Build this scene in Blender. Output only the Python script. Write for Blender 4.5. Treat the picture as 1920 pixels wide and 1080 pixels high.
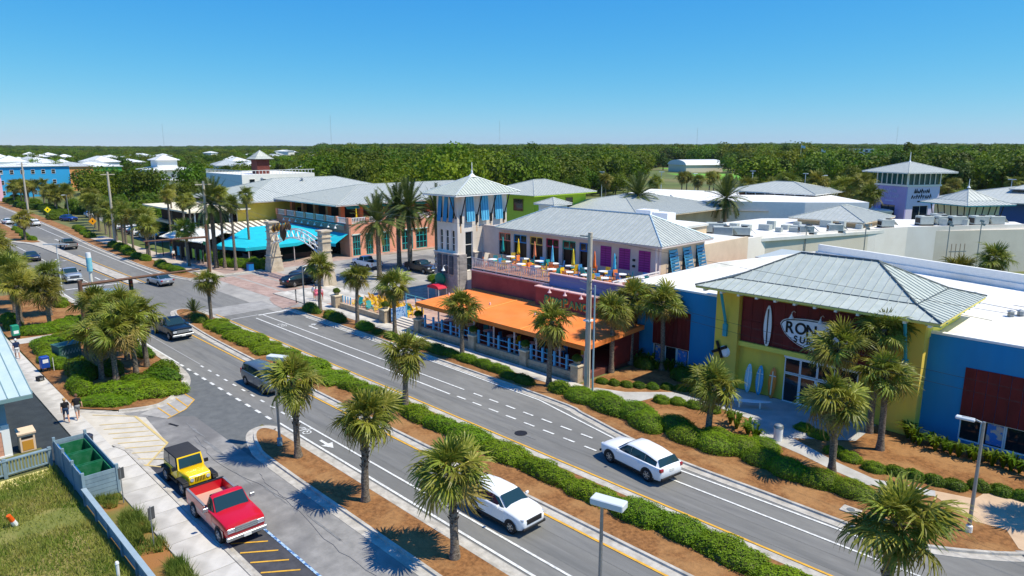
import bpy, bmesh, math, random
import numpy as np
from mathutils import Vector, Matrix, noise as mnoise
PI = math.pi
random.seed(7)
for o in list(bpy.data.objects): bpy.data.objects.remove(o, do_unlink=True)
SC = bpy.context.scene
COL = SC.collection
R = math.radians

# ------------------------------------------------------------------ camera
cd = bpy.data.cameras.new('camera'); cam = bpy.data.objects.new('camera', cd); COL.objects.link(cam)
cam.location = (0, 0, 18.3)
cam.rotation_euler = (R(90 - 11.606), 0, R(45.592))
cd.sensor_width = 36.0; cd.lens = 36.0 * 1300 / 1920
cd.clip_start = 0.5; cd.clip_end = 12000
SC.camera = cam
# ------------------------------------------------------------------ sky + sun
SUN_EL, SUN_AZ = R(60), R(58)          # azimuth from +Y towards +X
w = bpy.data.worlds.new('World'); SC.world = w; w.use_nodes = True
nt = w.node_tree; bg = nt.nodes['Background']
sky = nt.nodes.new('ShaderNodeTexSky'); sky.sky_type = 'NISHITA'; sky.sun_disc = False
sky.sun_elevation = SUN_EL; sky.sun_rotation = SUN_AZ
sky.air_density = 1.0; sky.dust_density = 0.0; sky.ozone_density = 4.0; sky.altitude = 0
sep = nt.nodes.new('ShaderNodeSeparateColor'); com = nt.nodes.new('ShaderNodeCombineColor'); nt.links.new(sky.outputs[0], sep.inputs[0])
for k, (a, p) in enumerate(((.128, 1.58), (.93, .81), (4.0, .22))):       # clear-day grading of the whole sky: deeper blue overhead
    q = nt.nodes.new('ShaderNodeMath'); q.operation = 'POWER'; q.inputs[1].default_value = p; nt.links.new(sep.outputs[k], q.inputs[0])
    r = nt.nodes.new('ShaderNodeMath'); r.operation = 'MULTIPLY'; r.inputs[1].default_value = a; nt.links.new(q.outputs[0], r.inputs[0]); nt.links.new(r.outputs[0], com.inputs[k])
nt.links.new(com.outputs[0], bg.inputs['Color'])
bg.inputs['Strength'].default_value = 0.13
sd = bpy.data.lights.new('sun', 'SUN'); sd.energy = 5.0; sd.angle = R(0.53); sd.color = (1.0, 0.925, 0.755)
sun = bpy.data.objects.new('sun', sd); COL.objects.link(sun)
sdir = Vector((math.sin(SUN_AZ) * math.cos(SUN_EL), math.cos(SUN_AZ) * math.cos(SUN_EL), math.sin(SUN_EL)))
sun.rotation_euler = sdir.to_track_quat('Z', 'Y').to_euler(); sun.location = (60, 40, 120)
vs = SC.view_settings; vs.view_transform = 'Standard'; vs.look = 'None'; vs.exposure = 0.12; vs.gamma = 1.0
vs.use_curve_mapping = False
SC.render.engine = 'CYCLES'

# ------------------------------------------------------------------ helpers
def S(r, g, b):
    f = lambda c: (c / 255 / 12.92) if c / 255 <= .04045 else ((c / 255 + .055) / 1.055) ** 2.4
    return (f(r), f(g), f(b))
MATS = {}
def mat(name, rgb, rough=.75, var=0.0, scale=3.0, rgb2=None, bump=0.0, bscale=None, metal=0.0, spec=.35, coat=0.0,
        stretch=None, obj_random=0.0, detail=4.0, rgb3=None, scale3=.15, amt3=.5, thresh=(.35, .65)):
    """procedural material: base colour mottled towards rgb2 by noise, optional large patches rgb3, optional bump"""
    if name in MATS: return MATS[name]
    m = bpy.data.materials.new(name); m.use_nodes = True; t = m.node_tree; N = t.nodes; L = t.links
    b = N['Principled BSDF']
    b.inputs['Roughness'].default_value = rough; b.inputs['Metallic'].default_value = metal
    b.inputs['Specular IOR Level'].default_value = spec
    if coat: b.inputs['Coat Weight'].default_value = coat; b.inputs['Coat Roughness'].default_value = .06
    tc = N.new('ShaderNodeTexCoord'); vec = tc.outputs['Object']
    if stretch:
        mp = N.new('ShaderNodeMapping'); mp.inputs['Scale'].default_value = stretch; L.new(vec, mp.inputs[0]); vec = mp.outputs[0]
    col = None
    if var or rgb2:
        c2 = rgb2 or tuple(max(0, c * (1 - var)) for c in rgb)
        c1 = rgb if rgb2 else tuple(min(1, c * (1 + var * .6)) for c in rgb)
        n = N.new('ShaderNodeTexNoise'); n.inputs['Scale'].default_value = scale; n.inputs['Detail'].default_value = detail; n.inputs['Roughness'].default_value = .65
        L.new(vec, n.inputs['Vector'])
        mr = N.new('ShaderNodeMapRange'); mr.inputs[1].default_value = thresh[0]; mr.inputs[2].default_value = thresh[1]; L.new(n.outputs[0], mr.inputs[0])
        mx = N.new('ShaderNodeMix'); mx.data_type = 'RGBA'; mx.inputs['A'].default_value = (*c1, 1); mx.inputs['B'].default_value = (*c2, 1)
        L.new(mr.outputs[0], mx.inputs['Factor']); col = mx.outputs['Result']
        if rgb3:
            n3 = N.new('ShaderNodeTexNoise'); n3.inputs['Scale'].default_value = scale3; n3.inputs['Detail'].default_value = 3; L.new(vec, n3.inputs['Vector'])
            mr3 = N.new('ShaderNodeMapRange'); mr3.inputs[1].default_value = .45; mr3.inputs[2].default_value = .6; mr3.inputs[4].default_value = amt3; L.new(n3.outputs[0], mr3.inputs[0])
            mx3 = N.new('ShaderNodeMix'); mx3.data_type = 'RGBA'; L.new(col, mx3.inputs['A']); mx3.inputs['B'].default_value = (*rgb3, 1)
            L.new(mr3.outputs[0], mx3.inputs['Factor']); col = mx3.outputs['Result']
    if obj_random:
        oi = N.new('ShaderNodeObjectInfo'); h = N.new('ShaderNodeHueSaturation')
        mr = N.new('ShaderNodeMapRange'); mr.inputs[3].default_value = 1 - obj_random; mr.inputs[4].default_value = 1 + obj_random; L.new(oi.outputs['Random'], mr.inputs[0])
        L.new(mr.outputs[0], h.inputs['Value'])
        if col: L.new(col, h.inputs['Color'])
        else: h.inputs['Color'].default_value = (*rgb, 1)
        col = h.outputs[0]
    if col: L.new(col, b.inputs['Base Color'])
    else: b.inputs['Base Color'].default_value = (*rgb, 1)
    if bump:
        n2 = N.new('ShaderNodeTexNoise'); n2.inputs['Scale'].default_value = bscale or scale * 4; n2.inputs['Detail'].default_value = 3; L.new(vec, n2.inputs['Vector'])
        bp = N.new('ShaderNodeBump'); bp.inputs['Strength'].default_value = min(1, bump); bp.inputs['Distance'].default_value = .03; L.new(n2.outputs[0], bp.inputs['Height']); L.new(bp.outputs[0], b.inputs['Normal'])
    MATS[name] = m
    return m
def leaf_mat(name, c1, c2, c3=None, scale=2.0, transl=.3, rough=.6, rnd=.18, stand=0):
    """foliage: two greens mixed by noise plus per-object brightness, with some light passing through"""
    if name in MATS: return MATS[name]
    m = bpy.data.materials.new(name); m.use_nodes = True; t = m.node_tree; N = t.nodes; L = t.links
    b = N['Principled BSDF']; b.inputs['Roughness'].default_value = rough; b.inputs['Specular IOR Level'].default_value = .25
    tc = N.new('ShaderNodeTexCoord'); n = N.new('ShaderNodeTexNoise'); n.inputs['Scale'].default_value = scale; n.inputs['Detail'].default_value = 5; n.inputs['Roughness'].default_value = .7
    L.new(tc.outputs['Object'], n.inputs['Vector'])
    cr = N.new('ShaderNodeValToRGB'); e = cr.color_ramp.elements; e[0].position = .36; e[0].color = (*c1, 1); e[1].position = .62; e[1].color = (*c2, 1)
    if c3: x = cr.color_ramp.elements.new(.72); x.color = (*c3, 1)
    L.new(n.outputs[0], cr.inputs[0])
    oi = N.new('ShaderNodeObjectInfo'); h = N.new('ShaderNodeHueSaturation'); mr = N.new('ShaderNodeMapRange')
    mr.inputs[3].default_value = 1 - rnd; mr.inputs[4].default_value = 1 + rnd; L.new(oi.outputs['Random'], mr.inputs[0]); L.new(mr.outputs[0], h.inputs['Value'])
    mh = N.new('ShaderNodeMapRange'); mh.inputs[3].default_value = .5 - rnd * .1; mh.inputs[4].default_value = .5 + rnd * .1
    wn = N.new('ShaderNodeTexWhiteNoise'); wn.noise_dimensions = '1D'; L.new(oi.outputs['Random'], wn.inputs['W']); L.new(wn.outputs[0], mh.inputs[0]); L.new(mh.outputs[0], h.inputs['Hue'])
    leafcol = cr.outputs[0]
    if stand:      # whole stands of trees differ in tone
        n4 = N.new('ShaderNodeTexNoise'); n4.inputs['Scale'].default_value = stand; n4.inputs['Detail'].default_value = 3; L.new(oi.outputs['Location'], n4.inputs['Vector'])
        r4 = N.new('ShaderNodeValToRGB'); q = r4.color_ramp.elements; q[0].position = .36; q[0].color = (.62,.74,.66,1); q[1].position = .66; q[1].color = (1.35,1.22,1.0,1); L.new(n4.outputs[0], r4.inputs[0])
        m4 = N.new('ShaderNodeMix'); m4.data_type = 'RGBA'; m4.blend_type = 'MULTIPLY'; m4.inputs['Factor'].default_value = 1; L.new(leafcol, m4.inputs['A']); L.new(r4.outputs[0], m4.inputs['B']); leafcol = m4.outputs['Result']
    L.new(leafcol, h.inputs['Color']); L.new(h.outputs[0], b.inputs['Base Color'])
    tr = N.new('ShaderNodeBsdfTranslucent'); L.new(h.outputs[0], tr.inputs['Color'])
    ms = N.new('ShaderNodeMixShader'); ms.inputs[0].default_value = transl
    L.new(b.outputs[0], ms.inputs[1]); L.new(tr.outputs[0], ms.inputs[2]); L.new(ms.outputs[0], N['Material Output'].inputs['Surface'])
    MATS[name] = m; return m
def glass_mat(name, rgb, rough=.05):
    if name in MATS: return MATS[name]
    m = bpy.data.materials.new(name); m.use_nodes = True; b = m.node_tree.nodes['Principled BSDF']
    b.inputs['Base Color'].default_value = (*rgb, 1); b.inputs['Roughness'].default_value = rough; b.inputs['Specular IOR Level'].default_value = .6
    MATS[name] = m; return m

class MB:
    """collects shapes and links them as one mesh object"""
    def __init__(s): s.v = []; s.f = []; s.mi = []; s.m = 0
    def add(s, vs, fs):
        o = len(s.v); s.v += [tuple(p) for p in vs]
        for f in fs: s.f.append(tuple(i + o for i in f)); s.mi.append(s.m)
        return s
    def box(s, x0, x1, y0, y1, z0, z1):
        return s.add([(x0,y0,z0),(x1,y0,z0),(x1,y1,z0),(x0,y1,z0),(x0,y0,z1),(x1,y0,z1),(x1,y1,z1),(x0,y1,z1)],
            [(0,3,2,1),(4,5,6,7),(0,1,5,4),(1,2,6,5),(2,3,7,6),(3,0,4,7)])
    def cbox(s, c, d, rz=0, ry=0, rx=0):
        M = Matrix.Rotation(rz, 3, 'Z') @ Matrix.Rotation(ry, 3, 'Y') @ Matrix.Rotation(rx, 3, 'X'); c = Vector(c); a, b, e = d[0]/2, d[1]/2, d[2]/2
        vs = [c + M @ Vector(p) for p in [(-a,-b,-e),(a,-b,-e),(a,b,-e),(-a,b,-e),(-a,-b,e),(a,-b,e),(a,b,e),(-a,b,e)]]
        return s.add(vs, [(0,3,2,1),(4,5,6,7),(0,1,5,4),(1,2,6,5),(2,3,7,6),(3,0,4,7)])
    def prism(s, poly, z0, z1, bottom=True):
        n = len(poly); ar = sum(poly[i][0]*poly[(i+1)%n][1]-poly[(i+1)%n][0]*poly[i][1] for i in range(n))
        if ar < 0: poly = poly[::-1]
        vs = [(p[0], p[1], z0) for p in poly] + [(p[0], p[1], z1) for p in poly]
        fs = [tuple(range(n, 2*n))] + [(i, (i+1)%n, n+(i+1)%n, n+i) for i in range(n)]
        if bottom: fs.append(tuple(range(n-1, -1, -1)))
        return s.add(vs, fs)
    def loft(s, rings, cap=True, close=True):
        n = len(rings[0]); vs = [p for r in rings for p in r]; fs = []
        for k in range(len(rings)-1):
            for i in range(n if close else n-1):
                j = (i+1) % n; fs.append((k*n+i, k*n+j, (k+1)*n+j, (k+1)*n+i))
        if cap: fs += [tuple(range(n-1, -1, -1)), tuple(range((len(rings)-1)*n, len(rings)*n))]
        return s.add(vs, fs)
    def cyl(s, a, b, r0, r1=None, n=10):
        a, b = Vector(a), Vector(b); r1 = r0 if r1 is None else r1; d = (b-a).normalized()
        u = d.orthogonal().normalized(); v = d.cross(u)
        rg = lambda c, r: [c + (u*math.cos(2*PI*i/n) + v*math.sin(2*PI*i/n))*r for i in range(n)]
        return s.loft([rg(a, r0), rg(b, r1)])
    def tube(s, pts, r, n=6):
        P = [Vector(p) for p in pts]; rings = []
        rr = r if isinstance(r, (list, tuple)) else [r]*len(P)
        d0 = (P[1]-P[0]).normalized(); u = d0.orthogonal().normalized()
        for i, p in enumerate(P):
            d = (P[min(i+1, len(P)-1)] - P[max(i-1, 0)]).normalized(); u = (u - d*u.dot(d)).normalized(); v = d.cross(u)
            rings.append([p + (u*math.cos(2*PI*k/n) + v*math.sin(2*PI*k/n))*rr[i] for k in range(n)])
        return s.loft(rings)
    def lathe(s, prof, c=(0,0,0), n=14):
        return s.loft([[(c[0]+r*math.cos(2*PI*i/n), c[1]+r*math.sin(2*PI*i/n), c[2]+z) for i in range(n)] for r, z in prof])
    def poly(s, pts): return s.add(pts, [tuple(range(len(pts)))])
    def slab(s, pts, t):
        """a polygon in space given a thickness t along its normal (downwards/backwards)"""
        P = [Vector(p) for p in pts]; nrm = Vector((0,0,0))
        for i in range(len(P)): nrm += P[i].cross(P[(i+1)%len(P)])
        nrm.normalize(); n = len(P); Q = [p - nrm*t for p in P]
        return s.add(P+Q, [tuple(range(n)), tuple(range(2*n-1, n-1, -1))] + [(i, n+i, n+(i+1)%n, (i+1)%n) for i in range(n)])
    def mesh(s, name, mats, smooth=False):
        me = bpy.data.meshes.new(name); me.from_pydata(s.v, [], s.f)
        for m in (mats if isinstance(mats, (list, tuple)) else [mats]): me.materials.append(m)
        if any(s.mi): me.polygons.foreach_set('material_index', s.mi)
        if smooth is not False:
            me.polygons.foreach_set('use_smooth', [True]*len(me.polygons))
            if smooth is not True: me.set_sharp_from_angle(angle=R(smooth))
        me.update(); return me
    def build(s, name, mats, parent=None, smooth=False, bevel=0, bseg=1):
        me = s.mesh(name, mats, smooth)
        if bevel:
            bm = bmesh.new(); bm.from_mesh(me); bmesh.ops.remove_doubles(bm, verts=bm.verts, dist=1e-5)
            bmesh.ops.bevel(bm, geom=[e for e in bm.edges if len(e.link_faces) == 2 and e.calc_face_angle(0) > .5], offset=bevel, segments=bseg, profile=.5, affect='EDGES')
            bm.to_mesh(me); bm.free()
            if smooth is not False and smooth is not True: me.polygons.foreach_set('use_smooth', [True]*len(me.polygons)); me.set_sharp_from_angle(angle=R(smooth))
        return link(name, me, parent)
def link(name, me, parent=None, loc=None, rot=None, scale=None):
    o = bpy.data.objects.new(name, me); COL.objects.link(o)
    if parent: o.parent = parent
    if loc is not None: o.location = loc
    if rot is not None: o.rotation_euler = rot
    if scale is not None: o.scale = scale
    return o
def tag(o, label, cat, group=None):
    o['label'] = label; o['category'] = cat
    if group: o['group'] = group
    return o
def thing(name, label, cat, loc=(0,0,0), rz=0, group=None):
    o = bpy.data.objects.new(name, None); COL.objects.link(o); o.location = loc; o.rotation_euler = (0,0,rz); o.empty_display_size = .3
    return tag(o, label, cat, group)
def struct(o, kind='structure'): o['kind'] = kind; return o
KIDS = {}
def copy_tree(o, loc=None, rz=None, label=None, group=None, parent=None, scale=None):
    c = o.copy(); COL.objects.link(c); c.parent = parent
    if loc is not None: c.location = loc
    if rz is not None: c.rotation_euler = (0, 0, rz)
    if scale is not None: c.scale = (scale,)*3 if isinstance(scale, (int, float)) else scale
    if label: c['label'] = label
    if group: c['group'] = group
    if o.name not in KIDS: KIDS[o.name] = list(o.children)
    for ch in KIDS[o.name]: copy_tree(ch, parent=c)
    return c
def fbm(p, o=4): return mnoise.fractal(Vector(p), 1.0, 2.0, o, noise_basis='PERLIN_ORIGINAL')
def text_mesh(s, size, depth=.03, align='LEFT', shear=0, space=1.0):
    cu = bpy.data.curves.new('lettering', 'FONT'); cu.body = s; cu.size = size; cu.extrude = depth; cu.align_x = align; cu.shear = shear; cu.space_character = space; cu.offset = size*.02
    o = bpy.data.objects.new('lettering', cu); COL.objects.link(o); dg = bpy.context.evaluated_depsgraph_get(); dg.update()
    me = bpy.data.meshes.new_from_object(o.evaluated_get(dg)); bpy.data.objects.remove(o); return me
def lettering(s, size, m, parent, loc, rz=0, rx=PI/2, **k):
    me = text_mesh(s, size, **k); me.materials.clear(); me.materials.append(m)
    return link('lettering', me, parent, loc, (rx, 0, rz))

# ------------------------------------------------------------------ materials
asphalt = mat('asphalt', S(130,129,124), .92, rgb2=S(116,115,111), scale=1.6, bump=.25, bscale=60, rgb3=S(102,102,99), scale3=.16, amt3=.5, stretch=(.3,1.1,1), detail=8)
asphalt_old = mat('asphalt_worn', S(152,149,144), .92, rgb2=S(128,126,122), scale=1.3, bump=.25, bscale=50, rgb3=S(100,99,98), scale3=.22, amt3=.7, detail=8)
asphalt_dark = mat('asphalt_dark', S(108,110,108), .88, rgb2=S(94,96,95), scale=1.5, bump=.2, bscale=60)
asphalt_plaza = mat('asphalt_plaza', S(58,65,68), .85, rgb2=S(47,53,56), scale=1.2, bump=.3, bscale=40)
concrete = mat('concrete', S(206,201,191), .9, rgb2=S(186,181,171), scale=.9, bump=.15, bscale=30, rgb3=S(150,145,136), scale3=.35, amt3=.45, obj_random=.05)
kerb_m = mat('kerb_concrete', S(196,190,178), .9, rgb2=S(160,154,143), scale=1.6, bump=.2, bscale=20)
mulch = mat('pine_straw', S(158,110,64), .95, rgb2=S(108,72,38), scale=5, bump=.8, bscale=25, rgb3=S(176,134,86), scale3=.5, amt3=.5, detail=9)
brick_pave = mat('paver_red', S(182,158,146), .9, rgb2=S(160,134,122), scale=1.2, bump=.2, bscale=20, rgb3=S(136,116,108), scale3=.3, amt3=.4)
white_paint = mat('road_paint_white', S(228,228,222), .7, rgb2=S(176,176,172), scale=5, thresh=(.42,.72), detail=9)
yellow_paint = mat('road_paint_yellow', S(222,170,58), .7, rgb2=S(190,145,60), scale=3, thresh=(.45,.7))
yellow_faded = mat('road_paint_yellow_worn', S(214,184,110), .75, rgb2=S(196,178,130), scale=3)
grass_m = leaf_mat('grass_blade', S(98,132,40), S(158,160,80), S(198,182,122), .45, .3)
wall_white = mat('painted_white', S(236,234,228), .7, var=.05, scale=2)
roof_white = mat('roof_membrane', S(238,236,230), .75, rgb2=S(214,212,204), scale=.35, detail=7, bump=.1, bscale=6)
metal_roof = mat('roof_metal', S(192,195,186), .5, rgb2=S(176,180,172), scale=1.5, metal=.05, obj_random=.04, spec=.5)
seam_m = mat('roof_seam', S(168,175,172), .5, metal=.1)
steel = mat('galvanised_steel', S(150,156,158), .45, metal=.6, var=.08, scale=6)
dark_steel = mat('dark_steel', S(50,48,48), .5, metal=.4)
wood_pole = mat('pole_wood', S(206,196,178), .85, rgb2=S(174,164,148), scale=4, stretch=(6,6,.5), bump=.3)
black = mat('matt_black', S(28,28,30), .7)
rubber = mat('rubber', S(30,30,31), .85)
chrome = mat('chrome', S(168,172,176), .42, metal=.7)
alloy = mat('alloy', S(180,184,188), .35, metal=.8)
glass = glass_mat('window_glass', S(26,36,42), .05)
car_glass = glass_mat('car_glass', S(34,58,66), .04)
bark = mat('palm_trunk', S(150,138,122), .95, rgb2=S(72,62,52), scale=7, stretch=(1,1,2.2), bump=1, bscale=16, obj_random=.15)
bark_dark = mat('palm_boots', S(86,74,62), .95, rgb2=S(48,40,34), scale=8, bump=1, bscale=16, obj_random=.15)
# ------------------------------------------------------------------ ground, roads, beds
def sheet(name, poly, z, m, kind='structure'):
    n = len(poly); ar = sum(poly[i][0]*poly[(i+1)%n][1]-poly[(i+1)%n][0]*poly[i][1] for i in range(n))
    if ar < 0: poly = poly[::-1]
    o = MB().poly([(x, y, z) for x, y in poly]).build(name, m); o['kind'] = kind; return o
def rect(x0, x1, y0, y1): return [(x0,y0),(x1,y0),(x1,y1),(x0,y1)]
scrub = mat('scrub_ground', S(104,116,60), .95, rgb2=S(80,92,46), scale=.05, rgb3=S(128,118,78), scale3=.02, amt3=.6, bump=.4, bscale=2)
sheet('ground', rect(-6000, 3500, -2500, 7000), 0, scrub)
sheet('main_road', [(-420,18.6),(80,18.6),(80,36.2),(-60,36.4),(-130,34.8),(-200,36.8),(-420,41)], .02, asphalt)
side_conc = mat('street_concrete', S(176,172,164), .9, rgb2=S(150,147,140), scale=.5, bump=.1, rgb3=S(125,122,118), scale3=.12, amt3=.5)
sheet('side_street', [(-99,34),(-72,34),(-72,150),(-99,150)], .024, side_conc)
sheet('side_street_asphalt', [(-94,58),(-80,58),(-80,150),(-94,150)], .028, asphalt_old)
# paved throat of the side street: rows of pavers between concrete bands
for k, (y0, y1) in enumerate([(37.0, 39.6), (40.0, 42.4), (42.8, 45.6)]):
    sheet('paver_band', [(-97.5,y0),(-78.5,y0),(-80.5,y1),(-97.5,y1)], .030, brick_pave)
sheet('corner_plaza', [(-128,39.4),(-99.3,39.4),(-99.3,46),(-99,46),(-99,61),(-101,110),(-128,110)], .018, brick_pave)
sheet('crosswalk', rect(-79.2, -74.6, 28.6, 35.4), .036, mat('crosswalk_conc', S(164,162,157), .9, rgb2=S(140,138,134), scale=.7, bump=.1))
ramp = sheet('kerb_ramp', [(-80.4,37.2),(-79.2,36.4),(-76.5,35.6),(-73.4,35.3),(-74.6,37.9),(-77.5,38.6),(-80.8,40.2)], .05, brick_pave)
# near-side parking strip
sheet('apron_base', [(-57,10.3),(-20,10.3),(60,10.3),(60,13),(-38,16.1),(-50.6,15.4),(-52.4,12.2)], .014, kerb_m)
sheet('service_road', [(-52.5,12.6),(80,12.6),(80,16.2),(-38,16.2),(-48.5,16.0)], .026, asphalt_old)
sheet('service_road_mouth', [(-53.2,16.9),(-49.6,13.5),(-47.5,15.9),(-38,15.9),(-42,17.4),(-43,18.7),(-42,19.4),(-60,19.4),(-56.5,18.8)], .030, asphalt_dark)
sheet('parking_bay', [(-41.3,11.05),(80,11.05),(80,12.9),(-41.3,12.9)], .031, mat('asphalt_bay', S(78,78,82), .9, rgb2=S(60,60,64), scale=1.4, bump=.2, bscale=40))
sheet('hatched_apron', [(-53.5,10.6),(-50.25,13.0),(-49.6,13.4),(-44.2,13.0),(-41.5,10.95),(-45,10.3),(-53.5,10.0)], .034, mat('apron_conc', S(206,198,182), .9, rgb2=S(186,178,163), scale=.8, bump=.1))
sheet('dark_plaza', [(-90,-10),(-49.0,-10),(-49.0,7.2),(-45.6,7.3),(-45.6,8.9),(-90,8.9)], .012, asphalt_plaza)
sheet('crosswalk_entrance', [(-50.5,13.3),(-48.3,14.4),(-49.3,16.0),(-50.7,17.1),(-52.9,17.0),(-51.3,15)], .036, mat('apron_conc2', S(176,172,164), .9, rgb2=S(150,146,140), scale=.9))

def offset(path, d):
    out = []
    for i, p in enumerate(path):
        a = Vector(path[max(i-1,0)]); b = Vector(path[min(i+1,len(path)-1)]); t = (b-a).normalized(); out.append((p[0]-t.y*d, p[1]+t.x*d))
    return out
def smooth_path(pts, n=4):
    out = []
    for i in range(len(pts)-1):
        p0, p1, p2, p3 = [Vector(pts[max(0,min(len(pts)-1,i+k))]) for k in (-1,0,1,2)]
        for j in range(n):
            t = j/n; q = .5*((2*p1)+(-p0+p2)*t+(2*p0-5*p1+4*p2-p3)*t*t+(-p0+3*p1-3*p2+p3)*t*t*t); out.append((q.x,q.y))
    out.append(tuple(pts[-1])); return out
def strip(mb, path, prof):
    """sweep a profile of (offset, z) along a plan path"""
    rings = []
    cols = [offset(path, d) for d, z in prof]
    for i in range(len(path)): rings.append([(cols[k][i][0], cols[k][i][1], prof[k][1]) for k in range(len(prof))])
    return mb.loft(rings, cap=True, close=True)
def kerb(path, gut=.45, h=.14, wd=.2):
    """road-side edge of the kerb runs along path, bed on the left of travel"""
    o = strip(MB(), path, [(-gut,.0),(-gut,.042),(0,.040),(.03,h),(wd,h),(wd,.0)]).build('kerb', kerb_m); struct(o); return o
# island between service road and near lanes
isl = smooth_path([(40,16.3),(-20,16.4),(-36.3,16.4),(-39.5,16.7),(-41.6,17.4),(-42.2,18.2),(-41.4,18.75),(-39,18.85),(-20,18.85),(40,18.85)], 4)
isl = [p for i, p in enumerate(isl)]
kerb(isl[::-1])
sheet('island_mulch', offset(isl[::-1], .2), .132, mulch)
# median, right of the crossing
med = smooth_path([(60,24.15),(-20,24.15),(-60,24.3),(-74,24.9),(-79.6,25.6),(-81.2,26.7),(-79.5,27.7),(-72,28.1),(-20,28.15),(60,28.2)], 4)
kerb(med[::-1]); sheet('median_mulch', offset(med[::-1], .2), .132, mulch)
# concrete median, left of the crossing, widening to a planted one
medl = smooth_path([(-101.5,27.4),(-103,27.1),(-135,26.7),(-155,26.0),(-162,24.0),(-175,23.6),(-330,26.0)], 3)
medr = smooth_path([(-330,31.2),(-185,28.6),(-160,28.4),(-135,28.3),(-103,28.7),(-101.5,28.4)], 3)
pl = medl + medr
struct(MB().prism(pl, .0, .14).build('median_concrete', kerb_m))
sheet('median_mulch', [(-158,27.9),(-158,26.6),(-163,24.8),(-175,24.3),(-330,26.6),(-330,30.8),(-185,28.2)], .146, mulch)
# near-side planted bed with its rounded kerb
bedn = smooth_path([(-52.0,12.4),(-51.3,14.7),(-52.9,16.6),(-55.6,18.1),(-59.5,18.75),(-68,18.9),(-104,18.9)], 4)
kerb(bedn)
sheet('bed_mulch', offset(bedn, .2) + [(-104,10.4),(-79.0,10.5),(-58,10.35),(-54.8,10.3)], .10, mulch)
sheet('bed_path', [(-79.0,10.4),(-76.9,10.4),(-76.4,18.6),(-78.6,18.6)], .112, concrete)
kerb(smooth_path([(-104.5,18.9),(-108,18.0),(-109,15)], 3)[::1])
sheet('bed_mulch', [(-330,21.5),(-150,19.2),(-112,18.6),(-110,11),(-330,11)], .10, mulch)
# far-side kerb and bed
fk = smooth_path([(-73.2,35.5),(-69.8,35.75),(-55,35.85),(-33,35.7),(-28.9,35.15),(-24.4,34.15),(-20,33.55),(-14.7,33.5),(-9,33.45),(-7.4,34.0),(-5.7,35.05),(-4,36.5),(-3.2,38)], 4)
kerb(fk)
sheet('bed_mulch', offset(fk, .2) + [(-4.3,38.2),(-5.05,38.4),(-6.5,38.2),(-8.4,39.6),(-8.6,40.3),(-6.9,40.8),(-6.56,42.5),(-4,43),(6,44),(6,48.4),(-33,48.4),(-33,40),(-32.5,38.1),(-72,38.1)], .10, mulch)
sheet('tan_apron', [(-8.6,40.3),(-6.9,40.8),(-6.56,42.5),(-5,42.9),(6,44),(30,44),(30,35),(-2,36.2),(-4.3,36.9),(-5.05,38.4),(-6.5,38.2),(-8.4,39.6)], .112, mat('tan_conc', S(206,178,146), .9, rgb2=S(188,160,130), scale=.8, bump=.1))
sheet('driveway', [(-4.4,36.6),(-3,36),(40,35.8),(40,37.5),(-3.5,37.4)], .108, asphalt_old)
path_c = mat('path_conc', S(188,186,180), .9, rgb2=S(166,164,158), scale=.8, bump=.1)
sheet('shop_path', [(-18.8,42.3),(-17,41.6),(-13.8,40.1),(-11.4,39.4),(-8.6,40.3),(-8.4,39.6),(-11.4,38.4),(-13.6,38.9),(-15.6,39.6),(-18.6,40.3)], .112, path_c)
sheet('shop_plaza', [(-32.4,38.2),(-31.6,40.0),(-29.5,40.8),(-27,43.3),(-24.8,43.6),(-24.8,47.6),(-14,47.6),(-14,44),(-16.2,42.2),(-18.6,40.2),(-20.4,42.6),(-23,43),(-26,41.8),(-27.3,41.2),(-27.7,39.3),(-30.5,38.4)], .116, path_c)
# slabs of the pavements, each a piece
def slab_walk(name, x0, x1, y0, y1, z, step=1.5, m=concrete, gap=.018, rows=1):
    base = sheet(name, rect(x0, x1, y0, y1), z-.05, mat('joint_dirt', S(120,114,104), .95, var=.1))
    n = int(round((x1-x0)/step)); st = (x1-x0)/n; dy = (y1-y0)/rows
    me = MB().box(-st/2+gap, st/2-gap, -dy/2+gap, dy/2-gap, -.06, 0).mesh('paving_slab', m)
    for i in range(n):
        for j in range(rows):
            o = link('paving_slab', me, base, (x0+st*(i+.5), y0+dy*(j+.5), z + random.uniform(-.006,.006)), (random.uniform(-.002,.002), random.uniform(-.002,.002), 0))
    return base
slab_walk('sidewalk', -92, -45.6, 8.92, 10.35, .10)
slab_walk('sidewalk', -45.6, -20, 8.9, 10.7, .10, 1.7)
struct(strip(MB(), [(-20,10.7),(-44.5,10.7),(-46,10.35)][::-1], [(.003,0),(.003,.13),(.18,.13),(.2,.04),(.4,.04),(.4,0)]).build('kerb', kerb_m))
slab_walk('sidewalk', -72, -55.2, 38.1, 40.0, .12)
slab_walk('sidewalk', -55.2, -32.6, 38.1, 39.75, .12)
slab_walk('sidewalk', -82, -72, 38.2, 46, .12, 2.0, rows=4)
slab_walk('sidewalk', -160, -99.5, 36.2, 39.4, .12, 2.5, m=mat('far_walk', S(200,188,172), .9, rgb2=S(176,160,144), scale=.7), rows=1)
strip_k = smooth_path([(-330,38.3),(-200,36.0),(-150,33.9),(-130,33.3),(-112,33.1),(-101,33.9),(-99.4,36),(-99.2,46)], 3)
kerb(strip_k)
sheet('bed_mulch', offset(strip_k, .2)[:-3] + [(-100.5,36.1),(-330,42)], .10, mulch)
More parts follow.
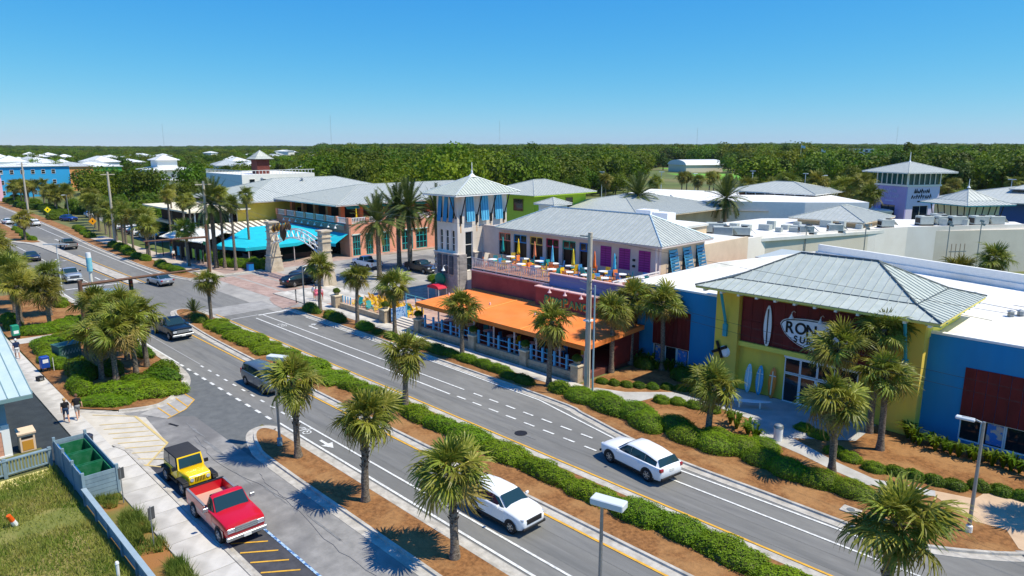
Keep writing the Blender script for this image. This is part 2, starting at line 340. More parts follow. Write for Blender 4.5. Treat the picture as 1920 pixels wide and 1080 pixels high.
# ------------------------------------------------------------------ painted markings
def line(x0, y0, x1, y1, wd=.12, m=white_paint, z=.046, name='lane_line'):
    a, b = Vector((x0,y0)), Vector((x1,y1)); t = (b-a).normalized(); n = Vector((-t.y,t.x))*wd/2
    o = MB().poly([(*(a-n),z),(*(b-n),z),(*(b+n),z),(*(a+n),z)]).build(name, m); return struct(o)
for y in (23.62, 28.72): line(-76, y, 60, y, .14, yellow_paint)
line(-42.2, 19.5, 60, 19.5, .15); line(-43, 20.62, 60, 20.62, .13)
x = -60.2
while x < -42.5: line(x, 19.38, x+.75, 19.38, .2, name='dash_line'); line(x+1.6, 20.5, x+2.2, 20.5, .16, name='dash_line'); x += 1.62
line(-104, 19.4, -60.5, 19.4, .14); line(-78, 20.6, -59, 20.6, .08, mat('faded_paint', S(170,170,168), .8))
line(-72.4, 31.9, -72.4, 35.3, .35); line(-72.6, 28.9, -72.6, 31.9, .3, mat('faded_paint', S(170,170,168), .8))
line(-71.3, 31.15, -38.5, 31.2, .15); line(-72.2, 32.35, -38.5, 32.6, .13)
x = -37.8
while x < -24: line(x, 31.3, x+.95, 31.32, .15, name='dash_line'); line(x+.4, 32.6, x+1.35, 32.6, .15, name='dash_line'); x += 1.75
line(-20, 31.42, 60, 31.45, .13); line(-24.7, 33.5, -19.6, 32.72, .14); line(-19.6, 32.72, -8.8, 32.78, .14)
line(-44, 35.25, -33, 35.1, .14); line(-33, 35.1, -24.7, 33.5, .14); line(-68, 35.2, -44, 35.25, .12)
for y, m in ((27.0, yellow_paint), (29.0, yellow_paint)): line(-135, y-.7 if y < 28 else y-.1, -100, y if y < 28 else y+.15, .14, m)
line(-160, 23.4, -103, 23.6, .14); line(-200, 23.0, -165, 23.3, .14)
line(-150, 32.3, -103, 31.9, .14); line(-210, 33.6, -150, 32.3, .14)
line(-103, 20.0, -103, 26.6, .4)
for i in range(9): line(-150+i*4, 20.1, -148.4+i*4, 20.1, .14, name='dash_line')
def arrow(x, y, rz, L=2.4, turn=0, m=white_paint):
    c, s = math.cos(rz), math.sin(rz); T = lambda a, b: (x+a*c-b*s, y+a*s+b*c, .047)
    mb = MB().poly([T(-L/2,-.1),(T(L/2-.8,-.1)),T(L/2-.8,.1),T(-L/2,.1)])
    if turn: mb.poly([T(L/2-.8,-.1*turn),T(L/2-.8,.1*turn),T(L/2-.5,.55*turn),T(L/2-.75,.6*turn)]).poly([T(L/2-1.0,.5*turn),T(L/2-.2,.5*turn),T(L/2-.6,1.05*turn)])
    else: mb.poly([T(L/2-.8,-.4),T(L/2,0),T(L/2-.8,.4)])
    struct(mb.build('road_arrow', m))
arrow(-63.8, 33.6, PI, 2.6, -1); arrow(-37.0, 20.05, 0, 1.6); arrow(-108.5, 25.3, 0, 3.4, 1); arrow(-131, 25.1, 0, 3.4, 1); arrow(-160, 31.0, PI, 3, 0)
# cyclist symbol: two wheels, frame and rider
def bike(x, y):
    mb = MB()
    for dx in (-.38,.38):
        for k in range(12):
            a0, a1 = 2*PI*k/12, 2*PI*(k+1)/12
            mb.poly([(x+dx+.3*math.cos(a), y+.3*math.sin(a), .047) for a in (a0,a1)] + [(x+dx+.22*math.cos(a), y+.22*math.sin(a), .047) for a in (a1,a0)])
    for a, b in (((-.38,0),(0,.35)),((0,.35),(.38,0)),((-.1,.1),(.1,.6))):
        d = Vector((b[0]-a[0],b[1]-a[1])).normalized(); n = Vector((-d.y,d.x))*.05
        mb.poly([(x+a[0]-n.x,y+a[1]-n.y,.047),(x+b[0]-n.x,y+b[1]-n.y,.047),(x+b[0]+n.x,y+b[1]+n.y,.047),(x+a[0]+n.x,y+a[1]+n.y,.047)])
    struct(mb.build('bicycle_symbol', white_paint))
bike(-39.9, 20.05); bike(-66.5, 31.75)
# yellow hatching on the apron and by the bays
for i in range(9):
    xx = -50.0 + i*1.02
    line(xx-.3, 10.75, xx+1.0, 12.8 if i < 7 else 12.6-.5*(i-6), .1, yellow_faded, .05, 'hatch_line')
line(-50.3, 12.95, -44.1, 12.98, .16, yellow_faded, .052, 'hatch_line'); line(-44.1, 12.98, -41.6, 11.0, .12, yellow_faded, .052, 'hatch_line'); line(-52.6,10.9,-50.3,12.95,.1, yellow_faded, .052,'hatch_line')
for a, b in (((-52.8,17.0),(-50.7,17.05)), ((-50.7,17.05),(-49.2,15.9)), ((-49.2,15.9),(-48.3,14.4)), ((-52,16.2),(-49.6,16.2)), ((-51.4,15.4),(-49.0,15.4)), ((-50.9,14.6),(-48.6,14.7))):
    line(*a, *b, .09, yellow_paint, .054, 'hatch_line')
for i in range(6): line(-30.2+i*1.05, 11.15, -29.2+i*1.05, 12.5, .1, yellow_paint, .05, 'hatch_line')
line(-31.2, 12.85, -20, 12.9, .12, mat('blue_white_paint', S(170,196,224), .7, rgb2=S(70,110,160), scale=5, thresh=(.48,.52)), .05)
# manhole, drain and tar patches
o = MB().lathe([(0.01,.05),(.42,.05),(.42,.0)], (-29.7,29.9,0), 16).build('manhole_cover', dark_steel); struct(o)
o = MB().cbox((-46.9,14.3,.04), (.9,.16,.02), .3).build('drain_slot', black); struct(o)
tar = mat('tar_seal', S(122,122,122), .85)
for P in ([(-44,14.6),(-39,14.2),(-33,14.9),(-26,14.5),(-21,14.9)], [(-36,15.3),(-33.5,15.0),(-30,15.4)]):
    q = [(x+random.uniform(-.1,.1), y+random.uniform(-.09,.09)) for x, y in smooth_path(P, 9)]
    struct(strip(MB(), q, [(-.012,.02),(-.012,.048),(.012,.048),(.012,.02)]).build('tar_crack', tar))
# tyre-darkened wheel tracks are wear with a shape of its own
wear = mat('tyre_wear', S(106,106,103), .88, rgb2=S(126,125,121), scale=1.5, stretch=(.1,.8,1), thresh=(.35,.65))
for y0, y1 in ((21.2,21.9),(22.6,23.2)): sheet('wheel_track', rect(-104, 50, y0, y1), .0275, wear)
for y0, y1 in ((29.2,29.8),(30.4,31.0)): sheet('wheel_track', rect(-104, 50, y0, y1), .0275, wear)

# patches and stains worn into the asphalt
rnd = random.Random(15); patch = mat('asphalt_patch', S(116,116,114), .9, rgb2=S(108,108,107), scale=2, bump=.3, bscale=50); stain = mat('oil_stain', S(112,112,111), .8, rgb2=S(132,132,130), scale=3, thresh=(.35,.6), detail=8)
for i in range(8,20):
    if i < 8: x, y, m, a, b = rnd.uniform(-70,-5), rnd.choice((21.2,22.6,29.6,30.6,14.6,17.4)), patch, rnd.uniform(1.2,3.2), rnd.uniform(.3,.6)
    else: x, y, m, a, b = rnd.uniform(-60,0), rnd.choice((21.9,22.4,29.9,30.3,14.4,15.0,14.8,34)), stain, rnd.uniform(.5,2.0), rnd.uniform(.04,.12)
    if y == 17.4: x = rnd.uniform(-57,-46)
    if y < 16: x = rnd.uniform(-47,-22)
    n = 22; sheet('road_patch' if i < 8 else 'road_stain', [(x+a*math.cos(2*PI*k/n)*rnd.uniform(.55,1.15), y+b*math.sin(2*PI*k/n)*rnd.uniform(.3,1.3)) for k in range(n)], .0345+.0003*i, m)
# ------------------------------------------------------------------ plants
leaf_fan = leaf_mat('fan_leaf', S(92,106,28), S(150,150,58), S(222,208,128), 8.0, .26, .42, .3)
leaf_fan_old = leaf_mat('fan_leaf_old', S(112,104,46), S(166,150,78), S(206,180,120), 8.0, .18, .5, .2)
leaf_feather = leaf_mat('feather_leaf', S(60,78,32), S(104,112,50), S(168,148,84), 2.5, .2, .5, .12)
leaf_bush = leaf_mat('bush_leaf', S(96,128,12), S(130,158,24), S(156,176,48), 2.2, .25, .6, .12)
leaf_bush_dk = leaf_mat('bush_leaf_dark', S(72,100,14), S(102,128,24), S(132,150,44), 2.2, .3, .5, .16)
leaf_tree = leaf_mat('tree_leaf', S(76,98,8), S(110,130,16), S(148,158,40), 1.2, .3, .6, .32, stand=.016)
leaf_pine = leaf_mat('pine_needle', S(56,78,10), S(84,104,18), S(116,128,34), 1.2, .25, .6, .3, stand=.016)
twig = mat('twig', S(84,70,56), .95)
RND = random.Random(3)
def rot_pts(pts, M): return [M @ Vector(p) for p in pts]
def fan_frond(rnd, pet=.75, lf=.85, n=18, droop=.3, fold=.25):
    mb = MB()
    zc = lambda x: -.12*droop*x*x
    P = [Vector((x, 0, zc(x))) for x in (0, pet*.5, pet)]
    for a, b in ((0,1),(1,2)):
        wa, wb = .028, .02; mb.add([P[a]+Vector((0,-wa,0)), P[a]+Vector((0,wa,0)), P[b]+Vector((0,wb,0)), P[b]+Vector((0,-wb,0))], [(0,1,2,3)])
    hub = P[2]
    for i in range(n):
        a = (i/(n-1)-.5)*R(235) + rnd.uniform(-.05,.05); L = lf*(1-.3*abs(i/(n-1)-.5)*2)*rnd.uniform(.88,1.08)
        d = Vector((math.cos(a), math.sin(a), 0)); s = Vector((-d.y, d.x, 0)); wd = .034*rnd.uniform(.7,1.3)
        lift = fold*abs(math.sin(a)); tip = -droop*rnd.uniform(.7,1.5)
        zz = Vector((0,0,.016*(1 if i%2 else -1))); dr = droop*rnd.uniform(.5,1.6)
        P3 = [hub + d*L*u_*(1-.16*dr*u_*u_) + Vector((0,0,lift*L*u_*.8 - dr*L*.85*u_**2.6)) + s*rnd.uniform(-.03,.03)*u_ for u_ in (.45,.78,1.0)]
        mb.add([hub-s*wd*.3, hub+s*wd*.3, P3[0]+s*wd+zz, P3[0]-s*wd-zz, P3[1]+s*wd*.7, P3[1]-s*wd*.7, P3[2]], [(0,1,2,3),(3,2,4,5),(5,4,6)])
    return mb
FR = {'young': [fan_frond(RND, .6, .88, 20, .25, .5).mesh('frond', leaf_fan) for _ in range(3)],
      'mid':   [fan_frond(RND, .8, 1.0, 26, .6, .34).mesh('frond', leaf_fan) for _ in range(5)],
      'old':   [fan_frond(RND, .75, .95, 22, .9, .2).mesh('frond', leaf_fan_old) for _ in range(3)]}
def crown_layout(rnd, n=48):
    out = []
    for i in range(n):
        t = (i+.5)/n; pitch = R(86 - 138*t**.85) + rnd.uniform(-.24,.24); az = i*2.39996 + rnd.uniform(-.3,.3)
        k = 'young' if t < .2 else ('mid' if t < .78 else 'old'); out.append((k, rnd.randrange(len(FR[k])), pitch, az, rnd.uniform(.6,1.25), rnd.uniform(-.9,.9)))
    gap = rnd.uniform(0,6.28)
    return [q for q in out if not (abs((q[3]-gap+PI)%(2*PI)-PI) < .25 and rnd.random() < .5)] + [('old', rnd.randrange(3), R(rnd.uniform(-72,-50)), rnd.uniform(0,6.28), rnd.uniform(.6,.95), 0) for _ in range(3)]
def frond_matrix(pitch, az, roll=0): return Matrix.Rotation(az, 4, 'Z') @ Matrix.Rotation(-pitch, 4, 'Y') @ Matrix.Rotation(roll, 4, 'X')
def trunk_mesh(h, rnd, r0=.2, r1=.155, boots=.45, lean=0.0):
    mb = MB(); n = 10; rings = []; K = 9
    for k in range(K):
        z = h*k/(K-1); rr = r0+(r1-r0)*k/(K-1) + (.07 if k == 0 else 0) + rnd.uniform(-.012,.012); cx = lean*(k/(K-1))**2
        rings.append([(cx+rr*math.cos(2*PI*i/n+.1*k)*rnd.uniform(.94,1.06), rr*math.sin(2*PI*i/n+.1*k)*rnd.uniform(.94,1.06), z) for i in range(n)])
    mb.loft(rings)
    mb.m = 1; nb = int(h*boots*16)
    for i in range(nb):
        z = h*(1-boots) + h*boots*(i/nb); a = i*2.39996; r = r1+.015; d = Vector((math.cos(a),math.sin(a),0)); s = Vector((-d.y,d.x,0)); c = Vector((lean*(z/h)**2,0,z))
        b = c+d*(r-.04); t = c+d*(r+.1)+Vector((0,0,.17))
        mb.add([b-s*.06-Vector((0,0,.05)), b+s*.06-Vector((0,0,.05)), t+s*.035, t-s*.035, b+Vector((0,0,.07))], [(0,1,2,3),(3,2,4),(1,4,2),(0,3,4)])
    return mb.mesh('trunk', [bark, bark_dark], 50)
CROWNS = []
for q in range(4):
    rnd = random.Random(50+q); v = []; f = []; mi = []
    for k, j, p, a, sc, ro in crown_layout(rnd, 46):
        me = FR[k][j]; M = frond_matrix(p, a, ro); o = len(v); v += [tuple(M @ (x.co*sc)) for x in me.vertices]; f += [tuple(i+o for i in pl.vertices) for pl in me.polygons]; mi += [1 if k == 'old' else 0]*len(me.polygons)
    me = bpy.data.meshes.new('crown'); me.from_pydata(v, [], f); me.materials.append(leaf_fan); me.materials.append(leaf_fan_old); me.polygons.foreach_set('material_index', mi); CROWNS.append(me)
PN = 0
def cabbage_palm(x, y, h, label, s=1.0, group=None, fine=True, boots=.45, lean=0, n=48, z=.1):
    global PN; PN += 1; rnd = random.Random(100+PN); lean = lean or rnd.uniform(-.35,.35)
    t = thing('cabbage_palm', label, 'palm tree', (x, y, z), rnd.uniform(0, 6.28), group)
    link('trunk', trunk_mesh(h, rnd, .2*s**.3, .155*s**.3, boots, lean), t)
    if fine:
        for k, j, p, a, sc, ro in crown_layout(rnd, n):
            o = link('frond', FR[k][j], t); o.matrix_local = Matrix.Translation((lean, 0, h-.05)) @ frond_matrix(p, a, ro) @ Matrix.Scale(sc*s, 4)
    else:
        link('crown', CROWNS[PN % 4], t, (lean, 0, h-.05), (0, 0, rnd.uniform(0, 6.28)), (s,)*3)
    return t
def feather_frond(rnd, L=3.2, arch=.5, n=34):
    mb = MB(); pt = lambda u: Vector((L*u*(1-.12*u*arch), 0, L*(.18*u - arch*.62*u*u)))
    for i in range(6):
        a, b = pt(i/6), pt((i+1)/6); wd = .035*(1-i/7); mb.add([a-Vector((0,wd,0)), a+Vector((0,wd,0)), b+Vector((0,wd*.8,0)), b-Vector((0,wd*.8,0))], [(0,1,2,3)])
    for i in range(n):
        u = .14+.84*i/(n-1); p = pt(u); tg = (pt(min(1,u+.02))-pt(u-.02)).normalized(); ll = (.55-.3*abs(u-.45))*rnd.uniform(.85,1.1)
        for sd in (-1, 1):
            d = (tg*.62 + Vector((0,sd,0))*.8 + Vector((0,0,.22*rnd.uniform(.2,1.4)))).normalized(); e = p + d*ll - Vector((0,0,.1*ll))
            w_ = tg*.05; mb.add([p-w_, p+w_, e], [(0,1,2)])
    return mb
def date_crown(seed, n=64, L=3.7):
    rnd = random.Random(seed); base = [feather_frond(rnd, L, a) for a in (.15,.4,.7,.95)]; v = []; f = []
    for i in range(n):
        t = (i+.5)/n; p = R(82-122*t**.9)+rnd.uniform(-.1,.1); az = i*2.39996+rnd.uniform(-.25,.25); mb = base[min(3, int(t*4))]; M = frond_matrix(p, az, rnd.uniform(-.4,.4)); sc = rnd.uniform(.85,1.08); o = len(v)
        v += [tuple(M @ (Vector(q)*sc)) for q in mb.v]; f += [tuple(k+o for k in g) for g in mb.f]
    me = bpy.data.meshes.new('crown'); me.from_pydata(v, [], f); me.materials.append(leaf_feather); return me
DATE = [date_crown(11), date_crown(12), date_crown(13)]
def date_palm(x, y, h, label, s=1.0, group=None, z=.1):
    global PN; PN += 1; rnd = random.Random(300+PN); t = thing('date_palm', label, 'palm tree', (x,y,z), rnd.uniform(0,6.28), group)
    link('trunk', trunk_mesh(h, rnd, .3*s, .25*s, .12), t); link('crown', DATE[PN%3], t, (0,0,h-.1), (0,0,rnd.uniform(0,6.28)), (s,)*3); return t
def fan_palm(x, y, h, label, s=1.0, group=None, z=.1, skirt=1.2):
    global PN; PN += 1; rnd = random.Random(500+PN); t = thing('fan_palm', label, 'palm tree', (x,y,z), rnd.uniform(0,6.28), group)
    link('trunk', trunk_mesh(h, rnd, .22, .14, .1), t); link('crown', CROWNS[PN%4], t, (0,0,h), (0,0,rnd.uniform(0,6.28)), (s,s,s*1.0))
    mb = MB()
    for i in range(70):
        a = rnd.uniform(0,6.28); z0 = h-rnd.uniform(.1,.5); r = .16; l = rnd.uniform(.5,1)*skirt; d = Vector((math.cos(a),math.sin(a),0)); q = Vector((-d.y,d.x,0))*.09
        p0 = d*r+Vector((0,0,z0)); p1 = d*(r+.35*rnd.random()+.12)+Vector((0,0,z0-l)); mb.add([p0-q*.4,p0+q*.4,p1+q,p1-q], [(0,1,2,3)])
    mb.build('dead_skirt', leaf_fan_old, t); return t

def bush_mesh(seed, ax=1.0, m=leaf_bush, nleaf=2600, size=.055, lump=.2, flat=.8):
    """dome of twigs covered in small leaves; unit half-width, unit height"""
    rnd = random.Random(seed); bm = bmesh.new(); bmesh.ops.create_icosphere(bm, subdivisions=3, radius=1.0)
    off = Vector((seed*3.1, seed*1.7, 0))
    def dome(p):
        q = Vector((p.x*ax, p.y, p.z)); n1 = fbm(Vector((q.x,q.y,q.z))*1.1+off, 3)*lump + fbm(q*3.2+off, 2)*.08
        r = 1+n1; z = max(p.z, -.25); z = z**flat if z > 0 else z*.2
        return Vector((p.x*ax*r if ax == 1 else p.x*(ax-1+1)*r, p.y*r, max(-.02, z*r)))
    for v in bm.verts: v.co = dome(v.co)*.93
    core = [tuple(v.co) for v in bm.verts]; cf = [tuple(v.index for v in f.verts) for f in bm.faces]; bm.free()
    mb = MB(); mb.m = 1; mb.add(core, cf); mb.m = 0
    for i in range(nleaf):
        z = rnd.uniform(.02,1)**.85; a = rnd.uniform(0,2*PI); r = math.sqrt(max(0,1-z*z)); p = Vector((r*math.cos(a), r*math.sin(a), z)); c = dome(p)*rnd.uniform(.93,1.06)
        nrm = (Vector((p.x/ax, p.y, p.z*1.2+.25)) + Vector((rnd.gauss(0,.45),rnd.gauss(0,.45),rnd.gauss(0,.3)))).normalized(); u = nrm.orthogonal().normalized(); u = Matrix.Rotation(rnd.uniform(0,6.28),3,nrm) @ u; w_ = nrm.cross(u); s = size*rnd.uniform(.6,1.3)
        mb.add([c-u*s, c+w_*s*.5+nrm*s*.3, c+u*s, c-w_*s*.5+nrm*s*.3], [(0,1,2,3)])
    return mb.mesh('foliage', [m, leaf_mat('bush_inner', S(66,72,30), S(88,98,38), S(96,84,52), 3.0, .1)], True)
BUSH = {'round': [bush_mesh(s) for s in (1,2,3)], 'long': [bush_mesh(s, 2.0, nleaf=4600) for s in (4,5,6,7)], 'smooth': [bush_mesh(s, 1.5, nleaf=4200, lump=.13, size=.042) for s in (8,9)],
        'dark': [bush_mesh(s, 1.0, leaf_bush_dk, 1800, .075) for s in (10,11,12)], 'darklong': [bush_mesh(s, 2.0, leaf_bush_dk, 3200, .07) for s in (13,14)]}
BN = 0
def bush(x, y, rx, ry, h, label, kind='round', rz=0, group=None, cat='bush', z=.08, name='bush'):
    global BN; BN += 1; ax = {'round':1,'long':2,'smooth':1.5,'dark':1,'darklong':2}[kind]
    o = link(name, BUSH[kind][BN % len(BUSH[kind])], None, (x,y,z), (0,0,rz + (PI if BN%2 else 0)), (rx/ax, ry, h)); return tag(o, label, cat, group)
def strap_mesh(seed, n=36, L=1.0, wd=.05):
    rnd = random.Random(seed); mb = MB()
    for i in range(n):
        a = rnd.uniform(0,6.28); l = L*rnd.uniform(.6,1.1); out = rnd.uniform(.2,.75); d = Vector((math.cos(a),math.sin(a),0)); s = Vector((-d.y,d.x,0))*wd*rnd.uniform(.7,1.3)
        p0 = d*.05; p1 = d*out*l*.5+Vector((0,0,l*.75)); p2 = d*out*l*1.1+Vector((0,0,l*(1-.5*out)))
        mb.add([p0-s*.6,p0+s*.6,p1+s,p1-s,p2], [(0,1,2,3),(3,2,4)])
    return mb.mesh('leaf_tuft', leaf_bush_dk, True)
STRAP = [strap_mesh(s) for s in (1,2,3)]
def strap(x, y, s, label, group=None, name='leafy_plant', cat='plant'):
    o = link(name, STRAP[int(abs(x*7+y*3)) % 3], None, (x,y,.1), (0,0,x*5.1), (s,)*3); return tag(o, label, cat, group)

# ---- cabbage palms in their places
for (x,y,h,s,lb) in [(-36.4,17.8,4.85,1.1,'cabbage palm beside the lamp post at the rounded tip of the mulch island'),(-29.1,17.8,4.7,1.15,'middle cabbage palm on the long mulch island by the parking lane'),(-21.9,17.85,4.15,1.15,'low cabbage palm on the mulch island beside the white hatchback')]:
    cabbage_palm(x,y,h,lb,s,boots=.6)
cabbage_palm(-6.5,25.0,5.5,'stout cabbage palm with shaggy dark trunk at the end of the median',1.2,boots=.95,n=56)
cabbage_palm(-38.0,26.8,4.2,'lone cabbage palm rising from the median hedge',1.12)
cabbage_palm(-72.6,26.9,4.6,'cabbage palm at the median tip by the street crossing',.95,boots=.2)
for (x,y,h,s,lb) in [(-68.4,37.2,5.2,1.15,'cabbage palm at the paved corner next to the walking group'),(-61.1,37.4,5.0,1.1,'cabbage palm in front of the yellow chairs'),(-55.3,38.0,4.9,1.25,'cabbage palm beside the patio steps'),(-44.5,37.5,4.7,1.1,'cabbage palm before the middle of the orange awning'),(-34.5,37.8,5.1,1.15,'cabbage palm before the end of the orange awning near the wooden pole')]:
    cabbage_palm(x,y,h,lb,s,boots=.15)
for (x,y,h,s,lb) in [(-33.1,43.8,5.3,1.1,'left of two crossing cabbage palms at the awning corner'),(-33.2,46.6,5.9,1.2,'pale trunked cabbage palm at the awning corner against the blue wall'),(-30.6,47.4,5.8,1.15,'cabbage palm in front of the dark red shutter on the blue wall')]:
    cabbage_palm(x,y,h,lb,s,boots=.1)
for (x,y,h,s,lb) in [(-21.0,38.2,3.3,1.15,'short cabbage palm in the bed before the surfboard bench'),(-13.4,38.6,4.4,1.2,'cabbage palm in the hedge before the surf shop doors'),(-12.5,43.7,4.9,1.1,'cabbage palm in the mulch before the yellow wall'),(-15.6,44.2,5.9,1.2,'tall cabbage palm covering the end of the oval shop sign'),(-13.9,46.0,6.9,1.1,'tallest cabbage palm standing close to the yellow shop wall'),(-1.9,42.0,6.0,1.1,'cabbage palm in front of the right hand blue wall')]:
    cabbage_palm(x,y,h,lb,s,boots=.3)
gl = 'cabbage palm in the dense clump on the planted bed beside the sidewalk'; gg = 'palm clump on the planted bed'
for (x,y,h,s) in [(-60.4,13.5,3.7,1.15),(-58.8,14.1,4.2,1.25),(-59.3,15.7,4.7,1.2),(-61.3,17.1,4.6,1.2),(-63.5,14.6,4.6,1.2),(-64.8,16.6,5.0,1.15),(-67.0,14.8,5.0,1.15)]:
    cabbage_palm(x,y,h,gl,s,gg,boots=.2)
gl = 'cabbage palm in the bed across the path from the green news box'
for (x,y,h,s) in [(-82.6,11.8,4.6,1.2),(-81.5,14.2,4.0,1.15),(-86,12.5,5.2,1.2),(-88,15.5,4.6,1.1),(-92,13,5,1.2),(-97,14,5,1.2),(-99,12.4,5.4,1.2)]:
    cabbage_palm(x,y,h,gl,s,'palms beyond the bed path',fine=False,boots=.2)
gl = 'cabbage palm on the near verge beside the far stretch of road'
for (x,y,h,s) in [(-113,14.5,5,1.3),(-119,16,4.6,1.3),(-126,15,5.4,1.3),(-133,17,5,1.3),(-141,16,5.2,1.3),(-150,17.5,5,1.3),(-162,18,5,1.3),(-175,19,5,1.3)]:
    cabbage_palm(x,y,h,gl,s,'palms on the near verge',fine=False,boots=.2)
gl = 'cabbage palm in the row along the far sidewalk left of the crossing'
for i,(x,y) in enumerate([(-110,38.2),(-121.8,36.2),(-127,37.5),(-133,37.0),(-139,37.6),(-144,38.5),(-150,39),(-156,39.5),(-163,40.5),(-170,41),(-177,42),(-184,43),(-190,44),(-197,47),(-205,48),(-213,50)]):
    cabbage_palm(x,y,RND.uniform(4.8,6.6),gl,RND.uniform(1.15,1.4),'palms along the far sidewalk',fine=False,boots=.2)
cabbage_palm(-163.5,26.4,4.4,'cabbage palm on the planted median far down the road',1.3,fine=False)
# sago at the median tip
t = thing('sago_palm','small round sago palm at the median tip by the crossing','palm tree',(-76.1,26.4,.13)); link('trunk', trunk_mesh(.6,RND,.16,.14,.5), t); link('crown', DATE[0], t, (0,0,.55), (0,0,1), (.38,.38,.42))
# date palms by the coral building, beyond the roofs
for (x,y,h,s,lb) in [(-80.5,53.1,8.0,1.15,'date palm with wide crown nearest the paved court of the coral building'),(-87.5,61.4,8.6,1.2,'date palm between the parked pickup and the coral building'),(-84.4,61.2,9.2,1.25,'taller date palm in the close pair by the court'),(-82.3,64.7,8.4,1.15,'date palm half behind the white tower')]: date_palm(x,y,h,lb,s)
date_palm(-106.2,40.8,9.6,'shaggy date palm beside the traffic signal pole on the corner',1.15)
date_palm(-72.3,102,9.6,'date palm rising behind the grey roofs and white flat roof',1.15); date_palm(-62.5,115,9.0,'date palm before the beige tower building',1.2)
for (x,y,h,s,lb) in [(-101.9,42.0,9.9,.95,'tall fan palm in front of the turquoise awning'),(-108,47,10.6,.95,'tall fan palm by the yellow building edge'),(-104.9,41.6,11.2,.95,'tall fan palm behind the traffic signal pole'),(-118,40.8,9.4,.9,'leaning tall fan palm of the golden pair by the snack kiosk'),(-120,42.5,9.4,.9,'tall fan palm with a dark skirt in the golden pair'),(-136,45,10.2,.9,'solitary tall fan palm by the green lot'),(-130,42.5,9.6,.9,'tall fan palm left of the golden pair')]: fan_palm(x,y,h,lb,s)
gl = 'brown skirted fan palm in front of the purple tower car park'
for (x,y,h) in [(-74.5,146,9.6),(-67.5,151,10.4),(-61.5,152,10.6),(-57.0,154,9.8),(-53.0,155,10.8),(-50.0,150,8.4)]: fan_palm(x,y,h,gl,1.7,'fan palms by the purple tower',skirt=2.2)
gl = 'cabbage palm on the service court behind the shop roofs'
for (x,y,h,s) in [(-17.8,96,5.4,1.35),(-21.2,97,3.6,1.3),(-19.8,94.5,2.4,1.3),(-22.6,93,2.2,1.2),(-16.0,92,2.2,1.3),(-18.6,90,2.0,1.2),(-14,95,2.4,1.3)]: cabbage_palm(x,y,h,gl,s,'palms behind the shop',fine=False,boots=.1,z=0)
# ---- median hedges and beds
rnd = random.Random(21)
gl = 'clipped green hedge mound in the long median hedge'
x = -70.6
while x < 20:
    L = rnd.uniform(1.5,2.3); gl = 'clipped green hedge mound in the median ' + ('between the crossing and the dark grey minivan' if x < -50 else 'between the dark grey minivan and the lone palm' if x < -38 else 'from the lone palm to the white hatchback' if x < -22 else 'opposite the white crossover' if x < -15 else 'past the gap by the stout palm')
    if not (-15.6 < x < -14.2): bush(x, (26.75 if x > -46 else 26.6)+rnd.uniform(-.16,.16), L, (.88 if x > -46 else 1.25)*rnd.uniform(.85,1.15), rnd.uniform(.58,.82), gl, 'long', rnd.uniform(-.06,.06), 'median hedge '+gl[38:], 'hedge', .1, 'hedge')
    x += L*rnd.uniform(1.3,1.75)
bush(-74.0,26.2,1.2,.8,.8,'dark round shrub beside the sago palm on the median','dark')
gl = 'spreading juniper mound in the big hedge in front of the surf shop'; gg = 'juniper mounds before the surf shop'
for (x,y,rx,ry,h,rz) in [(a_,b_,c_*.86,d_*.88,e_*.85,f_) for a_,b_,c_,d_,e_,f_ in [(-30.6,37.3,1.9,1.1,.95,.1),(-28.2,37.3,2.2,1.35,1.1,-.2),(-26.0,37.5,1.9,1.3,1.15,0),(-24.6,36.6,1.7,1.2,1.1,-.4),(-29.4,38.4,1.6,.8,.8,.1),(-31.6,38.1,1.3,.6,.7,.3),(-23.0,37.6,1.6,1.2,1.0,.2),(-21.6,36.6,1.6,1.1,1.0,-.2),(-19.6,36.7,1.7,1.2,1.1,.1),(-18.3,37.4,1.5,1.1,1.1,.3),(-20.2,38.0,1.5,.9,.9,.2),(-16.6,36.9,1.6,1.0,1.0,0),(-15.0,36.6,1.6,1.0,1.05,-.1),(-13.3,36.7,1.6,1.0,.95,.1),(-11.6,36.8,1.5,.9,.9,.1),(-17.6,38.6,1.3,.8,.9,.3)]]:
    bush(x,y,rx,ry,h,gl,'smooth',rz,gg,'hedge',.08,'hedge')
gl = 'low round shrub in the mulch strip along the restaurant sidewalk'; gg = 'strip shrubs by the restaurant'
for (x,y,rx,ry,h,k) in [(-70.3,37.0,1.2,.7,.9,'round'),(-68.9,36.9,1.0,.6,.7,'dark'),(-65.6,36.9,1.1,.75,.8,'round'),(-64.0,36.8,1.4,.75,.8,'dark'),(-59.0,37.0,1.3,.75,.8,'round'),(-56.6,36.9,.8,.5,.5,'dark'),(-54.2,36.9,1.2,.5,.6,'dark'),(-51.6,37.1,1.5,.6,.75,'round'),(-49.6,37.1,1.6,.6,.7,'dark'),(-47.4,37.2,1.5,.6,.7,'dark'),(-36.4,36.9,1.1,.55,.6,'dark'),(-38.0,36.9,.9,.5,.5,'dark'),(-33.0,37.4,1.0,.7,.8,'round')]: bush(x,y,rx,ry,h,gl,k,0,gg)
gl = 'boxy low hedge length along the orange awning sidewalk'
for x in (-46.0,-43.6,-41.4,-39.6): bush(x,37.35,1.5,.55,.65,gl,'long',0,'low hedge lengths','hedge',.08,'hedge')
gl = 'tiny clipped shrub in the low row edging the shop path'
for x,y in [(-32.0,41.2),(-31.1,41.6),(-30.2,42.0),(-29.4,42.5),(-28.5,43.0),(-27.7,43.7),(-26.8,44.2),(-26.0,44.6),(-25.1,44.9)]: bush(x,y,.55,.42,.42,gl,'dark',0,'edging shrubs left')
gl = 'small round shrub in the mulch beside the shop path'
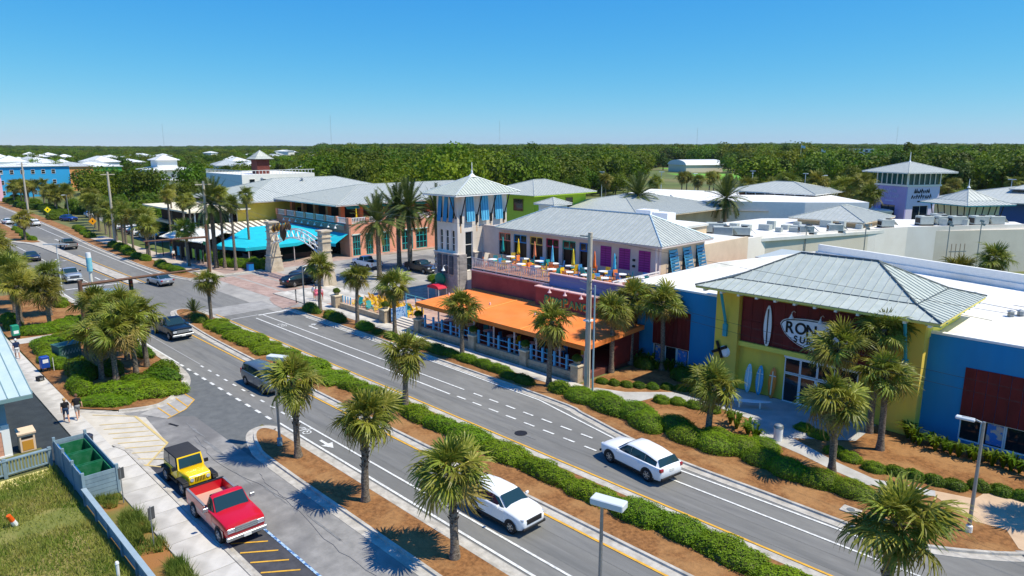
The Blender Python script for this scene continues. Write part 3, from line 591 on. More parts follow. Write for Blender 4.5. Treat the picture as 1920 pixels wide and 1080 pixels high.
for x,y in [(-26.4,41.0),(-25.4,41.6),(-24.2,41.8),(-22.9,42.0),(-14.2,41.2),(-13.2,40.9),(-11.8,40.5),(-17.0,43.4),(-15.9,42.9)]: bush(x,y,.65,.5,.5,gl,'round',0,'path shrubs')
gl = 'shrub in the low hedge edging the mulch before the right hand blue wall'
for i in range(9): bush(-10.8+i*.95, 40.9+.18*i+(.6 if i > 3 else 0), .6,.45,.5,gl,'dark',0,'edging shrubs right')
gl = 'broad leafy plant at the foot of the shop wall'
for i in range(16): strap(-11.8+i*.42+rnd.uniform(-.1,.1), 46.6-.05*i+rnd.uniform(-.5,.4), rnd.uniform(.8,1.3), gl, 'wall foot plants')
gl2 = 'leafy plant under the dark red shutter of the left blue wall'
for i in range(12): strap(-33.4+i*.62+rnd.uniform(-.1,.1), 47.4+rnd.uniform(-.7,.3), rnd.uniform(.9,1.5), gl2, 'plants under the left shutter')
for x,y,rx in [(-28.0,46.4,1.0),(-26.6,46.6,.9),(-32.0,46.9,1.0)]: bush(x,y,rx,.8,1.0,'dark shrub before the left blue wall','dark',0,'shrubs before the left blue wall')
gl = 'sago tuft in the bed behind the short palm'
for x,y in [(-20.2,40.4),(-19.2,40.0),(-18.4,39.4),(-20.9,40.9)]: strap(x,y,1.25,gl,'sago tufts')
# near-side bed
gl = 'green shrub in the planted bed beside the sidewalk'; gg = 'bed shrubs by the sidewalk'
for (x,y,rx,ry,h,k,rz) in [(-54.6,15.0,2.6,1.3,.9,'long',.75),(-55.6,13.4,2.6,1.3,.9,'long',.5),(-54.4,12.2,2.0,1.0,.6,'long',.7),(-57.0,16.9,1.8,1.1,.9,'dark',.2),(-58.6,17.6,1.6,1.0,.9,'dark',.1),(-53.6,16.2,1.5,.9,.8,'round',.8),(-58.0,11.6,1.2,.8,.9,'round',0),(-59.6,11.6,1.1,.8,.9,'round',0),(-61.6,12.6,1.4,1.0,1.3,'dark',0),(-63.4,12.6,1.4,1.0,1.3,'dark',0),(-66.5,11.9,1.2,.8,.8,'round',0),(-69.0,11.5,1.2,.8,.8,'round',0),(-72.0,12.0,1.6,.9,.9,'round',.2),(-74.0,12.6,2.0,1.0,.9,'long',.5),(-75.0,14.6,2.4,1.0,.9,'long',1.0),(-65,18,1.6,.7,.8,'dark',0),(-69,18,1.6,.7,.8,'dark',0),(-61.5,14.4,1.2,1,1.1,'dark',0),(-56.9,14.9,1.4,1.1,.9,'dark',0)]: bush(x,y,rx,ry,h,gl,k,rz,gg)
gl = 'green hedge mound beyond the bed path'
for (x,y,rx,ry) in [(-80.2,12.8,1.9,.9),(-80.4,14.6,1.9,.9),(-82.0,16.4,1.9,.9),(-84.5,11.6,1.6,.8),(-88,11.8,1.6,.8),(-93,17.5,2,.8),(-97,17.6,2,.8)]: bush(x,y,rx,ry,.9,gl,'long',1.1 if x > -83 else 0,'hedge beyond the path','hedge',.08,'hedge')
gl = 'dense green shrub on the near verge of the far road'
for i in range(16): bush(-112-i*4.3, 16.2+.12*i+rnd.uniform(-1,1), 2.6, 1.6, 1.5, gl, 'round', 0, 'near verge shrubs')
gl = 'clipped shrub on the planted strip left of the crossing'
for (x,y,rx,ry,h) in [(-107,35.2,2.4,.9,.8),(-110.6,35.0,2.2,.9,.8),(-113.5,35.3,1.8,.9,.9),(-121,35.3,1.6,.8,.9),(-124.5,35.2,1.8,.9,.9),(-129,35.3,2.0,.9,1.1),(-133,35.8,2.0,.9,1.2),(-137,36,2.0,.9,1.2),(-141,36.0,1.8,.9,1.1),(-160,36.8,2.4,1,.9),(-166,37.4,2.4,1,.9),(-172,38,2.4,1,.9),(-178,38.8,2.4,1,.9)]: bush(x,y,rx,ry,h,gl,'long' if rx > 1.9 else 'round',.02,'strip shrubs left of the crossing')
gl = 'boxy green hedge before the snack patio'
for (x,y,rx,ry,h) in [(-113.5,42.6,1.9,1.2,1.5),(-111.2,43.4,1.9,1.2,1.5),(-104.4,43.4,1.8,1.0,1.3),(-101.4,44.6,1.6,1.1,1.6),(-99.8,45.6,1.2,1.0,1.6),(-106.6,42.6,1.7,1.0,1.2)]: bush(x,y,rx,ry,h,gl,'long',.5,'patio hedges','hedge',.08,'hedge')
for (x,y) in [(-163,27.4),(-167,27.2),(-172,27.6),(-178,28),(-185,28.4)]: bush(x,y,2.0,.8,.8,'low shrub on the planted median far down the road','round',0,'far median shrubs')
# shrubs of the court by the tower
for (x,y) in [(-74.5,58),(-72.5,57.2),(-70.8,58.4)]: bush(x,y,1.1,.9,.8,'round shrub in the court beside the white tower','round',0,'court shrubs')

# ---- rough grass, bottom left
def grass(name, polyfn, n, seed, hmin, hmax, m=grass_m, label=None):
    rnd = random.Random(seed); mb = MB(); c = 0
    while c < n:
        p = polyfn(rnd)
        if not p: continue
        x, y = p; d = fbm((x*.35, y*.35, seed), 3); 
        if d < -.25 and rnd.random() < .7: c += 1; continue
        h = rnd.uniform(hmin,hmax)*(1+.7*d); a = rnd.uniform(0,6.28); b = rnd.uniform(0,6.28); wd = rnd.uniform(.012,.03); ln = h*rnd.uniform(.2,.8)
        mb.add([(x-wd*math.cos(a),y-wd*math.sin(a),.03),(x+wd*math.cos(a),y+wd*math.sin(a),.03),(x+ln*math.cos(b),y+ln*math.sin(b),.03+h)], [(0,1,2)]); c += 1
    o = mb.build(name, m); o['kind'] = 'stuff'; tag(o, label, 'grass'); return o
sheet('grass_field', [(-48,-30),(10,-30),(10,7.2),(-39.5,7.2),(-45.2,6.0),(-45.2,5)], .02, mat('grass_soil', S(128,130,66), .95, rgb2=S(94,104,44), scale=.7, rgb3=S(156,140,88), scale3=.3, amt3=.7, bump=.6, bscale=20, detail=8))
sheet('grass_verge', [(-39.3,7.3),(10,7.3),(10,8.9),(-39.3,8.9)], .026, mat('verge_soil', S(126,112,62), .95, rgb2=S(104,108,46), scale=.6, rgb3=S(160,104,60), scale3=.4, amt3=.8, bump=.6, bscale=20))
grass('rough_grass', lambda r: (lambda x, y: (x, y))(r.uniform(-45,-27), r.uniform(-2,7.1)), 42000, 5, .10, .30, label='patchy rough grass and weeds in the field behind the rail')
grass('verge_grass', lambda r: (lambda x, y: (x, y) if fbm((x*.5,y*.6,9),2) > -.1 else None)(r.uniform(-39.2,-26), r.uniform(7.45,9.0)), 9000, 6, .15, .5, m=leaf_mat('verge_blade', S(84,108,36), S(122,130,54), S(170,110,60), .8, .25), label='tall weeds between the low rail and the sidewalk')
# verge planting far down the road, before the sky blue block
rnd = random.Random(41); gl = 'cabbage palm in the loose group before the sky blue block'
for i in range(16): cabbage_palm(-222-i*4.6+rnd.uniform(-1.5,1.5), 42+rnd.uniform(0,9)-.02*i, rnd.uniform(4.6,6.6), gl, 1.5, 'palms before the sky blue block', fine=False, boots=.2)
gl = 'rounded shrub on the verge before the sky blue block'
for i in range(22): bush(-206-i*4.2, 41.5+.1*i+rnd.uniform(-1.5,4), 2.8, 1.8, 1.6, gl, 'dark', 0, 'shrubs before the sky blue block')
gl = 'scrubby green bush in the rough behind the far sidewalk palms'
for i in range(60): bush(-128-rnd.uniform(0,110), (57 if i < 40 else 48)+rnd.uniform(0,14), rnd.uniform(2,4), rnd.uniform(2,3.4), rnd.uniform(2,4.4), gl, 'dark', rnd.uniform(0,3), 'scrub behind the far sidewalk') if True else None
# ------------------------------------------------------------------ building helpers
def clip2(poly, axis, val, keep_gt):
    out = []
    for i in range(len(poly)):
        a, b = poly[i], poly[(i+1)%len(poly)]; ia = (a[axis] >= val) if keep_gt else (a[axis] <= val); ib = (b[axis] >= val) if keep_gt else (b[axis] <= val)
        if ia: out.append(a)
        if ia != ib: t = (val-a[axis])/(b[axis]-a[axis]); out.append((a[0]+(b[0]-a[0])*t, a[1]+(b[1]-a[1])*t))
    return out
def roof_face(parent, pts, sp=.45, split=True, m=None, seam=None, th=.05, rib=.045):
    """standing-seam roofing laid on a planar polygon; pts[0]->pts[1] is the eave"""
    m = m or metal_roof; seam = seam or seam_m
    P = [Vector(p) for p in pts]; e = (P[1]-P[0]).normalized(); nrm = Vector((0,0,0))
    for i in range(len(P)): nrm += P[i].cross(P[(i+1)%len(P)])
    nrm.normalize()
    if nrm.z < 0: nrm = -nrm
    s = nrm.cross(e)
    q = [((p-P[0]).dot(e), (p-P[0]).dot(s)) for p in P]
    back = lambda a, b, h=0: P[0]+e*a+s*b+nrm*h
    lo, hi = min(a for a,_ in q), max(a for a,_ in q); n = max(1, round((hi-lo)/sp)); st = (hi-lo)/n; all_ = MB()
    for k in range(n):
        c = clip2(clip2(q, 0, lo+k*st, True), 0, lo+(k+1)*st, False)
        if len(c) < 3: continue
        mb = MB() if split else all_
        mb.m = 0; pl = [back(a,b) for a,b in c]
        ar = Vector((0,0,0))
        for i in range(len(pl)): ar += pl[i].cross(pl[(i+1)%len(pl)])
        if ar.dot(nrm) < 0: pl = pl[::-1]
        mb.slab(pl, th)
        xs = [b for a,b in c if abs(a-(lo+k*st)) < 1e-4]
        if len(xs) >= 2 and max(xs)-min(xs) > .1:
            b0, b1 = min(xs), max(xs); a0 = lo+k*st; mb.m = 1; w_ = .022
            mb.add([back(a0-w_,b0,-.005),back(a0+w_,b0,-.005),back(a0+w_,b1,-.005),back(a0-w_,b1,-.005),back(a0-w_,b0,rib),back(a0+w_,b0,rib),back(a0+w_,b1,rib),back(a0-w_,b1,rib)], [(4,5,6,7),(0,1,5,4),(1,2,6,5),(2,3,7,6),(3,0,4,7)])
        if split: mb.build('roof_panel', [m, seam], parent)
    if not split: all_.build('roof_sheeting', [m, seam], parent)
def hip_roof(parent, x0, x1, y0, y1, z0, z1, sp=.45, split=True, kick=None, soffit=None, m=None, cap=None, fascia=None, name='roof', apex=False):
    """hip roof over a rectangle; kick=(inset, z) gives a flatter skirt"""
    r = bpy.data.objects.new(name, None); COL.objects.link(r); r.parent = parent; r.empty_display_size = .2
    lv = [(0, z0)] + ([kick] if kick else []); h = min(x1-x0, y1-y0)/2
    rects = [[(x0+i,y0+i,z),(x1-i,y0+i,z),(x1-i,y1-i,z),(x0+i,y1-i,z)] for i, z in lv]
    if apex: top = [((x0+x1)/2,(y0+y1)/2,z1)]*4
    elif x1-x0 >= y1-y0: yc = (y0+y1)/2; top = [(x0+h,yc,z1),(x1-h,yc,z1),(x1-h,yc,z1),(x0+h,yc,z1)]
    else: xc = (x0+x1)/2; top = [(xc,y0+h,z1),(xc,y0+h,z1),(xc,y1-h,z1),(xc,y1-h,z1)]
    rects.append(top); caps = MB(); cap = cap or seam_m
    for a, b in zip(rects[:-1], rects[1:]):
        for i in range(4):
            j = (i+1)%4; pts = [a[i], a[j], b[j], b[i]]; pts = [p for k, p in enumerate(pts) if k == 0 or (Vector(p)-Vector(pts[k-1])).length > 1e-4]
            roof_face(r, pts, sp, split, m)
        for i in range(4): caps.tube([Vector(a[i])+Vector((0,0,.03)), Vector(b[i])+Vector((0,0,.03))], .07, 5)
    if (Vector(top[0])-Vector(top[2])).length > .05: caps.tube([Vector(top[0])+Vector((0,0,.04)), Vector(top[2])+Vector((0,0,.04))], .08, 5)
    if kick: q = rects[1]; [caps.tube([Vector(q[i])+Vector((0,0,.02)), Vector(q[(i+1)%4])+Vector((0,0,.02))], .04, 4) for i in range(4)]
    caps.build('hip_cap', cap, r)
    MB().box(x0+.03,x1-.03,y0+.03,y1-.03,z0-.2,z0-.06).build('soffit', soffit or wall_white, r)
    return r
def wall(parent, o, pos, a0, a1, z0, z1, holes, m, th=.25, name='wall'):
    """upright wall with real openings. o: y- y+ x- x+ = the way it faces; a runs along the wall"""
    A = sorted(set([a0,a1]+[min(max(h[i],a0),a1) for h in holes for i in (0,1)])); Z = sorted(set([z0,z1]+[min(max(h[i],z0),z1) for h in holes for i in (2,3)])); mb = MB()
    for i in range(len(A)-1):
        k = 0
        while k < len(Z)-1:
            inh = lambda kk: any(h[0]-1e-6 <= (A[i]+A[i+1])/2 <= h[1]+1e-6 and h[2]-1e-6 <= (Z[kk]+Z[kk+1])/2 <= h[3]+1e-6 for h in holes)
            if inh(k): k += 1; continue
            k0 = k
            while k < len(Z)-1 and not inh(k): k += 1
            put(mb, o, pos, A[i], A[i+1], Z[k0], Z[k], 0, -th)
    return mb.build(name, m, parent)
def put(mb, o, pos, a0, a1, z0, z1, d0, d1):
    """box on a wall plane; d measured outwards"""
    sg = 1 if o[1] == '+' else -1; p, q = sorted((pos+sg*d0, pos+sg*d1))
    return mb.box(a0,a1,p,q,z0,z1) if o[0] == 'y' else mb.box(p,q,a0,a1,z0,z1)
def window(parent, o, pos, a0, a1, z0, z1, fm, nx=1, nz=1, gm=None, fw=.07, back=.1, name='window'):
    mb = MB(); put(mb,o,pos,a0,a1,z0,z0+fw,-back+.05,-back-.03); put(mb,o,pos,a0,a1,z1-fw,z1,-back+.05,-back-.03); put(mb,o,pos,a0,a0+fw,z0+fw,z1-fw,-back+.05,-back-.03); put(mb,o,pos,a1-fw,a1,z0+fw,z1-fw,-back+.05,-back-.03)
    for i in range(1,nx): a = a0+(a1-a0)*i/nx; put(mb,o,pos,a-fw/2,a+fw/2,z0+fw,z1-fw,-back+.04,-back-.02)
    for i in range(1,nz): z = z0+(z1-z0)*i/nz; put(mb,o,pos,a0+fw,a1-fw,z-fw/2,z+fw/2,-back+.045,-back-.015)
    w_ = mb.build(name, fm, parent); put(MB(),o,pos,a0+fw*.5,a1-fw*.5,z0+fw*.5,z1-fw*.5,-back-.005,-back-.015).build('pane', gm or glass, w_); return w_
def boards(parent, o, pos, a0, a1, z0, z1, n, m, d=.05, gap=.012, name='board'):
    st = (a1-a0)/n
    for i in range(n): put(MB(),o,pos,a0+i*st+gap,a0+(i+1)*st-gap,z0,z1,d+random.uniform(-.006,.006),0.002).build(name, m, parent)
def empty_part(name, parent): r = bpy.data.objects.new(name, None); COL.objects.link(r); r.parent = parent; return r

# ------------------------------------------------------------------ surf shop
blue_w = mat('stucco_blue', S(30,140,198), .88, rgb2=S(34,128,180), scale=.5, bump=.2, bscale=40, rgb3=S(52,140,186), scale3=.7, amt3=.5, stretch=(1,1,.22), detail=8)
yel_w = mat('stucco_yellow', S(240,212,84), .88, rgb2=S(226,196,74), scale=.5, bump=.2, bscale=40, rgb3=S(214,188,88), scale3=.7, amt3=.5, stretch=(1,1,.22), detail=8)
yel_trim = mat('stucco_yellow_trim', S(236,222,96), .85)
red_b = mat('board_oxblood', S(112,32,30), .7, rgb2=S(92,24,24), scale=2, stretch=(1,1,.3), obj_random=.1)
teal = mat('paint_teal', S(52,158,170), .6); white_m = mat('paint_white', S(236,236,234), .55)
shop = thing('surf_shop','yellow and blue surf shop with grey hip roof and oval sign','shop',(-18.8,52,0))
def PZ(o): return o
def rel(root, objs): pass
class Root:      # children are given in world coordinates: shift the root's empty out of the way
    pass
shop.location = (0,0,0)
bm_ = MB(); bm_.prism([(-33.9,48.7),(5.9,48.7),(5.9,64.7),(-30.2,76.2),(-33.9,62)], 0, 6.45); bm_.build('flat_roof', roof_white, shop)
wall(shop,'y-',48.5,-34,-25.9,0,6.7,[(-32.3,-28.85,.3,1.85)],blue_w); wall(shop,'y-',48.5,-11.75,6,0,6.7,[(-9.57,-1.2,.25,1.8)],blue_w)
for a0,a1 in ((-34.02,-25.95),(-11.7,6.02)): put(MB(),'y-',48.5,a0,a1,6.703,6.85,.04,-.35).build('parapet_cap', white_m, shop)
par = [(-34,49),(-34,62),(-30.3,76.4),(6,64.9)]
strip(MB(), par, [(-.15,6.3),(-.15,6.98),(.15,6.98),(.15,6.3)]).build('parapet', roof_white, shop)
strip(MB(), [(-30.2,76.5),(6,65.0)], [(-.1,6.3),(-.1,7.75),(.25,7.75),(.25,6.3)]).build('parapet', mat('parapet_grey', S(234,233,226), .8, var=.04), shop)
for p in [(-24,60,-10,56.2),(-24,66,2,57.6),(-10,63,4,58.4)]:
    strip(MB(), [(p[0],p[1]),(p[2],p[3])], [(-.04,6.44),(-.04,6.475),(.04,6.475),(.04,6.44)]).build('roof_joint', mat('joint_dark', S(120,120,118), .8), shop)
rv = random.Random(3)
for i in range(12): x, y = rv.uniform(-30,3), rv.uniform(58,66); MB().lathe([(.22,0),(.2,.35),(.3,.38),(.02,.5)],(x,y,6.45),8).build('roof_vent', steel, shop)
for x0,x1,y in ((-31,-27,66),(-8,-1,60.5)): MB().box(x0,x1,y,y+.12,6.5,6.62).build('roof_pipe', steel, shop)
boards(shop,'y-',48.5,-32.35,-28.8,1.85,4.95,9,red_b,.06); boards(shop,'y-',48.5,-9.6,-1.2,1.8,4.95,14,red_b,.06)
for a in np.linspace(-32.3,-28.85,4)[:-1]: window(shop,'y-',48.5,a+.01,a+1.13,.3,1.85,white_m,1,1)
for a in np.linspace(-9.57,-1.2,8)[:-1]: window(shop,'y-',48.5,a+.01,a+1.18,.25,1.8,white_m,1,1)
poster = mat('poster_print', S(72,130,200), .6, rgb2=S(226,190,170), scale=2.3, thresh=(.5,.56))
for a in (-32.2,-30.0,-8.2,-5.8,-3.4): put(MB(),'y-',48.5,a+.1,a+.95,.4,1.7,-.088,-.098).build('poster', poster, shop)
# yellow entrance block
YB = MB().box(-25.85,-11.75,47.75,55.4,0,7.9); YB.build('wall', yel_w, shop)
for a0,a1 in ((-25.9,-24.05),(-13.35,-11.7)): MB().box(a0,a1,47.2,47.76,0,7.9).build('pier', yel_w, shop)
MB().box(-24.05,-13.35,47.45,47.76,3.55,3.9).build('ledge', yel_trim, shop)
st = (24.0-13.4)/13
for i in range(13):
    for z0,z1 in ((3.92,5.55),(5.57,7.3)):
        MB().box(-24.0+i*st+.01,-24.0+(i+1)*st-.01,47.62+random.uniform(-.006,.006),47.76,z0,z1).build('sign_board', red_b, shop)
MB().box(-11.748,-11.70,47.8,55.4,6.5,7.9).build('trim', yel_trim, shop)
hip_roof(shop,-27.0,-10.6,45.8,56.8,8.0,10.45,.58,True,(1.9,8.55),mat('soffit_yellow', S(222,206,110), .8),mat('roof_metal_pale', S(194,200,188), .5, rgb2=S(178,186,175), scale=1.2, metal=.05, obj_random=.04, spec=.5),mat('hip_dark', S(86,96,98), .5, metal=.3))
for i in range(12):
    x = -26.3+i*1.37
    MB().box(x-.09,x+.09,45.95,46.9,7.62,7.82).build('rafter_tail', white_m if i%1 == 0 else teal, shop)
for i in range(8):
    y = 46.6+i*1.32
    MB().box(-11.6,-10.75,y-.1,y+.1,7.6,7.82).build('rafter_tail', teal, shop)
for x in (-25.0,-12.6):
    MB().tube([(x,46.1,7.75),(x,46.95,5.6),(x,47.1,5.0)],.11,6).build('brace', teal, shop); MB().box(x-.16,x+.16,46.98,47.22,4.15,5.1).build('brace_foot', teal, shop)
# glazed entrance
MB().box(-20.5,-15.3,47.5,47.752,3.42,3.56).build('door_head', white_m, shop)
for a0,a1,z0,z1 in ((-20.42,-19.3,.12,2.25),(-20.42,-19.3,2.3,3.42),(-19.28,-18.1,2.3,3.42),(-18.08,-16.9,2.3,3.42),(-16.88,-15.4,2.3,3.42),(-16.88,-15.4,.12,2.25)): window(shop,'y-',47.5,a0,a1,z0,z1,white_m,1,1,fw=.06,back=.06)
for a in (-19.28,-18.1): d = window(shop,'y-',47.48,a,a+1.16,.12,2.25,white_m,1,1,fw=.1,back=.06,name='door'); MB().cyl((a+(.98 if a < -19 else .16),47.42,.9),(a+(.98 if a < -19 else .16),47.42,1.4),.025).build('handle', steel, d)
# oval sign
ov = [(-20.95,5.85),(-20.6,6.22),(-19.3,6.42),(-18.1,6.45),(-16.9,6.42),(-15.6,6.22),(-15.25,5.85),(-15.6,5.2),(-16.4,4.6),(-17.3,4.32),(-18.1,4.26),(-18.9,4.32),(-19.8,4.6),(-20.6,5.2)]
ov = smooth_path(ov+[ov[0]],4)[:-1]
def plate(pts, k, y0, y1, m, name, par):
    cx, cz = -18.1, 5.4; q = [(cx+(x-cx)*(1-k/2.9), cz+(z-cz)*(1-k/1.1)) for x,z in pts]; n = len(q)
    mb = MB().add([(x,y0,z) for x,z in q]+[(x,y1,z) for x,z in q], [tuple(range(n)), tuple(range(2*n-1,n-1,-1))]+[(i,n+i,n+(i+1)%n,(i+1)%n) for i in range(n)]); return mb.build(name, m, par)
sg = plate(ov,0,47.44,47.6,white_m,'sign',shop); plate(ov,.05,47.425,47.45,black,'sign_border',sg); plate(ov,.12,47.41,47.43,mat('sign_face', S(236,240,246), .5),'sign_face',sg)
def slant(s, size, x, z, dx, par, wob=0):
    for i, ch in enumerate(s):
        if ch != ' ': o = lettering(ch, size, black, par, (x+i*dx, 47.39, z+(wob*math.sin(i*2.1))), 0, depth=.02, align='CENTER'); o.rotation_euler = (PI/2, .06*math.sin(i*1.7), 0); o.scale = (1.12,1.25,1)
slant('RON', .92, -20.25, 5.3, .78, sg, .03); slant('JON', .92, -17.3, 5.33, .72, sg, .03); slant('SURF', .52, -19.75, 4.7, .47, sg); slant('SHOP', .52, -17.55, 4.7, .47, sg)
def gooseneck(par, x, y, z, m=white_m, s=1.0):
    mb = MB().tube([(x,y,z),(x,y-.25*s,z+.15*s),(x,y-.55*s,z+.12*s),(x,y-.62*s,z-.05*s)],.025*s,6); mb.lathe([(.05*s,0),(.07*s,-.1*s),(.2*s,-.3*s),(.19*s,-.3*s),(.05*s,-.12*s)],(x,y-.62*s,z-.02*s),10); return mb.build('gooseneck_lamp', m, par, 40)
for x in (-20.0,-18.0,-16.1): gooseneck(shop,x,47.62,6.75)
# surfboards
def surfboard_mesh(L, W, name='surfboard'):
    rings = []
    for k in range(15):
        t = k/14; z = L*t; wd = W/2*max(.03, (math.sin(PI*min(1,max(0,t*.96+.02)))**.55)); th = .035*max(.2,math.sin(PI*t)); y = .12*(t-.5)**2*4*.35
        rings.append([(wd*math.cos(a), y+th*math.sin(a), z) for a in [2*PI*i/10 for i in range(10)]])
    return MB().loft(rings)
def surfboard(x, y, z, L, W, m1, m2, label, lean=.1, rz=0):
    t = thing('surfboard', label, 'surfboard', (x,y,z), rz); t.rotation_euler = (-lean,0,rz)
    surfboard_mesh(L,W).build('deck', m1, t, True); MB().box(-.045,.045,-.075,-.032,.12*L,.88*L).build('stringer', m2, t); MB().box(-W*.42,W*.42,-.06,-.03,L*.72,L*.745).build('stripe', white_m, t); return t
sb_w = mat('board_white', S(232,236,238), .3, coat=.5); sb_b = mat('board_blue', S(70,172,214), .3, coat=.5); sb_o = mat('board_orange', S(240,132,44), .3, coat=.5); sb_pale = mat('board_pale', S(170,216,228), .3, coat=.5)
surfboard(-23.0,47.2,.13,2.2,.58,sb_pale,white_m,'pale surfboard leaning on the yellow wall next to the blue one')
surfboard(-22.15,47.25,.13,2.25,.6,sb_b,mat('cream', S(232,222,190), .4),'blue surfboard with cream stripe leaning on the yellow wall')
surfboard(-21.2,47.3,.13,2.3,.6,sb_o,mat('cream', S(232,222,190), .4),'orange surfboard leaning on the yellow wall by the doors')
wb = surfboard_mesh(3.1,.62); o = wb.build('wall_surfboard', sb_w, shop, True); o.location = (-21.9,47.5,3.85); MB().box(-.04,.04,-.06,-.03,.25,2.85).build('stringer', dark_steel, o)
# turtle emblem on the pier
e = MB(); e.m = 1
e.lathe([(.0,.12),(.3,.1),(.42,0),(0.01,0)],(0,0,0),12); e.m = 0
for a in (.85,-.85): e.cbox((-.35,0,.14),(1.25,.2,.05),a)
o = e.build('emblem', [black, sb_w], shop); o.location = (-25.0,47.19,2.9); o.rotation_euler = (PI/2,.35,0); o.scale = (1.1,1.1,1)
# surfboard bench, bin
t = thing('surfboard_bench','white surfboard bench on two pedestals before the surf shop','bench',(-21.4,44.5,.12),.55)
o = surfboard_mesh(3.0,.7).build('seat', sb_w, t, True); o.rotation_euler = (0,PI/2,PI/2); o.location = (-1.5,0,.5); o.rotation_euler = (PI/2,0,PI/2)
for dx in (-.7,.7): MB().box(dx-.05,dx+.05,-.12,.12,0,.48).build('pedestal', white_m, t)
t = thing('litter_bin','white round litter bin with domed lid on the shop path','bin',(-17.5,40.6,.12)); MB().lathe([(.26,0),(.28,.8),(.3,.82)],n=14).build('body', white_m, t, 40); MB().lathe([(.31,.84),(.26,1.0),(.1,1.08),(0.01,1.09)],n=14).build('lid', steel, t, 40)
# ------------------------------------------------------------------ two-storey restaurant with orange awning
maroon = mat('stucco_maroon', S(140,78,76), .85, rgb2=S(124,66,66), scale=.7, bump=.15, bscale=40)
lilac = mat('stucco_offwhite', S(216,204,198), .85, rgb2=S(204,190,184), scale=.6, bump=.15, bscale=40)
beige = mat('stucco_beige', S(228,208,178), .85, rgb2=S(214,194,164), scale=.5, bump=.15, bscale=40)
orange = mat('awning_orange', S(240,136,62), .85, rgb2=S(232,124,52), scale=.5, bump=.15, bscale=1.0, rgb3=S(228,140,84), scale3=.3, amt3=.4)
para_blue = mat('parapet_blue', S(108,122,168), .85, var=.06)
magenta = mat('shutter_magenta', S(158,52,140), .7, var=.08, scale=3)
sky_blue = mat('shutter_sky', S(96,186,224), .6, var=.06, scale=3); deep_blue = mat('shutter_blue', S(44,138,190), .6, var=.06, scale=3)
stone = mat('stone_tan', S(196,178,152), .9, rgb2=S(170,150,126), scale=2.5, bump=.4, bscale=18, obj_random=.08)
chr_y = mat('plastic_yellow', S(246,206,40), .5); chr_t = mat('plastic_teal', S(40,160,160), .5); chr_b = mat('plastic_blue', S(66,140,200), .5); chr_o = mat('plastic_orange', S(240,140,70), .5); rail_blue = mat('rail_blue', S(86,168,214), .6)
rest = thing('restaurant','two storey seafood restaurant with orange awning and grey metal roof','restaurant')
MB().box(-55,-34.3,48.05,74,0,5.5).build('ground_floor', maroon, rest)
MB().box(-62.1,-55.02,57,64,0,5.45).build('ground_floor', lilac, rest)
wall(rest,'y-',47.8,-55,-34.2,0,5.3,[(-53.5,-36,.1,2.9)],maroon,.24)
window(rest,'y-',47.8,-53.5,-36,.1,2.9,dark_steel,12,1,mat('dark_interior', S(40,24,20), .4),.08)
MB().box(-55,-34.3,47.95,56.2,5.502,5.62).build('deck', mat('deck_tile', S(176,120,84), .85, var=.1), rest)
put(MB(),'y-',47.78,-55.05,-43.7,5.3,5.42,.1,-.2).build('coping', mat('coping_pink', S(214,180,176), .8), rest)
put(MB(),'y-',47.8,-43.7,-34.2,5.3,6.4,.0,-.22).build('parapet', para_blue, rest); put(MB(),'y-',47.8,-43.75,-34.2,6.403,6.5,.06,-.28).build('coping', mat('coping_pink', S(214,180,176), .8), rest)
bx = MB().box(-44.7,-37.2,46.95,47.79,3.2,5.15).build('sign_box', maroon, rest); MB().box(-44.8,-37.1,46.85,47.79,5.152,5.25).build('coping', mat('coping_pink', S(214,180,176), .8), bx)
sgreen = mat('letter_green', S(44,150,104), .5); sgold = mat('letter_gold', S(224,170,80), .5)
for m_, dx, dy, dz in ((sgold, .07, -.03, -.08), (sgreen, 0, -.07, 0)):
    xx = -43.5
    for i, ch in enumerate('POMPANO'): sz = 1.1 if i in (0,3) else .95; o = lettering(ch, sz, m_, bx, (xx+dx, 46.93+dy, 3.78+dz), 0, depth=.03); o.scale = (1.0,1.0,1); xx += .74 if ch != 'M' else .86
for x in (-42.4,-40.5,-38.6): gooseneck(bx,x,47.0,5.3,mat('lamp_pink', S(226,196,196), .5))
# railing of the terrace: open steel panels
for i in range(6):
    x0 = -55+i*1.85; r = MB().box(x0,x0+.06,47.9,47.96,5.42,6.6); r.box(x0,x0+1.85,47.9,47.96,6.6,6.67); r.box(x0,x0+1.85,47.91,47.95,5.55,5.6)
    for k in range(1,12): r.box(x0+k*.15,x0+k*.15+.045,47.92,47.94,5.6,6.6)
    for k in range(6): r.tube([(x0+.2+.28*k,47.91,5.7),(x0+.32+.28*k,47.91,6.1),(x0+.22+.28*k,47.91,6.5)],.035,4)
    r.build('railing', mat('rail_silver', S(206,208,216), .4, metal=.4), rest)
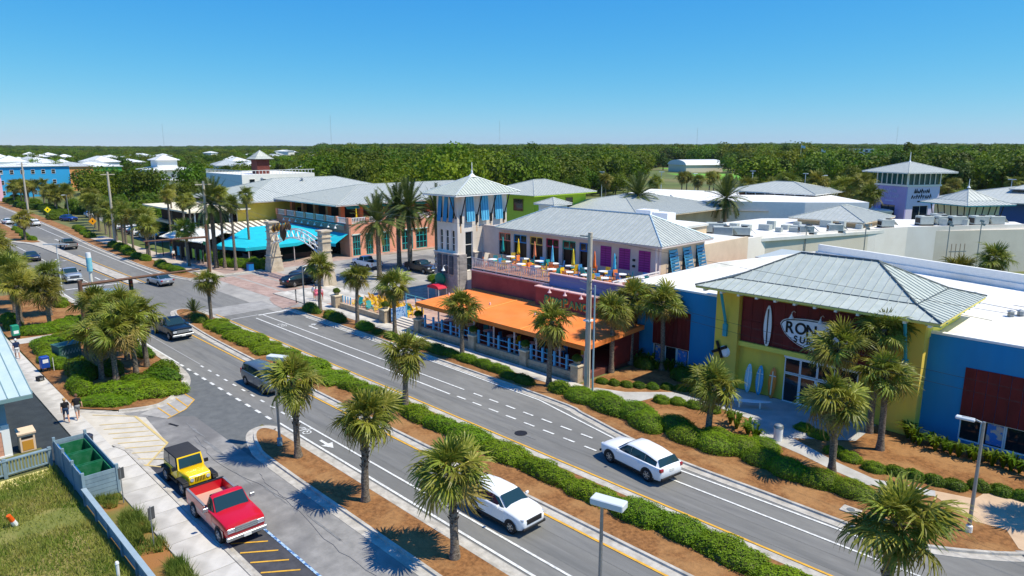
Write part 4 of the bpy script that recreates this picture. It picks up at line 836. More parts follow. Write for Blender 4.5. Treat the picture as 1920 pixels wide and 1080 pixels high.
# upper storey
bays = [(-59.4,-57.4),(-56.9,-54.8),(-54.3,-52.3),(-51.8,-49.9),(-49.4,-47.5),(-47.0,-45.2)]
wall(rest,'y-',56,-62.2,-37,5.6,8.95,[(a,b,5.65,8.3) for a,b in bays],lilac,.35)
tcol = [S(230,130,110),S(60,140,200),S(232,196,96),S(196,60,96),S(40,160,140),S(48,110,190)]
for i,(a,b) in enumerate(bays):
    fm = mat('transom_%s' % 'abcdef'[i], tcol[i], .6); window(rest,'y-',56,a,b,7.35,8.3,fm,2,1,fw=.12,back=.12,name='transom'); window(rest,'y-',56,a,b,5.65,7.34,dark_steel,2,1,mat('dark_interior', S(40,24,20), .4),fw=.06,back=.28,name='folding_door')
for a,b in ((-44.1,-42.75),(-41.75,-40.4),(-39.35,-38.0)):
    s = put(MB(),'y-',56,a,b,6.15,8.25,.06,.002).build('shutter', magenta, rest); put(MB(),'y-',56,(a+b)/2-.02,(a+b)/2+.02,6.15,8.25,.075,.061).build('centre_bar', mat('shutter_magenta_dark', S(110,30,100), .7), s)
    for k in range(8): put(MB(),'y-',56,a+.08,b-.08,6.3+k*.24,6.36+k*.24,.072,.061).build('louvre', mat('shutter_magenta_dark', S(110,30,100), .7), s)
for x,z in ((-42.2,7.2),(-39.9,7.2),(-42.2,6.6),(-39.9,6.6)): put(MB(),'y-',56,x-.13,x+.13,z-.1,z+.12,.14,.002).build('wall_speaker', black, rest)
wall(rest,'x+',-37,56.36,64.2,5.5,8.95,[],beige,.3); wall(rest,'x+',-37.05,64.2,73.8,0,8.2,[],beige,.3); wall(rest,'x+',-36.9,56.0,73.8,0,5.5,[],beige,.2)
MB().box(-52,-37.3,64.2,73.8,5.5,8.1).build('rear_block', roof_white, rest)
for y0,y1 in ((57.5,58.9),(60.0,61.4),(62.5,63.9)):
    s = MB()
    for k in range(8): z = 5.75+k*.33; dx = .62*(1-(z-5.6)/2.7); s.cbox((-36.98+dx,(y0+y1)/2,z+.1),(.03,y1-y0-.1,.3),0,.32)
    for y in (y0,y1-.06): s.add([(-36.35,y,5.6),(-36.3,y,5.6),(-36.9,y,8.4),(-36.96,y,8.4),(-36.35,y+.06,5.6),(-36.3,y+.06,5.6),(-36.9,y+.06,8.4),(-36.96,y+.06,8.4)],[(0,1,2,3),(7,6,5,4),(0,4,5,1),(1,5,6,2),(2,6,7,3),(3,7,4,0)])
    o = s.build('bahama_shutter', sky_blue, rest); put(MB(),'x+',-37,y0+.1,y1-.1,5.7,8.3,.01,.003).build('window', glass, rest)
hip_roof(rest,-59.0,-36.1,55.0,64.4,9.0,11.35,.5,True,None,lilac,None,mat('hip_blue', S(170,192,202), .45, metal=.1))
MB().box(-36.98,-36.85,55.2,55.45,5.6,8.8).build('downpipe', lilac, rest)
rl = MB().box(-36.6,-36.5,48.2,55.4,6.5,6.6)
for q in range(5): rl.box(-36.6,-36.5,48.2+q*1.78,48.3+q*1.78,5.62,6.5)
rl.build('end_railing', white_m, rest); MB().box(-36.57,-36.53,48.3,55.3,5.7,6.4).build('screen_panel', wall_white, rest)
# orange awning on posts, low stone wall with piers and blue rail posts
aw = empty_part('awning', rest)
edges = [-54.6,-47.2,-40.0,-32.8]
for a,b in zip(edges[:-1],edges[1:]):
    MB().slab([(a,40.1,3.1),(b,40.1,3.1),(b,47.78,3.42),(a,47.78,3.42)],.03).build('awning_panel', orange, aw); MB().slab([(a,40.08,3.12),(a,40.06,2.75),(b,40.06,2.75),(b,40.08,3.12)],.02).build('valance', orange, aw)
for x in (-54.62,-32.78): MB().slab([(x,40.1,3.1),(x,47.78,3.42),(x,47.78,3.05),(x,40.1,2.75)],.02).build('valance', orange, aw)
for x in edges[1:-1]: MB().tube([(x,40.1,3.13),(x,47.7,3.45)],.04,5).build('awning_seam', mat('awning_seam', S(246,170,90), .8), aw)
lightpost = mat('post_pink', S(222,204,206), .6)
for i in range(9): x = -54.2+i*2.62; MB().box(x-.06,x+.06,40.5,40.62,.5,3.05).build('awning_post', lightpost, rest)
for x in (-54.2,-48,-42,-36): MB().box(x-.06,x+.06,44.0,44.12,.5,3.5).build('awning_post', lightpost, rest)
MB().box(-54.4,-33.4,40.7,47.79,.02,.5).build('terrace_floor', mat('terrace_brick', S(120,70,58), .9, var=.12, scale=3), rest)
lw = empty_part('low_wall', rest); n = 40; st = 20.8/n
for i in range(n):
    for r_ in range(2): x0 = -54.2+i*st+(st/2 if r_ else 0); MB().box(x0+.006,min(x0+st-.006,-33.4),40.02+random.uniform(-.008,.008),40.4,.03+r_*.37,.38+r_*.37).build('stone_block', stone, lw)
for x in (-54.3,-46.0,-39.4,-33.7):
    p = MB().box(x-.38,x+.38,39.82,40.55,.03,1.35).build('pier', stone, rest); MB().box(x-.45,x+.45,39.75,40.62,1.352,1.47).build('pier_cap', mat('cap_stone', S(222,206,178), .9, var=.05), p)
for i in range(15):
    x = -53.3+i*1.32
    if min(abs(x-q) for q in (-54.3,-46.0,-39.4,-33.7)) > .5: MB().box(x-.09,x+.09,40.16,40.32,.78,2.0).build('rail_post', rail_blue, rest)
for x0,x1 in ((-53.85,-46.45),(-45.6,-39.8),(-39.0,-34.1)): MB().box(x0,x1,40.2,40.26,1.6,1.66).box(x0,x1,40.2,40.26,1.1,1.15).build('handrail', rail_blue, rest)
MB().box(-33.2,-33.12,43.8,47.6,.5,3.2).build('side_curtain', mat('curtain_red', S(110,40,34), .8, var=.15, scale=3), rest)
# planters on piers
def planter(x, y, z, label, group=None, s=1.0):
    t = thing('planter', label, 'planter', (x,y,z), 0, group); MB().lathe([(.2*s,0),(.34*s,.3*s),(.36*s,.36*s),(.3*s,.36*s)],n=12).build('pot', mat('pot_concrete', S(150,150,140), .9), t, 40); link('plant', BUSH['dark'][1], t, (0,0,.3*s), None, (.4*s,.4*s,.5*s)); return t
for x in (-54.3,-46.0,-39.4,-33.7): planter(x,40.18,1.47,'round planter on a stone pier of the orange awning terrace','terrace planters')
# ------------------------------------------------------------------ chairs and tables
def chair_proto(m, name='chair'):
    t = thing('chair','x','chair')
    MB().box(-.24,.24,-.24,.24,.42,.47).build('seat', m, t); b = MB()
    for k in range(5): b.cbox((-.2+k*.1,.27,.74),(.08,.03,.55),0,0,-.18)
    b.build('backrest', m, t)
    for sx in (-.21,.21):
        for sy in (-.2,.22): MB().box(sx-.025,sx+.025,sy-.025,sy+.025,0,.42).build('leg', m, t)
    return t
def adirondack(m, label, group):
    t = thing('lawn_chair', label, 'chair', group=group)
    for k in range(5): MB().cbox((-.22+k*.11,.3,.72),(.095,.03,.9-.06*abs(k-2)),0,0,-.38).build('back_slat', m, t)
    for k in range(4): MB().cbox((0,-.3+k*.15,.36-.03*k),(.54,.12,.03),0,0,-.15).build('seat_slat', m, t)
    for sx in (-.33,.33): MB().cbox((sx,-.05,.56),(.13,.75,.03)).build('arm', m, t); MB().box(sx-.03,sx+.03,-.36,-.3,0,.55).build('leg', m, t); MB().box(sx-.03,sx+.03,.22,.28,0,.55).build('leg', m, t)
    return t
rnd = random.Random(9)
py = adirondack(chr_y,'yellow slatted lawn chair in the cluster on the corner patio','yellow patio chairs'); first = True
for i in range(10):
    for j in range(2):
        loc = (-69.0+i*1.0+(.3*j), 44.4-1.5*j+rnd.uniform(-.2,.2), .2); rz = PI+rnd.uniform(-.3,.3)
        if first: py.location = loc; py.rotation_euler = (0,0,rz); first = False
        else: copy_tree(py, loc, rz)
for i in range(4): copy_tree(py, (-68.2+i*2.2, 41.6+rnd.uniform(-.2,.3), .2), rnd.uniform(-.4,.4)+PI*(i%2))
pt = adirondack(chr_t,'teal slatted lawn chair among the yellow ones on the corner patio','teal patio chairs'); pt.location = (-67.4,41.6,.2); pt.rotation_euler = (0,0,.4)
for x,y in ((-65.0,41.4),(-62.6,41.8),(-61.0,43.6)): copy_tree(pt,(x,y,.2),rnd.uniform(0,6))
# corner patio: wall, piers, blue-white gate panel and rail, steps
pat = thing('patio_wall','low tan stone wall with square piers round the corner patio','wall')
n = 16
for i in range(n):
    for r_ in range(2): x0 = -69.2+i*.58+(.29 if r_ else 0); MB().box(x0+.006,x0+.574,39.95+random.uniform(-.008,.008),40.25,.12+r_*.3,.42+r_*.3-.004).build('stone_block', stone, pat)
for x,y in ((-69.7,40.1),(-59.9,40.1),(-70.2,46.8)):
    p = MB().box(x-.5,x+.5,y-.5,y+.5,.1,1.4).build('pier', stone, pat); MB().box(x-.58,x+.58,y-.58,y+.58,1.402,1.52).build('pier_cap', mat('cap_stone', S(222,206,178), .9, var=.05), p)
rr = MB()
for y in (46.9,): rr.tube([(-69.6,46.9,1.2),(-60.0,46.9,1.2)],.04,5).tube([(-69.6,46.9,.8),(-60.0,46.9,.8)],.03,5)
rr.build('rail', mat('rail_aqua', S(120,200,200), .6), pat)
for i in range(6): MB().box(-69.6+i*1.9,-69.5+i*1.9,46.85,46.95,.12,1.25).build('rail_post', rail_blue, pat)
for i in range(5): MB().box(-69.6+i*.55,-69.5+i*.55,40.4,40.5,.72,1.5).build('rail_post', rail_blue, pat)
sheet('patio_floor', rect(-72,-33.5,40.0,57), .10, mat('patio_brick', S(196,166,148), .9, rgb2=S(174,140,124), scale=.9, bump=.15, bscale=20))
planter(-69.7,40.1,1.52,'grassy planter on the corner pier by the walking group'); planter(-59.9,40.1,1.52,'green planter on the pier beside the patio steps')
t = thing('gate_panel','blue and white painted panel beside the patio steps','panel',(-59.2,41.2,.1)); MB().box(-.05,.05,-1.0,1.0,.15,1.5).build('board', mat('panel_print', S(150,186,226), .6, rgb2=S(56,110,180), scale=3, thresh=(.5,.56)), t); MB().box(-.08,.08,.95,1.1,0,1.6).build('post', rail_blue, t); MB().box(-.08,.08,-1.1,-.95,0,1.6).build('post', dark_steel, t)
stp = thing('patio_steps','pale concrete steps between the stone piers','steps')
for k in range(4): MB().box(-58.9,-54.85,40.1+.35*k,41.6,.1+.13*k,.23+.13*k).build('step', mat('step_conc', S(214,204,190), .9, var=.06), stp)
# terrace furniture upstairs and down
def table_proto(m):
    t = thing('table','x','table'); MB().lathe([(.02,0),(.25,.02),(.04,.06),(.04,.7)],n=8).build('pedestal', dark_steel, t); MB().lathe([(.5,.7),(.5,.75),(.01,.75)],n=14).build('top', m, t); return t
def umbrella(x, y, z, m, label, rz=0):
    t = thing('parasol', label, 'parasol', (x,y,z), rz); MB().cyl((0,0,0),(0,0,2.5),.025,n=6).build('pole', wood_pole, t)
    rings = []
    for k,(r_,zz) in enumerate([(.22,.85),(.17,1.15),(.13,1.6),(.09,2.1),(.03,2.55)]): rings.append([((r_*(1 if i%2 else .6))*math.cos(2*PI*i/12+.1*k),(r_*(1 if i%2 else .6))*math.sin(2*PI*i/12+.1*k),zz) for i in range(12)])
    MB().loft(rings).build('canopy', m, t, True); return t
ux = [(-56.6,54.0,'turquoise',chr_t),(-54.2,54.1,'yellow',chr_y),(-51.4,53.8,'salmon',mat('cloth_salmon', S(236,140,100), .8)),(-48.0,52.9,'sky blue',sky_blue),(-44.9,52.6,'pale yellow',mat('cloth_pale_yellow', S(226,206,60), .8)),(-42.4,52.9,'bright orange',mat('cloth_orange', S(240,120,50), .8)),(-40.2,53.2,'cyan',mat('cloth_cyan', S(70,180,220), .8))]
for i,(x,y,c,m_) in enumerate(ux): umbrella(x,y,5.62,m_,'closed %s parasol on the upper restaurant terrace' % c, i)
cols = [(chr_y,'yellow'),(chr_t,'teal'),(chr_o,'orange'),(chr_b,'blue')]
prot = {}
for m_, c in cols:
    p = chair_proto(m_); p['label'] = '%s chair on the upper terrace behind the railing' % c; p['group'] = '%s terrace chairs' % c; prot[c] = [p, False]
def seat(c, loc, rz, label=None, group=None):
    p = prot[c]
    if not p[1]: p[0].location = loc; p[0].rotation_euler = (0,0,rz); p[1] = True; return p[0]
    return copy_tree(p[0], loc, rz, label, group)
tb = table_proto(white_m); tb['label'] = 'round white table on the upper restaurant terrace'; tb['group'] = 'terrace tables'; tb.location = (-54.0,50.0,5.62)
k = 0
for i in range(9):
    for j in range(2):
        cx, cy = -54.0+i*2.15, 50.0+j*2.7
        if i+j: copy_tree(tb, (cx,cy,5.62), 0)
        for q in range(3): a = q*2.1+i; c = cols[k%4][1]; k += 1; seat(c,(cx+.75*math.cos(a),cy+.75*math.sin(a),5.62),a-PI/2)
tb2 = copy_tree(tb,(-52.5,42.6,.5),0,'round table in the shade under the orange awning','tables under the awning')
for i in range(7):
    cx = -52.5+i*2.9
    if i: copy_tree(tb2,(cx,42.6+.3*(i%2),.5),0)
    for q in range(2): a = 1.2+q*3.1+i*.7; c = ('blue','yellow','teal')[(i+q)%3]; seat(c,(cx+.8*math.cos(a),42.6+.8*math.sin(a),.5),a-PI/2,'%s chair in the shade under the orange awning' % c,'%s chairs under the awning' % c)
# ------------------------------------------------------------------ white corner tower with blue shutters
tw = thing('corner_tower','white corner tower with blue shutters and pyramid metal roof','tower')
tw_w = mat('stucco_white', S(238,230,220), .85, rgb2=S(226,216,206), scale=.5, bump=.12, bscale=40, rgb3=S(206,186,150), scale3=.5, amt3=.3, stretch=(1,1,.35))
tw_s = mat('stucco_shade_side', S(226,216,206), .85)
wx = [(-65.5,-64.95),(-64.4,-63.85),(-63.3,-62.75)]
wall(tw,'y-',52,-66,-62.2,5.6,12.75,[(a,b,6.0,8.5) for a,b in wx]+[(a,b,9.9,12.4) for a,b in wx],tw_w,.3)
for a,b in wx: window(tw,'y-',52,a,b,6.0,8.5,wall_white,1,3,fw=.06,back=.14); window(tw,'y-',52,a,b,9.9,12.4,dark_steel,1,1,fw=.06,back=.14)
sy_ = [(53.3,54.4),(55.6,56.7),(57.9,59.0)]
wall(tw,'x+',-62.2,52.3,60,5.6,12.75,[(53.2,54.35,5.6,8.3)]+[(a,b,9.7,12.5) for a,b in sy_],tw_w,.3); wall(tw,'x+',-62.2,52.3,60,0,5.6,[(53.2,54.35,3.6,5.6)],tw_w,.3,'wall')
window(tw,'x+',-62.2,53.2,54.35,3.6,8.3,wall_white,1,3,fw=.08,back=.16); 
for a,b in sy_: window(tw,'x+',-62.2,a,b,9.7,12.5,dark_steel,1,1,fw=.06,back=.2)
wall(tw,'x-',-66,52.3,60,0,12.75,[],tw_w,.3); wall(tw,'y+',60,-65.7,-62.5,0,12.75,[],tw_w,.3)
# stone base, each block a piece
sb_ = empty_part('stone_base', tw); grey_stone = mat('stone_grey', S(176,170,166), .9, rgb2=S(150,144,142), scale=2, bump=.3, bscale=14, obj_random=.07)
for r_ in range(15):
    z0 = r_*.38
    for k in range(5):
        x0 = -66.3+k*.87+(.4 if r_%2 else 0); x1 = min(x0+.85,-61.95)
        if x1-x0 > .1: MB().box(max(x0,-66.3),x1,51.7+random.uniform(-.015,.01),51.98,z0,z0+.365).build('stone_block', grey_stone, sb_)
    for y0,y1 in ((51.98,53.15),(54.4,55.6)): MB().box(-62.18,-61.92+random.uniform(-.01,.01),y0+.01,y1,z0,z0+.365).build('stone_block', grey_stone, sb_)
for y0,y1 in ((54.38,55.65),): MB().box(-62.15,-61.85,y0-.05,y1,5.71,5.82).build('ledge', tw_w, sb_)
MB().box(-66.4,-61.85,51.62,51.98,5.71,5.82).build('ledge', tw_w, sb_)
for a,b in wx: MB().box(a-.05,b+.05,51.55,51.7,3.3,5.5).build('dark_panel', mat('panel_slate', S(74,80,92), .7), sb_)
# bahama shutters propped out at the foot
for a,b in wx:
    s = MB().slab([(a-.05,51.6,9.5),(b+.05,51.6,9.5),(b+.05,51.95,12.5),(a-.05,51.95,12.5)],.06).build('shutter', deep_blue, tw); MB().tube([((a+b)/2,51.95,9.4),((a+b)/2,51.25,9.6)],.03,4).build('stay', dark_steel, s)
for a,b in sy_:
    s = MB().slab([(-61.85,a-.05,9.5),(-61.85,b+.05,9.5),(-62.1,b+.05,12.5),(-62.1,a-.05,12.5)],.06).build('shutter', sky_blue, tw)
    for y in (a+.15,(a+b)/2,b-.15): MB().tube([(-61.8,y,9.6),(-62.06,y,12.4)],.025,4).build('shutter_rib', deep_blue, s)
for y in (52.5,55.0,57.3,59.5): MB().tube([(-62.15,y,9.9),(-61.2,y,12.6)],.07,6).build('brace', dark_steel, tw); MB().box(-62.19,-62.05,y-.12,y+.12,9.3,10.3).build('brace_foot', dark_steel, tw)
for x in (-65.9,-62.4): MB().tube([(x,51.95,9.9),(x,51.0,12.6)],.06,6).build('brace', dark_steel, tw)
for z in (8.65,7.4): put(MB(),'x+',-62.2,54.8,60,z,z+.025,.006,.001).build('score_line', mat('score', S(170,158,150), .9), tw)
rust = mat('rust_streak', S(196,140,60), .9, rgb2=S(222,204,184), scale=1.2, stretch=(1,3,.4), thresh=(.4,.65))
for y in (52.5,55.0,57.3,59.5): put(MB(),'x+',-62.2,y-.09,y+.09,8.2,9.3,.004,.001).build('rust_streak', rust, tw)
hip_roof(tw,-67.2,-61.0,50.8,61.2,12.75,14.75,.45,True,None,white_m,mat('roof_metal_pale', S(206,213,211), .45),mat('hip_pale', S(206,212,212), .5, metal=.2),apex=True)
# the hip leaves a short ridge: crown it with a small cap and the finial
MB().lathe([(.5,0),(.3,.25),(.12,.4),(.12,.7),(.05,.75),(.03,1.7),(.005,1.75)],(-64.1,56,14.6),10).build('finial', white_m, tw, 40)
# green round sign and goosenecks on the tower base, red kiosk umbrella under it
t = thing('blade_sign','green rounded fish shaped sign hung on the tower base','sign',(-64.6,51.2,2.6)); MB().loft([[(.9*math.cos(a)*s_,y,.75*math.sin(a)*s_) for a in [2*PI*i/16 for i in range(16)]] for s_,y in ((.9,-.15),(1,-.1),(1,.1),(.9,.15))]).build('panel', mat('sign_green', S(20,130,96), .5), t, 40); MB().box(-.05,.05,.1,.5,.2,.3).build('bracket', dark_steel, t)
for x in (-65.5,-63.6): gooseneck(tw,x,51.7,4.2,white_m,1.3)
t = thing('canopy','small red half round canopy at the foot of the tower','canopy',(-64.2,50.4,1.7)); MB().loft([[(1.1*math.cos(a),-.7+1.4*k,.45*math.sin(a)) for a in [PI*i/10 for i in range(11)]] for k in (0,1)], close=True).build('cover', mat('canopy_red', S(196,30,60), .6), t, 40); [MB().cyl((sx,sy,-1.9),(sx,sy,0),.04,n=6).build('post', white_m, t) for sx in (-1.0,1.0) for sy in (-.6,.6)]
# ------------------------------------------------------------------ coral building with terrace across the side street
coral = mat('stucco_coral', S(236,168,138), .85, rgb2=S(224,152,124), scale=.6, bump=.12, bscale=40)
brown_w = mat('stucco_taupe', S(170,136,120), .85, var=.06); turq = mat('awning_turquoise', S(30,190,204), .8, rgb2=S(24,176,196), scale=.8)
turq_fr = mat('frame_turquoise', S(30,150,150), .5); yellow2 = mat('stucco_lemon', S(238,214,96), .85, rgb2=S(228,200,84), scale=.6)
cb = thing('coral_building','coral two storey building with turquoise doors and roofed terrace','building')
MB().box(-127,-101.3,61.3,108,0,5.2).build('ground_floor', brown_w, cb)
hx = [(61.6,63.1),(64.2,65.6),(67.4,69.0),(71.6,74.0),(74.7,77.2),(80.5,82.5),(85,87.5)]
wall(cb,'x+',-101,61.31,108,0,5.5,[(a,b,.1,3.6) for a,b in hx],coral,.3)
for a,b in hx: window(cb,'x+',-101,a,b,.1,3.6,turq_fr,3,3,fw=.12,back=.12,name='french_door')
for a,b in hx: put(MB(),'x+',-101,a-.15,b+.15,3.6,3.78,.12,.001).build('lintel', mat('trim_aqua', S(210,228,220), .7), cb)
wall(cb,'y-',61,-127,-101,0,5.5,[(-122,-104,.1,2.8)],brown_w,.3); window(cb,'y-',61,-122,-104,.1,2.8,dark_steel,8,1)
# balustrade: coral posts, openwork panels
for k in range(14): MB().box(-101.3,-100.85,61.2+k*3.4-.3,61.2+k*3.4+.3,5.5,6.55).build('baluster_pier', coral, cb)
for k in range(13):
    r = MB()
    y0 = 61.5+k*3.4; r.box(-101.1,-101.0,y0,y0+2.8,6.4,6.5).box(-101.1,-101.0,y0,y0+2.8,5.52,5.62)
    for q in range(9): r.box(-101.08,-101.03,y0+.15+q*.3,y0+.25+q*.3,5.62,6.4)
    r.build('railing', white_m, cb)
for k in range(8): MB().box(-126.6+k*3.6-.3,-126.6+k*3.6+.3,60.85,61.3,5.5,6.55).build('baluster_pier', coral, cb)
for k in range(7):
    r = MB(); x0 = -126.3+k*3.6; r.box(x0,x0+3.0,61.0,61.1,6.4,6.5).box(x0,x0+3.0,61.0,61.1,5.52,5.62)
    for q in range(9): r.box(x0+.15+q*.32,x0+.25+q*.32,61.02,61.07,5.62,6.4)
    r.build('railing', white_m, cb)
# sign band with small white lamps
MB().box(-124,-102,60.7,60.99,4.4,5.3).build('sign_band', brown_w, cb); MB().box(-124.1,-101.9,60.62,60.7,5.2,5.35).build('trim', turq_fr, cb)
for k in range(9): gooseneck(cb,-122+k*2.3,60.7,5.1,white_m,1.2)
# recessed upper storey with orange-brown piers, dark openings
up = mat('pier_terracotta', S(190,110,70), .85, var=.08)
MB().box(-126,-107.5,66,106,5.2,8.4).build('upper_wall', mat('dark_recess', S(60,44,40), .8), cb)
for k in range(12): MB().box(-106.6,-105.9,62.6+k*3.7,63.3+k*3.7,5.2,8.4).build('pier', up, cb)
for k in range(5): MB().box(-124+k*4.4,-123.3+k*4.4,62.4,63.1,5.2,8.4).build('pier', up, cb)
for k in range(11): MB().slab([(-105.4,63.5+k*3.7,7.6),(-105.4,66.1+k*3.7,7.6),(-106.4,66.1+k*3.7,8.3),(-106.4,63.5+k*3.7,8.3)],.04).build('shade_awning', turq, cb)
MB().box(-126.8,-101.3,61.3,107.9,5.202,5.3).build('terrace', mat('deck_tile', S(176,120,84), .85), cb)
hip_roof(cb,-127,-104.2,60.6,107,8.4,11.0,.6,False,None,lilac)
# parasols and tables on the terrace
for k in range(6): umbrella(-103.4,64+k*5.6,5.3,chr_o if k%2 else chr_y,'closed parasol on the coral building terrace',k)['group'] = 'coral terrace parasols'
# lemon building behind, with wide grey hip roof and porch
yb = thing('lemon_building','lemon yellow building with large grey hip roof behind the striped awning','building')
MB().box(-150,-128.4,56,92,0,8.0).build('wall', yellow2, yb); wall(yb,'x+',-128.2,54,92,0,8.0,[(66,69,4,6.4)],yellow2,.2); window(yb,'x+',-128.2,66,69,4,6.4,wall_white,2,2)
wall(yb,'x+',-127.9,70.5,78,2.6,6.6,[(71,77.5,2.6,6.2)],mat('trim_cream', S(240,228,160), .8),.3)
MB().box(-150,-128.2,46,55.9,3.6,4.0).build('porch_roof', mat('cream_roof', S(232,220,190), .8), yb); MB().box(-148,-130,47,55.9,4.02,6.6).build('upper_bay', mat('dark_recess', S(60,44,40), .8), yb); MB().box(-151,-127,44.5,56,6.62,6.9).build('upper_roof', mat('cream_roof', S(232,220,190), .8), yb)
for k in range(7): MB().box(-128.6,-128.35,46.2+k*1.55,46.4+k*1.55,0,6.6).build('post', white_m, yb)
r = MB().box(-128.5,-128.4,46.2,55.8,4.9,5.0)
for q in range(30): r.box(-128.48,-128.43,46.3+q*.32,46.36+q*.32,4.0,4.9)
r.build('railing', dark_steel, yb)
hip_roof(yb,-152,-126.5,54,94,8.0,11.6,.6,False,None,lilac)
for (x,y) in ((-143,66),(-137,72)): MB().lathe([(.25,0),(.25,.8),(.4,.85),(.01,1.1)],(x,y,10.6),8).build('roof_vent', steel, yb)
# second grey roof further left
gb = thing('grey_roof_hall','low cream hall with broad pale metal roof beyond the lemon building','building'); MB().box(-178,-156,68,88,0,6.0).build('wall', mat('trim_cream', S(240,228,160), .8), gb); hip_roof(gb,-180,-154,66,90,6.0,9.0,.8,False,None,lilac)
for k in range(5): window(gb,'x+',-155.98,70+k*3,71.6+k*3,2,4.4,wall_white,1,2,back=-.06)
# cupola building further back
cu = thing('cupola_building','white balconied building with small grey pagoda cupola','building'); MB().box(-215,-190,82,104,0,10.4).build('wall', wall_white, cu); hip_roof(cu,-197.5,-192,87,92.5,14.6,17,.5,False,(.8,15.2),dark_steel); MB().box(-196.6,-192.9,87.9,91.6,10.4,14.5).build('cupola', mat('brick_dark', S(110,54,46), .8, var=.2, scale=3), cu)
r = MB()
for y in range(82,104): r.box(-190.1,-190,y,y+.12,10.4,11.4)
for x in range(-215,-190): r.box(x,x+.12,82,82.1,10.4,11.4)
r.box(-190.12,-189.98,82,104,11.4,11.55).box(-215,-190,81.98,82.12,11.4,11.55); r.build('balustrade', white_m, cu)
for k in range(6): window(cu,'x+',-189.98,84+k*3.3,85.6+k*3.3,7,9.2,wall_white,1,2,back=-.06)
# snack patio: striped awning, white roofs, turquoise tent
sn = thing('snack_kiosk','open snack kiosk with white shed roofs left of the signal pole','kiosk')
MB().slab([(-124,38.6,3.4),(-111,40.6,3.4),(-113,45.5,4.6),(-126,43.5,4.6)],.12).build('roof', mat('shed_white', S(226,226,218), .7), sn); MB().slab([(-126,43.6,4.6),(-113,45.6,4.6),(-114.5,50,3.6),(-127.5,48,3.6)],.12).build('roof', mat('shed_grey', S(160,170,176), .7), sn)
for q in ((-123.6,38.9),(-117.6,39.8),(-111.4,40.8),(-114,49.4),(-126.6,47.6)): MB().cyl((*q,0),(*q,3.5),.08,n=6).build('post', dark_steel, sn)
MB().prism([(-123.5,40.5),(-113,42),(-114.5,48.5),(-125.5,47)],0,2.6).build('counter', mat('kiosk_dark', S(62,50,46), .8), sn)
gl = 'bright rack of beach goods beside the snack kiosk'
for k,(x,c) in enumerate(((-121.5,S(40,190,190)),(-119.3,S(36,170,200)),(-117,S(230,220,90)),(-114.8,S(190,220,70)),(-112.6,S(90,190,90)))):
    t = thing('display_rack',gl,'rack',(x,39.6+.17*(x+121.5),.1),0,'display racks'); MB().box(-.6,.6,-.04,.04,.5,1.9).build('goods', mat('goods_%s' % 'abcde'[k], c, .6, var=.3, scale=6), t); MB().box(-.65,-.6,-.1,.1,0,2).box(.6,.65,-.1,.1,0,2).build('frame', steel, t)
sa = thing('striped_awning','cream and grey striped awning on posts before the lemon building','awning')
for k in range(26):
    a = -128.0+k*.0; y0 = 47.5+k*.55; MB().slab([(-121.5+.06*k,y0,3.2),(-121.5+.06*k,y0+.55,3.2),(-127.8,y0+.55,4.4),(-127.8,y0,4.4)],.04).build('stripe', mat('stripe_cream', S(236,228,208), .8) if k%2 else mat('stripe_grey', S(110,104,98), .8), sa)
for k in range(5): MB().cyl((-121.7,47.8+k*3.4,0),(-121.7,47.8+k*3.4,3.2),.1,n=6).build('post', lilac, sa)
tt = thing('turquoise_tent','large turquoise fabric awning over the open air bar on the corner','awning')
C = [(-108.2,41.6,3.1),(-103.3,44.3,3.0),(-102.6,52.5,3.1),(-106,60.8,4.0),(-121,60.8,4.2),(-116,50,4.6)]
MB().slab([C[0],C[1],C[5]],.03).build('tent_panel', turq, tt); MB().slab([C[1],C[2],C[5]],.03).build('tent_panel', turq, tt); MB().slab([C[2],C[3],C[4],C[5]],.03).build('tent_panel', turq, tt)
for a,b in ((C[0],C[1]),(C[1],C[2]),(C[2],C[3])): MB().slab([a,(a[0],a[1],a[2]-.5),(b[0],b[1],b[2]-.5),b],.02).build('valance', turq, tt)
for q in ((-107.6,42.2),(-105.2,43.5),(-103.4,44.8),(-103,48.5),(-102.9,52),(-104.6,57)): MB().cyl((*q,0),(*q,3.05),.07,n=6).build('post', dark_steel if q[0] < -104 else lilac, tt)
MB().box(-120,-106,50,60,0,.9).build('bar_counter', mat('kiosk_dark', S(62,50,46), .8), tt)
tt2 = thing('turquoise_awning','turquoise wall awning at the corner of the coral building','awning'); MB().slab([(-106,57.5,2.5),(-101.2,58.5,2.5),(-101.2,60.9,3.9),(-106,60.9,3.9)],.03).build('cover', turq, tt2); MB().slab([(-106,57.48,2.5),(-106,57.46,2.0),(-101.2,58.46,2.0),(-101.2,58.48,2.5)],.02).build('valance', turq, tt2)
# ------------------------------------------------------------------ arch over the side street
ar = thing('street_arch','stone columned arch with white lattice truss over the side street','arch')
arch_stone = mat('arch_stone', S(212,198,176), .9, rgb2=S(188,172,150), scale=1.4, bump=.25, bscale=12, obj_random=.07)
for cx in (-97.4,-82.3):
    c = empty_part('column', ar)
    for k in range(12):
        z0 = k*.6; hw = 1.0-.4*min(1,k/7); MB().box(cx-hw,cx+hw,45.9-hw,45.9+hw,z0+.004,z0+.592).build('stone_course', arch_stone, c)
        if k in (3,7,9,10): MB().box(cx-hw-.12,cx+hw+.12,45.9-hw-.12,45.9+hw+.12,z0+.46,z0+.58).build('ledge', arch_stone, c)
    MB().box(cx-.8,cx+.8,45.1,46.7,7.2,7.4).build('column_cap', arch_stone, c)
tr = MB(); N = 18; top = []; bot = []
for i in range(N+1):
    t_ = i/N; x = -96.7+13.7*t_; top.append((x,45.5,5.4+1.5*math.sin(PI*t_))); bot.append((x,45.5,4.2+1.5*math.sin(PI*t_)))
